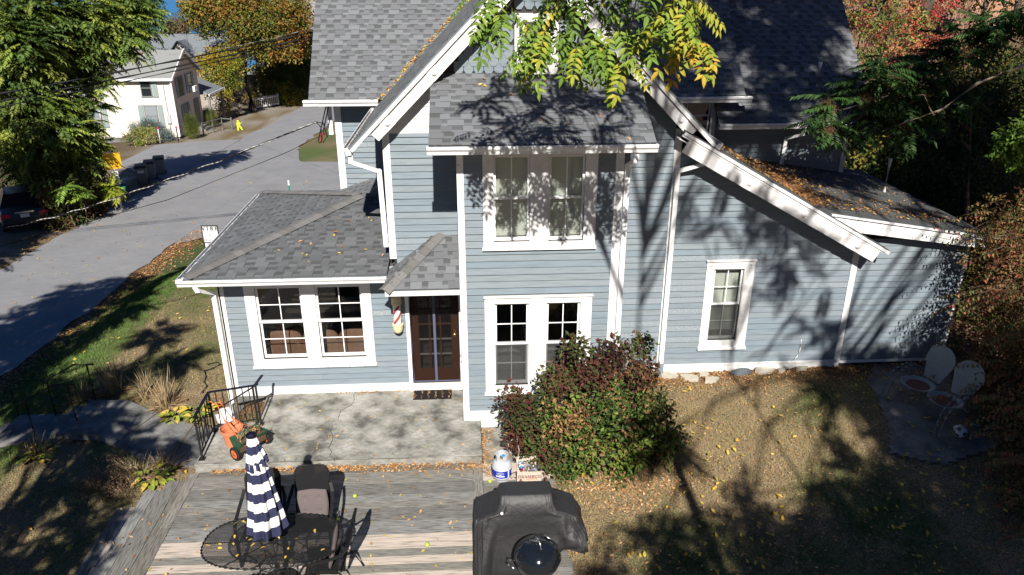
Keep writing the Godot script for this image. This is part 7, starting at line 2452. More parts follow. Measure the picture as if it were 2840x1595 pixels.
	m.tube([Vector3(8.3, 4.98, -12.8), Vector3(8.1, 4.9, -12.7), Vector3(7.85, 5.25, -12.7), Vector3(7.5, 5.22, -12.7)], [0.016, 0.013, 0.01, 0.004], 6)
	put(t, "bare_limb", m, M.twig_pale)
	# the wooded slope
	t = plant("red_leaved_tree", "small tree with red, pink and yellow green leaves behind the wing roof", "tree")
	cl = [Vector4(13.6, 5.8, -27.0, 0.9), Vector4(14.5, 5.5, -27.0, 1.0), Vector4(16.0, 5.7, -28.0, 1.0), Vector4(13.7, 4.7, -26.0, 0.7), Vector4(15.4, 4.7, -27.0, 0.8), Vector4(17.5, 5.0, -29.0, 0.9), Vector4(18.1, 5.9, -30.0, 1.0)]
	crown(t, "crown", spray, M.leaf, cl, 95.0, Vector2(0.13, 0.22), [Color(0.42, 0.05, 0.05), Color(0.30, 0.07, 0.04), Color(0.24, 0.26, 0.06), Color(0.40, 0.18, 0.08), Color(0.14, 0.19, 0.04)], 520)
	limbs(t, Vector3(15.0, land(15.0, -27.5), -27.5), Vector3(15.0, 4.8, -27.3), cl, 0.08, M.bark, 521)
	var tf := [Vector4(12.0, 3.1, -22.0, 1.2), Vector4(13.0, 2.8, -22.0, 1.2), Vector4(14.0, 3.1, -22.0, 1.2), Vector4(15.0, 3.3, -22.0, 1.3), Vector4(16.1, 3.4, -22.0, 1.3), Vector4(11.3, 2.4, -20.0, 1.1), Vector4(12.4, 2.0, -20.0, 1.2), Vector4(13.4, 2.4, -20.0, 1.2), Vector4(13.7, 2.6, -19.0, 1.2), Vector4(14.7, 2.8, -19.0, 1.2), Vector4(17.2, 4.4, -23.0, 1.4), Vector4(16.5, 4.0, -24.0, 1.2), Vector4(16.1, 3.7, -25.0, 1.1)]
	var tn := [Vector4(9.9, 2.2, -17.5, 0.8), Vector4(10.4, 2.1, -17.0, 0.9), Vector4(11.0, 2.3, -16.5, 0.9), Vector4(11.5, 2.5, -16.0, 0.9), Vector4(11.5, 2.9, -15.0, 0.9), Vector4(11.3, 2.5, -14.0, 0.9), Vector4(10.6, 2.3, -14.5, 0.7), Vector4(10.5, 2.0, -15.5, 0.6)]
	for k in tf.size() + tn.size():
		var c: Vector4 = tf[k] if k < tf.size() else tn[k - tf.size()]
		var near := k >= tf.size()
		t = plant("thicket_shrub", "dense shaded thicket shrub, %s" % (["first right of the wing roof", "second right of the wing roof", "third along the upper row", "fourth along the upper row", "last in the upper row at the picture edge", "lower row beside the wing corner board", "lower row second from the wing", "lower row in the middle of the thicket", "lower row fourth from the wing", "lower row at the picture edge", "high at the picture edge under the pale trunk", "high behind the sumac's tip", "behind the red leaved tree's foot", "right behind the wing corner board", "front row second from the wing", "front row third from the wing", "front row fourth from the wing", "front row above the shed vent pipe", "nearest the maple sapling", "just behind the shed roof's right part", "just behind the shed vent pipe"][k]), "shrub", "thicket shrubs on the wooded slope")
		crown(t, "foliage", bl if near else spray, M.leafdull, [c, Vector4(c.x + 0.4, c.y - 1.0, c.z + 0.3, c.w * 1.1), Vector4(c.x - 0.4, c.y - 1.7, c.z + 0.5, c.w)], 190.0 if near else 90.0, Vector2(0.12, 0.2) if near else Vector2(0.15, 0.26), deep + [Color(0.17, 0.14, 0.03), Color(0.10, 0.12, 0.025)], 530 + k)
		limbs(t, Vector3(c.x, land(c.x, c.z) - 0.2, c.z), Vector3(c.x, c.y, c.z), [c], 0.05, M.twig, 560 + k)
	var tr := [[17.9, -30.0, 0.30, "grey woodland trunk straight behind the red leaved tree"], [25.0, -38.0, 0.24, "pale slender woodland trunk, second from the right edge"], [26.1, -36.0, 0.26, "dark woodland trunk at the right edge of the slope"], [21.5, -40.0, 0.16, "thin trunk between the grey and the pale trunk"], [22.8, -44.0, 0.14, "very thin trunk high on the leafy slope"]]
	for k in tr.size():
		t = plant("woodland_tree", tr[k][3], "tree", "trees on the leafy slope")
		var b := Vector3(tr[k][0], land(tr[k][0], tr[k][1]), tr[k][1])
		var top: Vector3 = b + Vector3(0.5 if k % 2 else -0.4, 9.0, 0.3)
		cl = [Vector4(top.x - 1.5, top.y + 1, top.z, 1.6), Vector4(top.x + 1.5, top.y + 1.5, top.z, 1.6), Vector4(top.x, top.y + 2.6, top.z, 1.6)]
		limbs(t, b, top, cl, tr[k][2], M.bark_pale if k == 1 else M.bark, 580 + k)
		crown(t, "crown", spray, M.leaf, cl, 40.0, Vector2(0.2, 0.34), olive, 590 + k)
	rng.seed = 600
	var ux := []
	var uc := []
	for k in 7500:
		var x := rng.randf_range(9.3, 34.0)
		var z := rng.randf_range(-48.0, -7.0)
		var open := smoothstep(13.0, 19.0, x) * smoothstep(-24.0, -30.0, z)
		if rng.randf() < open * 0.75: continue
		var h := rng.randf_range(0.0, 1.6) * (1.0 - 0.6 * open)
		var s := rng.randf_range(0.12, 0.3) * (1.0 if z < -14.0 else 0.7)
		ux.append(Transform3D(Basis(Vector3(rng.randfn(), rng.randfn(), rng.randfn()).normalized(), rng.randf() * TAU).scaled(Vector3(s, s, s)), Vector3(x, land(x, z) + h, z)))
		uc.append((deep + [Color(0.15, 0.12, 0.03), Color(0.16, 0.09, 0.04), Color(0.22, 0.12, 0.06)])[rng.randi() % 6])
	tag(scatter(self, "undergrowth", spray, M.leafdull, ux, uc), "dark leafy undergrowth over the wooded slope", "undergrowth", "", "stuff")

	# --- the walnut whose leaves hang into the top of the picture; trunk behind the camera
	var wt := plant("walnut_tree", "walnut tree with green and yellow leaves hanging before the gable", "tree")
	rng.seed = 620
	var kinds := []
	var gset := [[Color(0.11, 0.19, 0.025), Color(0.14, 0.22, 0.03), Color(0.085, 0.15, 0.022)], [Color(0.16, 0.24, 0.03), Color(0.20, 0.27, 0.035), Color(0.12, 0.20, 0.03)], [Color(0.27, 0.29, 0.03), Color(0.34, 0.30, 0.03), Color(0.18, 0.24, 0.03)], [Color(0.40, 0.29, 0.03), Color(0.30, 0.29, 0.03), Color(0.20, 0.25, 0.03), Color(0.16, 0.22, 0.03), Color(0.46, 0.25, 0.03)]]
	for k in 8:
		kinds.append(frond_mesh(6, true, 0.30 + 0.05 * (k % 3), 0.34, 0.125, gset[k % 4], 630 + k))
	rng.seed = 640
	var heart := [[Vector3(0.42, 6.75, -8.2), 0.30, 14, 0], [Vector3(0.85, 6.62, -8.1), 0.36, 24, 0], [Vector3(1.15, 6.45, -8.0), 0.28, 20, 0], [Vector3(0.75, 6.38, -8.1), 0.22, 10, 1], [Vector3(1.50, 6.60, -8.1), 0.32, 18, 1], [Vector3(1.62, 6.32, -7.9), 0.20, 9, 2], [Vector3(1.20, 6.95, -8.2), 0.42, 24, 0], [Vector3(2.06, 6.72, -7.8), 0.26, 16, 1], [Vector3(2.30, 6.52, -7.7), 0.22, 14, 3], [Vector3(2.24, 6.88, -7.8), 0.24, 12, 2], [Vector3(1.85, 6.98, -7.9), 0.30, 12, 0], [Vector3(0.30, 6.98, -8.3), 0.26, 8, 0]]
	var hub := Vector3(1.5, 8.0, -6.6)
	m = MB.new()
	m.tube([Vector3(3.35, 9.5, 1.4), Vector3(2.9, 9.6, -1.5), Vector3(2.1, 8.9, -4.5), hub], [0.13, 0.10, 0.07, 0.045], 8)
	put(wt, "bough", m, M.bark)
	for h in heart:
		m = MB.new()
		m.tube([hub, hub.lerp(h[0], 0.5) + Vector3(rng.randf_range(-0.1, 0.1), 0.22, 0), h[0] + Vector3(0, 0.08, 0)], [0.022, 0.014, 0.007], 5)
		put(wt, "twig", m, M.bark)
		for k in int(h[2] * 0.95):
			var d := Vector3(rng.randfn(), rng.randfn() * 0.4 - 0.15, rng.randfn()).normalized()
			var p: Vector3 = h[0] + Vector3(0, 0.07, 0) + d * float(h[1]) * rng.randf_range(0.15, 0.75)
			var x := Vector3(d.x, d.y * 0.4 - 0.65 + rng.randf_range(-0.2, 0.35), d.z * 0.8).normalized()
			var z := x.cross(Vector3(rng.randf_range(-0.4, 0.4), 1, 0.5)).normalized()
			var s := rng.randf_range(0.28, 0.44)
			var kind: int = h[3] if rng.randf() < 0.62 else rng.randi() % 3
			var o := put(wt, "leaf", kinds[kind + (4 if rng.randf() < 0.5 else 0)], M.leaf)
			o.transform = Transform3D(Basis(x, z.cross(x), z).scaled(Vector3(s, s, s)), p)
	# foliage of the same tree above the picture: shades the bay roof and the rear roofs
	cl = shade([[Vector3(0.25, 5.35, -11.4), 3.6, 0.30], [Vector3(0.75, 5.45, -11.6), 3.9, 0.36], [Vector3(1.25, 5.30, -11.3), 3.7, 0.40], [Vector3(1.7, 5.45, -11.5), 3.9, 0.36], [Vector3(2.15, 5.35, -11.4), 3.8, 0.34], [Vector3(0.7, 5.12, -10.9), 3.8, 0.26], [Vector3(1.3, 5.05, -10.8), 3.6, 0.30], [Vector3(1.9, 5.05, -10.8), 3.9, 0.26], [Vector3(1.4, 5.65, -11.9), 4.0, 0.36], [Vector3(2.5, 5.5, -11.7), 4.2, 0.28], [Vector3(0.5, 5.65, -11.9), 4.1, 0.24]])
	crown(wt, "inner_crown", frond, M.leaf, cl, 120.0, Vector2(0.32, 0.5), greens, 650, true)
	for c in cl:
		m = MB.new()
		var p := Vector3(c.x, c.y, c.z)
		m.tube([Vector3(1.8 + (p.x - 1.5) * 0.6, 8.6, -5.6), Vector3(lerpf(1.8, p.x, 0.8), 8.75, -6.9), p], [0.02, 0.013, 0.005], 5)
		put(wt, "twig", m, M.bark)
	var top := shade([[Vector3(4.0, 5.8, -16.6), 12.0, 1.0], [Vector3(5.2, 6.6, -17.4), 12.5, 1.2], [Vector3(6.6, 6.2, -17.0), 11.5, 1.1], [Vector3(7.8, 6.6, -17.5), 12.0, 1.2], [Vector3(5.8, 7.8, -18.6), 12.5, 1.2], [Vector3(7.4, 7.6, -18.8), 11.5, 1.2], [Vector3(3.6, 7.4, -18.2), 12.0, 0.9], [Vector3(6.4, 4.6, -15.6), 12.5, 0.8], [Vector3(8.2, 5.0, -15.8), 12.0, 0.8], [Vector3(4.9, 4.4, -15.6), 12.0, 0.7], [Vector3(1.6, 7.0, -13.0), 10.0, 0.7], [Vector3(2.6, 6.2, -12.5), 10.5, 0.6], [Vector3(6.7, 8.8, -19.8), 12.5, 1.2], [Vector3(4.6, 9.2, -19.9), 12.0, 1.0], [Vector3(4.7, 5.4, -16.2), 12.2, 0.8], [Vector3(7.2, 5.4, -16.3), 12.2, 0.9], [Vector3(8.4, 7.2, -18.4), 12.0, 1.0], [Vector3(5.0, 8.4, -19.2), 12.0, 1.0], [Vector3(8.0, 8.8, -20.0), 12.2, 1.1]])
	limbs(wt, Vector3(3.35, -0.3, 2.0), Vector3(3.2, 15.0, -0.6), top, 0.12, M.bark, 651)
	crown(wt, "crown", frond, M.leaf, top, 120.0, Vector2(0.5, 0.8), greens, 652, true)
	# more trees behind and beside the camera: they cast the dapple on lawn, wall, road and path
	var rt := plant("lawn_shade_tree", "tall tree beyond the right lower corner shading lawn and shrubs", "tree", "shade trees round the garden")
	var spots := [[Vector3(6.6, 0.3, -11.4), 11.0, 0.55], [Vector3(7.6, 0.3, -10.6), 11.5, 0.9], [Vector3(8.6, 0.4, -10.8), 11.0, 1.0], [Vector3(7.4, 0.2, -9.4), 10.5, 0.8], [Vector3(8.4, 0.3, -9.0), 11.0, 0.9], [Vector3(6.0, 0.1, -9.0), 10.5, 0.55], [Vector3(6.9, 0.1, -8.2), 10.0, 0.7], [Vector3(5.2, 0.0, -8.3), 10.0, 0.55], [Vector3(4.6, 0.0, -7.4), 9.5, 0.7], [Vector3(5.8, 0.0, -7.3), 9.5, 0.8], [Vector3(3.4, 0.0, -7.3), 9.5, 0.6], [Vector3(2.5, 0.0, -8.0), 9.0, 0.45], [Vector3(2.6, 0.0, -7.0), 9.0, 0.5], [Vector3(7.4, 0.0, -7.4), 9.5, 0.9], [Vector3(2.9, 0.6, -9.6), 10.0, 0.5], [Vector3(8.0, 0.3, -11.4), 11.0, 0.9], [Vector3(7.9, 0.9, -10.4), 10.5, 0.9], [Vector3(8.6, 0.6, -9.6), 11.0, 1.0], [Vector3(4.2, 0.0, -6.9), 9.5, 0.6], [Vector3(6.7, 0.0, -7.0), 9.5, 0.7], [Vector3(3.1, 0.0, -6.7), 9.5, 0.55], [Vector3(5.0, 0.0, -7.9), 10.2, 0.6], [Vector3(3.9, 0.0, -8.4), 10.0, 0.4], [Vector3(6.3, 0.1, -8.0), 10.4, 0.6], [Vector3(7.0, 0.3, -9.9), 10.8, 0.5], [Vector3(1.7, 0.0, -7.2), 9.2, 0.35], [Vector3(10.6, 3.0, -14.0), 11.5, 1.3], [Vector3(8.6, 5.2, -13.6), 9.0, 0.7], [Vector3(7.4, 4.8, -13.3), 9.0, 0.5], [Vector3(10.0, 5.4, -14.0), 9.5, 0.8], [Vector3(12.5, 4.0, -19.0), 12.0, 1.6], [Vector3(14.5, 4.2, -22.0), 13.0, 1.8], [Vector3(10.4, 2.4, -16.5), 11.5, 1.2], [Vector3(12.0, 2.6, -16.0), 12.0, 1.5], [Vector3(13.4, 2.6, -18.5), 12.0, 1.8], [Vector3(11.4, 2.0, -17.5), 12.0, 1.4], [Vector3(15.2, 3.2, -20.5), 12.0, 1.8]]
	cl = shade(spots)
	limbs(rt, Vector3(6.5, -0.2, 4.0), Vector3(6.9, 11.5, 1.0), cl, 0.13, M.bark, 661)
	crown(rt, "crown", frond, M.leaf, cl, 125.0, Vector2(0.45, 0.75), greens, 662, true)
	rt = plant("wall_shade_tree", "slim tree behind the camera whose branches mark the lean-to wall", "tree", "shade trees round the garden")
	cl = shade([[Vector3(4.9, 3.1, -12.0), 10.0, 0.42], [Vector3(5.5, 2.8, -12.0), 10.2, 0.5], [Vector3(5.7, 2.3, -12.0), 10.0, 0.36], [Vector3(3.75, 3.6, -12.0), 9.5, 0.30], [Vector3(4.2, 3.3, -12.0), 9.5, 0.26], [Vector3(6.3, 1.2, -12.0), 10.5, 0.36], [Vector3(6.6, 0.8, -12.0), 10.5, 0.36], [Vector3(5.3, 3.3, -14.2), 10.5, 0.5], [Vector3(6.4, 3.2, -13.4), 11.0, 0.45], [Vector3(7.6, 3.1, -14.4), 10.0, 0.5], [Vector3(8.4, 3.0, -13.2), 11.0, 0.45]])
	limbs(rt, Vector3(5.4, -0.2, 5.0), Vector3(5.0, 11.0, -1.5), cl, 0.075, M.bark, 663)
	crown(rt, "crown", frond, M.leaf, cl, 85.0, Vector2(0.35, 0.6), greens, 664, true)
	rt = plant("path_shade_tree", "tree left of the camera shading the path and left lawn", "tree", "shade trees round the garden")
	cl = shade([[Vector3(-6.4, -0.7, -11.6), 7.5, 0.6], [Vector3(-7.3, -0.7, -12.6), 8.0, 0.7], [Vector3(-8.4, -0.9, -13.2), 8.0, 0.8], [Vector3(-6.0, -0.7, -9.6), 7.5, 0.6], [Vector3(-7.0, -0.7, -10.6), 7.5, 0.6], [Vector3(-6.6, -0.7, -8.6), 7.0, 0.6], [Vector3(-5.4, -0.6, -8.4), 7.0, 0.35], [Vector3(-7.8, -0.8, -14.4), 9.0, 0.6], [Vector3(-6.5, -0.8, -15.2), 9.0, 0.5], [Vector3(-9.3, -1.2, -14.6), 9.0, 0.8], [Vector3(-5.2, -0.7, -11.6), 7.5, 0.30], [Vector3(-7.9, -0.8, -9.4), 7.5, 0.7], [Vector3(-7.6, -0.8, -16.6), 9.5, 0.5]])
	limbs(rt, Vector3(-7.8, -1.0, 0.5), Vector3(-7.2, 6.0, -2.6), cl, 0.16, M.bark, 665)
	crown(rt, "crown", frond, M.leaf, cl, 190.0, Vector2(0.4, 0.65), greens, 666, true)
	rt = plant("road_shade_tree", "tree outside the left edge throwing a crown shadow on the road", "tree", "shade trees round the garden")
	cl = shade([[Vector3(-12.2, -2.0, -18.6), 11.0, 0.9], [Vector3(-13.2, -2.1, -19.8), 11.5, 1.0], [Vector3(-11.8, -2.1, -21.0), 11.5, 0.9], [Vector3(-14.2, -2.0, -18.2), 11.0, 1.0], [Vector3(-12.6, -2.2, -22.4), 12.0, 0.8], [Vector3(-11.4, -2.2, -23.4), 12.0, 0.7], [Vector3(-15.0, -2.0, -17.2), 11.0, 1.0], [Vector3(-10.6, -1.7, -17.6), 10.5, 1.0], [Vector3(-9.6, -1.5, -19.2), 10.5, 0.9], [Vector3(-9.8, -1.6, -21.4), 11.0, 0.9], [Vector3(-9.4, -1.6, -23.4), 11.0, 0.7], [Vector3(-11.0, -1.7, -16.0), 10.0, 1.0], [Vector3(-12.8, -1.8, -16.2), 10.0, 1.0], [Vector3(-16.0, -2.2, -20.8), 11.0, 0.6]])
	limbs(rt, Vector3(-13.0, -1.5, -5.0), Vector3(-12.6, 6.5, -8.0), cl, 0.22, M.bark, 667)
	crown(rt, "crown", frond, M.leaf, cl, 150.0, Vector2(0.5, 0.8), greens, 668, true)
	rt = plant("hedge_shade_tree", "tree outside the left edge shading the parked car and hedge", "tree", "shade trees round the garden")
	cl = shade([[Vector3(-19.2, -1.6, -31.5), 9.0, 1.5], [Vector3(-18.2, -1.4, -30.5), 9.0, 1.4], [Vector3(-18.2, -2.0, -28.4), 8.0, 1.2], [Vector3(-19.5, -2.2, -29.5), 8.5, 1.4], [Vector3(-17.2, -1.2, -33.0), 9.5, 1.0], [Vector3(-17.6, -2.4, -26.6), 8.0, 1.1]])
	limbs(rt, Vector3(-21.0, -2.6, -22.0), Vector3(-19.8, 4.0, -21.8), cl, 0.2, M.bark, 669)
	crown(rt, "crown", frond, M.leaf, cl, 110.0, Vector2(0.6, 0.9), greens, 670, true)

func build_ground_cover() -> void:
	# mown grass, half dry
	var m := MB.new()
	rng.seed = 700
	for k in 7:
		var a := rng.randf() * TAU
		var o := Vector3(rng.randf_range(-0.5, 0.5), 0, rng.randf_range(-0.5, 0.5))
		var s := Vector3(cos(a), 0, sin(a)) * 0.09
		m.tri(o - s, o + s, o + Vector3(rng.randf_range(-0.7, 0.7), rng.randf_range(0.5, 1.0), rng.randf_range(-0.7, 0.7)))
	var tuft := m.mesh()
	for area in 2:
		var xf := []
		var cols := []
		for k in [30000, 34000][area]:
			var x := rng.randf_range(1.25, 9.4) if area == 0 else rng.randf_range(-11.2, -4.5)
			var z := rng.randf_range(-11.9, -6.2) if area == 0 else rng.randf_range(-24.0, -7.0)
			if area == 1 and (Vector2(x, z).x > -7.8 and z > -13.4 and z < -10.9 or z > -13.5 and z < -12.2 and x < -7.5): continue
			if area == 1 and x > -5.65 and z > -10.0: continue
			if area == 0 and (z < -11.2 + fn.get_noise_1d(x * 20.0) and rng.randf() < 0.85 or x > 6.6 and rng.randf() < 0.7): continue
			if x > -4.6 and z < -12.0: continue
			var green := fn.get_noise_2d(x * 6.0, z * 6.0) * 1.3 + rng.randf_range(-0.25, 0.25)
			if area == 1 and x < -8.1: green += 0.7
			var c := Color(0.36, 0.28, 0.15).lerp(Color(0.10, 0.15, 0.035), clampf(0.28 + green, 0.0, 1.0))
			if area == 1 and x < -8.2: c = Color(0.09, 0.17, 0.035).lerp(c, 0.3)
			var s := rng.randf_range(0.03, 0.055) * (1.5 if area == 1 and x < -8.2 else 1.0)
			xf.append(Transform3D(Basis(Vector3.UP, rng.randf() * TAU).scaled(Vector3(s * 1.2, s, s * 1.2)), Vector3(x, land(x, z) - 0.004, z)))
			var g := rng.randf_range(0.8, 1.2)
			cols.append(Color(c.r * g, c.g * g, c.b * g))
		tag(scatter(self, "grass", tuft, M.blade, xf, cols), ["dry mown grass of the right lawn", "grass of the left lawn and its green bank"][area], "grass", "", "stuff")
	# fallen leaves, each a small curled leaf
	m = MB.new()
	m.leaf(Vector3(-0.5, 0, 0), Vector3(1, 0.12, 0).normalized(), Vector3(0, 1, 0.1).normalized(), 1.0, 0.5, true)
	var lf := m.mesh()
	var tan := [Color(0.38, 0.19, 0.07), Color(0.46, 0.25, 0.10), Color(0.28, 0.13, 0.05), Color(0.52, 0.33, 0.16), Color(0.33, 0.20, 0.10)]
	var gold := [Color(0.58, 0.36, 0.04), Color(0.50, 0.36, 0.06), Color(0.62, 0.42, 0.08), Color(0.40, 0.34, 0.05)]
	var xf := []
	var cols := []
	var drop := func(p: Vector3, n: Vector3, s: float, pal: Array) -> void:
		var x := n.cross(Vector3(rng.randfn(), rng.randfn(), rng.randfn())).normalized()
		var b := Basis(x, n, x.cross(n)) * Basis(Vector3(rng.randfn(), 0, rng.randfn()).normalized(), rng.randf_range(0.0, 0.55))
		xf.append(Transform3D(b.scaled(Vector3(s, s, s)), p + n * s * 0.12))
		var c: Color = pal[rng.randi() % pal.size()]
		var g := rng.randf_range(0.75, 1.2)
		cols.append(Color(c.r * g, c.g * g, c.b * g))
	var done := func(label: String) -> void:
		tag(scatter(self, "fallen_leaves", lf, M.litter, xf.duplicate(), cols.duplicate()), label, "leaves", "", "stuff")
		xf.clear()
		cols.clear()
	rng.seed = 710
	var U := Vector3.UP
	for k in 950:
		var x := rng.randf_range(-4.1, 0.1)
		var z := -9.89 + absf(rng.randfn()) * 0.085 * (0.5 + smoothstep(-3.6, -0.5, x))
		drop.call(Vector3(x, rng.randf_range(0.0, 0.03), z), U, rng.randf_range(0.03, 0.065), tan)
	for k in 230:
		drop.call(Vector3(rng.randf_range(-4.3, 1.2), 0.004, rng.randf_range(-9.6, -6.5)), U, rng.randf_range(0.035, 0.075), tan + gold)
	for k in 26:
		var p := Vector3(rng.randf_range(-3.3, -1.75), 0.722, rng.randf_range(-7.85, -7.1))
		if Vector2((p.x + 2.52) / 0.8, (p.z + 7.455) / 0.44).length() < 1.0:
			drop.call(p, U, rng.randf_range(0.05, 0.075), gold)
	for k in 60:
		drop.call(Vector3(rng.randf_range(-5.6, -4.5), -0.16 - 0.17 * int(rng.randf() * 3), rng.randf_range(-9.6, -7.0)), U, rng.randf_range(0.04, 0.07), tan)
	done.call("brown and yellow leaves strewn over the deck and heaped along the slab")
	for k in 130:
		drop.call(Vector3(rng.randf_range(-4.0, 0.05), SLAB + 0.002, rng.randf_range(-11.9, -9.95)), U, rng.randf_range(0.025, 0.06), tan + gold)
	for k in 150:
		drop.call(Vector3(rng.randf_range(-2.5, -0.2), SLAB + 0.004, -12.0 + absf(rng.randfn()) * 0.05), U, rng.randf_range(0.025, 0.05), tan)
	for k in 110:
		drop.call(Vector3(-1.07 + 0.125 * (k % 6) + rng.randfn() * 0.012, SLAB + 0.028, rng.randf_range(-12.0, -11.64)), U, rng.randf_range(0.025, 0.04), tan)
	for k in 230:
		drop.call(Vector3(0.12 + absf(rng.randfn()) * 0.1, 0.03, rng.randf_range(-10.8, -9.5)), U, rng.randf_range(0.03, 0.06), tan)
	done.call("brown leaves on the concrete slab, its edges and the door mat")
	for k in 2600:
		var x := rng.randf_range(1.25, 9.2)
		var z := rng.randf_range(-11.95, -6.2)
		drop.call(Vector3(x, land(x, z) + rng.randf_range(0.01, 0.035), z), U, rng.randf_range(0.03, 0.06), tan)
	for k in 700:
		var x := rng.randf_range(1.25, 9.0)
		var z := rng.randf_range(-11.9, -6.2)
		if rng.randf() > 0.25 + 1.6 * fn.get_noise_2d(x * 9.0, z * 9.0 + 40.0): continue
		drop.call(Vector3(x, land(x, z) + 0.035, z), U, rng.randf_range(0.06, 0.10), gold)
	for k in 2100:
		var x := rng.randf_range(2.6, 8.6)
		var z := -11.98 + absf(rng.randfn()) * 0.30
		drop.call(Vector3(x, land(x, z) + rng.randf_range(0.0, 0.03), z), U, rng.randf_range(0.03, 0.06), tan)
	for k in 1100:
		var a := rng.randf() * TAU
		var x := 2.3 + cos(a) * rng.randf() * 1.3
		var z := -9.1 + sin(a) * rng.randf() * 0.6
		drop.call(Vector3(x, land(x, z) + 0.02, z), U, rng.randf_range(0.03, 0.06), tan + [Color(0.6, 0.42, 0.24)])
	done.call("tan and yellow leaves strewn over the right lawn and along the wall")
	for k in 3600:
		var x := rng.randf_range(3.9, 9.0)
		var z := rng.randf_range(-15.9, -12.2)
		var y := minf(4.54 - 0.56 * (x - 4.06), 99.0)
		if x > 6.09: y = 3.42 - 0.16 * (x - 6.09)
		var thick := exp(-pow((x - 6.0) / 0.8, 2.0)) + exp(-pow((z + 12.0 + (x - 4.0) * 0.15) / 0.35, 2.0)) * 0.9 + 0.22
		if rng.randf() < thick:
			drop.call(Vector3(x, y + 0.01, z), (Vector3(0.5, 1, 0) if x < 6.09 else Vector3(0.16, 1, 0)).normalized(), rng.randf_range(0.04, 0.085), [tan[0], tan[2], tan[2], tan[4], Color(0.17, 0.09, 0.045), Color(0.12, 0.07, 0.04), gold[0]])
	for k in 1600:   # the drift in the crook of the two low roofs
		var x := 5.95 + rng.randfn() * 0.22
		var z := rng.randf_range(-14.6, -12.0)
		drop.call(Vector3(x - 0.15 * (z + 13.0), 3.50 - 0.4 * (x - 5.95) * (1.0 if x < 6.0 else 0.4) + 0.03, z), U, rng.randf_range(0.04, 0.08), [tan[0], tan[2], Color(0.16, 0.08, 0.04)])
	done.call("brown leaf drifts lying on the low roofs")
	for k in 190:   # along the valley left of the gable, in its gutter, and a few on the shingles
		var t := rng.randf()
		var y := lerpf(4.75, 7.0, t)
		drop.call(Vector3(-1.87 + (y - 4.65) - 0.03 + rng.randfn() * 0.03, y + 0.05, -15.58 - (y - 4.83)), Vector3(-0.4, 1, 0.4).normalized(), rng.randf_range(0.05, 0.09), tan + gold)
	for k in 70:
		drop.call(Vector3(-1.90 + rng.randfn() * 0.015, 4.60, rng.randf_range(-15.3, -11.75)), U, rng.randf_range(0.04, 0.07), tan)
		drop.call(Vector3(4.02 + rng.randfn() * 0.015, 4.60, rng.randf_range(-14.5, -11.75)), U, rng.randf_range(0.04, 0.07), tan)
	for k in 26:
		var z := rng.randf_range(-14.0, -11.7)
		drop.call(Vector3(rng.randf_range(-4.2 + (-11.6 - z), -1.5), 2.60 + 0.24 * (-11.58 - z), z), Vector3(0, 1, 0.24).normalized(), rng.randf_range(0.05, 0.09), gold + tan)
	for k in 14:
		var f := rng.randf()
		drop.call(Vector3(rng.randf_range(-0.3, 2.6), 4.97 + 0.8 * f, -10.46 - 1.56 * f), Vector3(0, 1, 0.5).normalized(), 0.07, gold + tan)
	done.call("dry leaves caught in the roof valley, gutters and on the shingles")
	for k in 3200:
		var z := rng.randf_range(-30.0, -12.0)
		var x := -11.45 + absf(rng.randfn()) * 0.55
		drop.call(Vector3(x, maxf(land(x, z), road_y(z) + 0.0) + rng.randf_range(0.0, 0.03), z), U, rng.randf_range(0.05, 0.10), tan + [Color(0.2, 0.09, 0.05)])
	for k in 260:
		var z := rng.randf_range(-45.0, -14.0)
		drop.call(Vector3(rng.randf_range(-16.4, -11.5), road_y(z) + 0.035, z), U, rng.randf_range(0.06, 0.11), gold + tan)
	for k in 500:
		var z := rng.randf_range(-36.0, -22.0)
		var x := -16.6 - absf(rng.randfn()) * 0.5
		drop.call(Vector3(x, road_y(z) + 0.02, z), U, rng.randf_range(0.05, 0.1), tan)
	for k in 330:
		var x := rng.randf_range(-10.5, -4.6)
		var z := rng.randf_range(-22.0, -7.0)
		drop.call(Vector3(x, land(x, z) + 0.03, z), U, rng.randf_range(0.05, 0.10), gold + tan)
	for k in 160:
		var z := rng.randf_range(-45.0, -29.0)
		drop.call(Vector3(rng.randf_range(-11.0, -3.0), road_y(z) + 0.03, z), U, rng.randf_range(0.06, 0.11), gold + tan)
	done.call("brown leaf litter along the road edges and scattered on road and left lawn")
	# dead ornamental grass, hostas and seed stalks by the path
	var gr := [[-7.5, -14.0, "tall dry grass clump beside the upper stair handrail", 0.85], [-6.7, -13.7, "dry grass clump with grey seed stalks along the path", 0.8], [-6.1, -13.1, "tall dry grass clump behind the yellow hostas", 0.9], [-5.75, -10.75, "withered straw clump beside the board steps", 0.45], [-8.0, -11.9, "straw clump below the near stair handrail", 0.5], [-8.1, -13.8, "green and straw grass clump beyond the stair rails", 0.55], [-5.35, -11.0, "pale straw clump at the corner of the slab", 0.4]]
	for g in gr:
		m = MB.new()
		var y := land(g[0], g[1])
		for k in 70:
			var a := rng.randf() * TAU
			var r := rng.randf_range(0.0, 0.22)
			var o := Vector3(cos(a) * r, 0, sin(a) * r)
			var hgt: float = g[3] * rng.randf_range(0.4, 1.0)
			var e := o * 1.6 + Vector3(rng.randfn() * 0.12, hgt, rng.randfn() * 0.12)
			var c: Color = [Color(0.36, 0.27, 0.15), Color(0.28, 0.20, 0.11), Color(0.44, 0.35, 0.22)][k % 3]
			if "green" in g[2] and k % 2: c = Color(0.10, 0.16, 0.04)
			m.col = c
			var s := Vector3(-sin(a), 0, cos(a)) * 0.006
			var mid := o.lerp(e, 0.55) + Vector3(0, 0.04, 0)
			m.quad(o - s, o + s, mid + s, mid - s)
			m.tri(mid - s, mid + s, e)
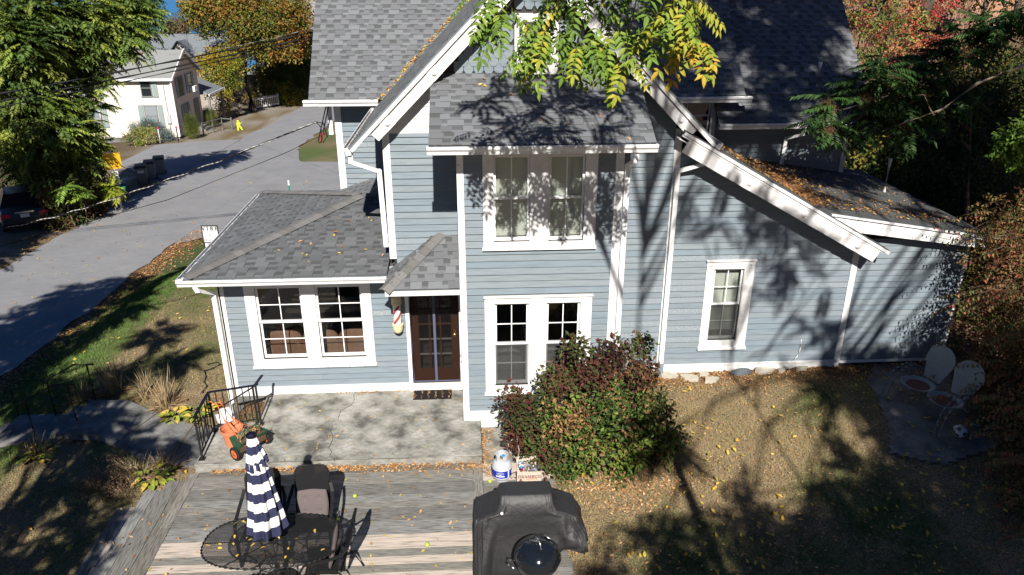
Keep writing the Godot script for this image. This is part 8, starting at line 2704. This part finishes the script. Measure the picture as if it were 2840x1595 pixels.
		for k in 60:
			var a := rng.randf() * TAU
			var o := Vector3(cos(a), 0, sin(a)) * rng.randf_range(0.05, 0.2)
			m.col = [Color(0.30, 0.19, 0.10), Color(0.40, 0.29, 0.17)][k % 2]
			m.leaf(o + Vector3(0, 0.04, 0), (o.normalized() + Vector3(0, rng.randf_range(-0.1, 0.5), 0)).normalized(), Vector3.UP, rng.randf_range(0.15, 0.32), 0.018)
		var t := put(self, "dry_grass_clump", m, M.blade)
		t.position = Vector3(g[0], y, g[1])
		tag(t, g[2], "grass clump", "dry grass clumps along the path")
	var hs := [[-5.75, -12.55, "yellowing hosta with broad leaves by the path's inner bend"], [-5.35, -12.75, "pale yellow hosta nearest the house corner"], [-7.9, -11.75, "green yellow hosta under the near stair handrail"], [-5.45, -10.65, "small golden leaved perennial beside the board steps"], [-8.9, -11.6, "yellow hosta at the left picture edge below the stairs"]]
	for h in hs:
		var t := plant("hosta", h[2], "plant", "hostas along the path")
		t.position = Vector3(h[0], land(h[0], h[1]), h[1])
		for k in 26:
			var a := rng.randf() * TAU
			m = MB.new()
			m.col = [Color(0.48, 0.36, 0.06), Color(0.30, 0.32, 0.05), Color(0.55, 0.40, 0.10), Color(0.18, 0.24, 0.04)][rng.randi() % 4]
			var o := Vector3(cos(a), 0, sin(a)) * rng.randf_range(0.02, 0.26)
			m.leaf(o + Vector3(0, rng.randf_range(0.05, 0.16), 0), Vector3(cos(a), rng.randf_range(-0.3, 0.4), sin(a)).normalized(), Vector3.UP, rng.randf_range(0.14, 0.22), rng.randf_range(0.08, 0.12), true)
			put(t, "leaf", m, M.leaf)
	m = MB.new()
	for k in 34:
		m.leaf(Vector3(rng.randf_range(-0.3, 0.3), rng.randf_range(0.1, 0.5), rng.randf_range(-0.25, 0.25)), Vector3(rng.randfn(), rng.randf(), rng.randfn()).normalized(), Vector3.UP, 0.05, 0.02)
	var br := plant("dead_shrub", "small brown twiggy shrub between path and board steps", "shrub")
	crown(br, "foliage", spray_mesh(14, 0.4, 0.12, 305), M.leafdull, [Vector4(-6.0, -0.45, -10.6, 0.34), Vector4(-5.75, -0.5, -10.3, 0.28), Vector4(-6.15, -0.5, -10.2, 0.25)], 700.0, Vector2(0.08, 0.14), [Color(0.13, 0.075, 0.05), Color(0.20, 0.13, 0.085), Color(0.08, 0.05, 0.035)], 720)
	limbs(br, Vector3(-6.0, -0.8, -10.45), Vector3(-6.0, -0.4, -10.5), [Vector4(-6.0, -0.45, -10.6, 0.34), Vector4(-5.75, -0.5, -10.3, 0.28)], 0.02, M.twig, 721)


func _ready() -> void:
	# camera
	var cam := Camera3D.new()
	cam.name = "camera"
	cam.position = Vector3(0, 7.175, 0)
	cam.rotation_degrees = Vector3(-22.826, -3.357, 0)
	cam.fov = 42.132
	cam.near = 0.1
	cam.far = 12000.0
	add_child(cam)
	cam.current = true
	# sky and exposure
	var sky := ProceduralSkyMaterial.new()
	sky.sky_top_color = Color(0.17, 0.40, 0.72)
	sky.sky_horizon_color = Color(0.62, 0.74, 0.88)
	sky.sky_curve = 0.12
	sky.ground_bottom_color = Color(0.18, 0.17, 0.12)
	sky.ground_horizon_color = Color(0.5, 0.55, 0.6)
	sky.sky_energy_multiplier = 0.55
	var env := Environment.new()
	env.background_mode = Environment.BG_SKY
	env.sky = Sky.new()
	env.sky.sky_material = sky
	env.tonemap_mode = Environment.TONE_MAPPER_LINEAR
	env.tonemap_exposure = 1.6
	env.sdfgi_enabled = true
	env.ssao_enabled = true
	env.ssil_enabled = true
	var we := WorldEnvironment.new()
	we.name = "world_environment"
	we.environment = env
	add_child(we)
	# sun behind the camera, shadows falling straight away from it
	var sun := DirectionalLight3D.new()
	sun.name = "sun"
	sun.light_energy = 1.6
	sun.light_color = Color(1.0, 0.975, 0.935)
	sun.light_angular_distance = 0.53
	sun.shadow_enabled = true
	add_child(sun)
	sun.look_at_from_position(Vector3.ZERO, Vector3(-0.025, -0.835, -1.0))
	fn.seed = 4
	fn.frequency = 0.05
	fn.fractal_octaves = 3
	make_materials()
	build_land()
	build_house()
	build_deck()
	build_railings()
	build_patio()
	build_grills()
	build_porch_things()
	build_street()
	build_plants()
	build_ground_cover()
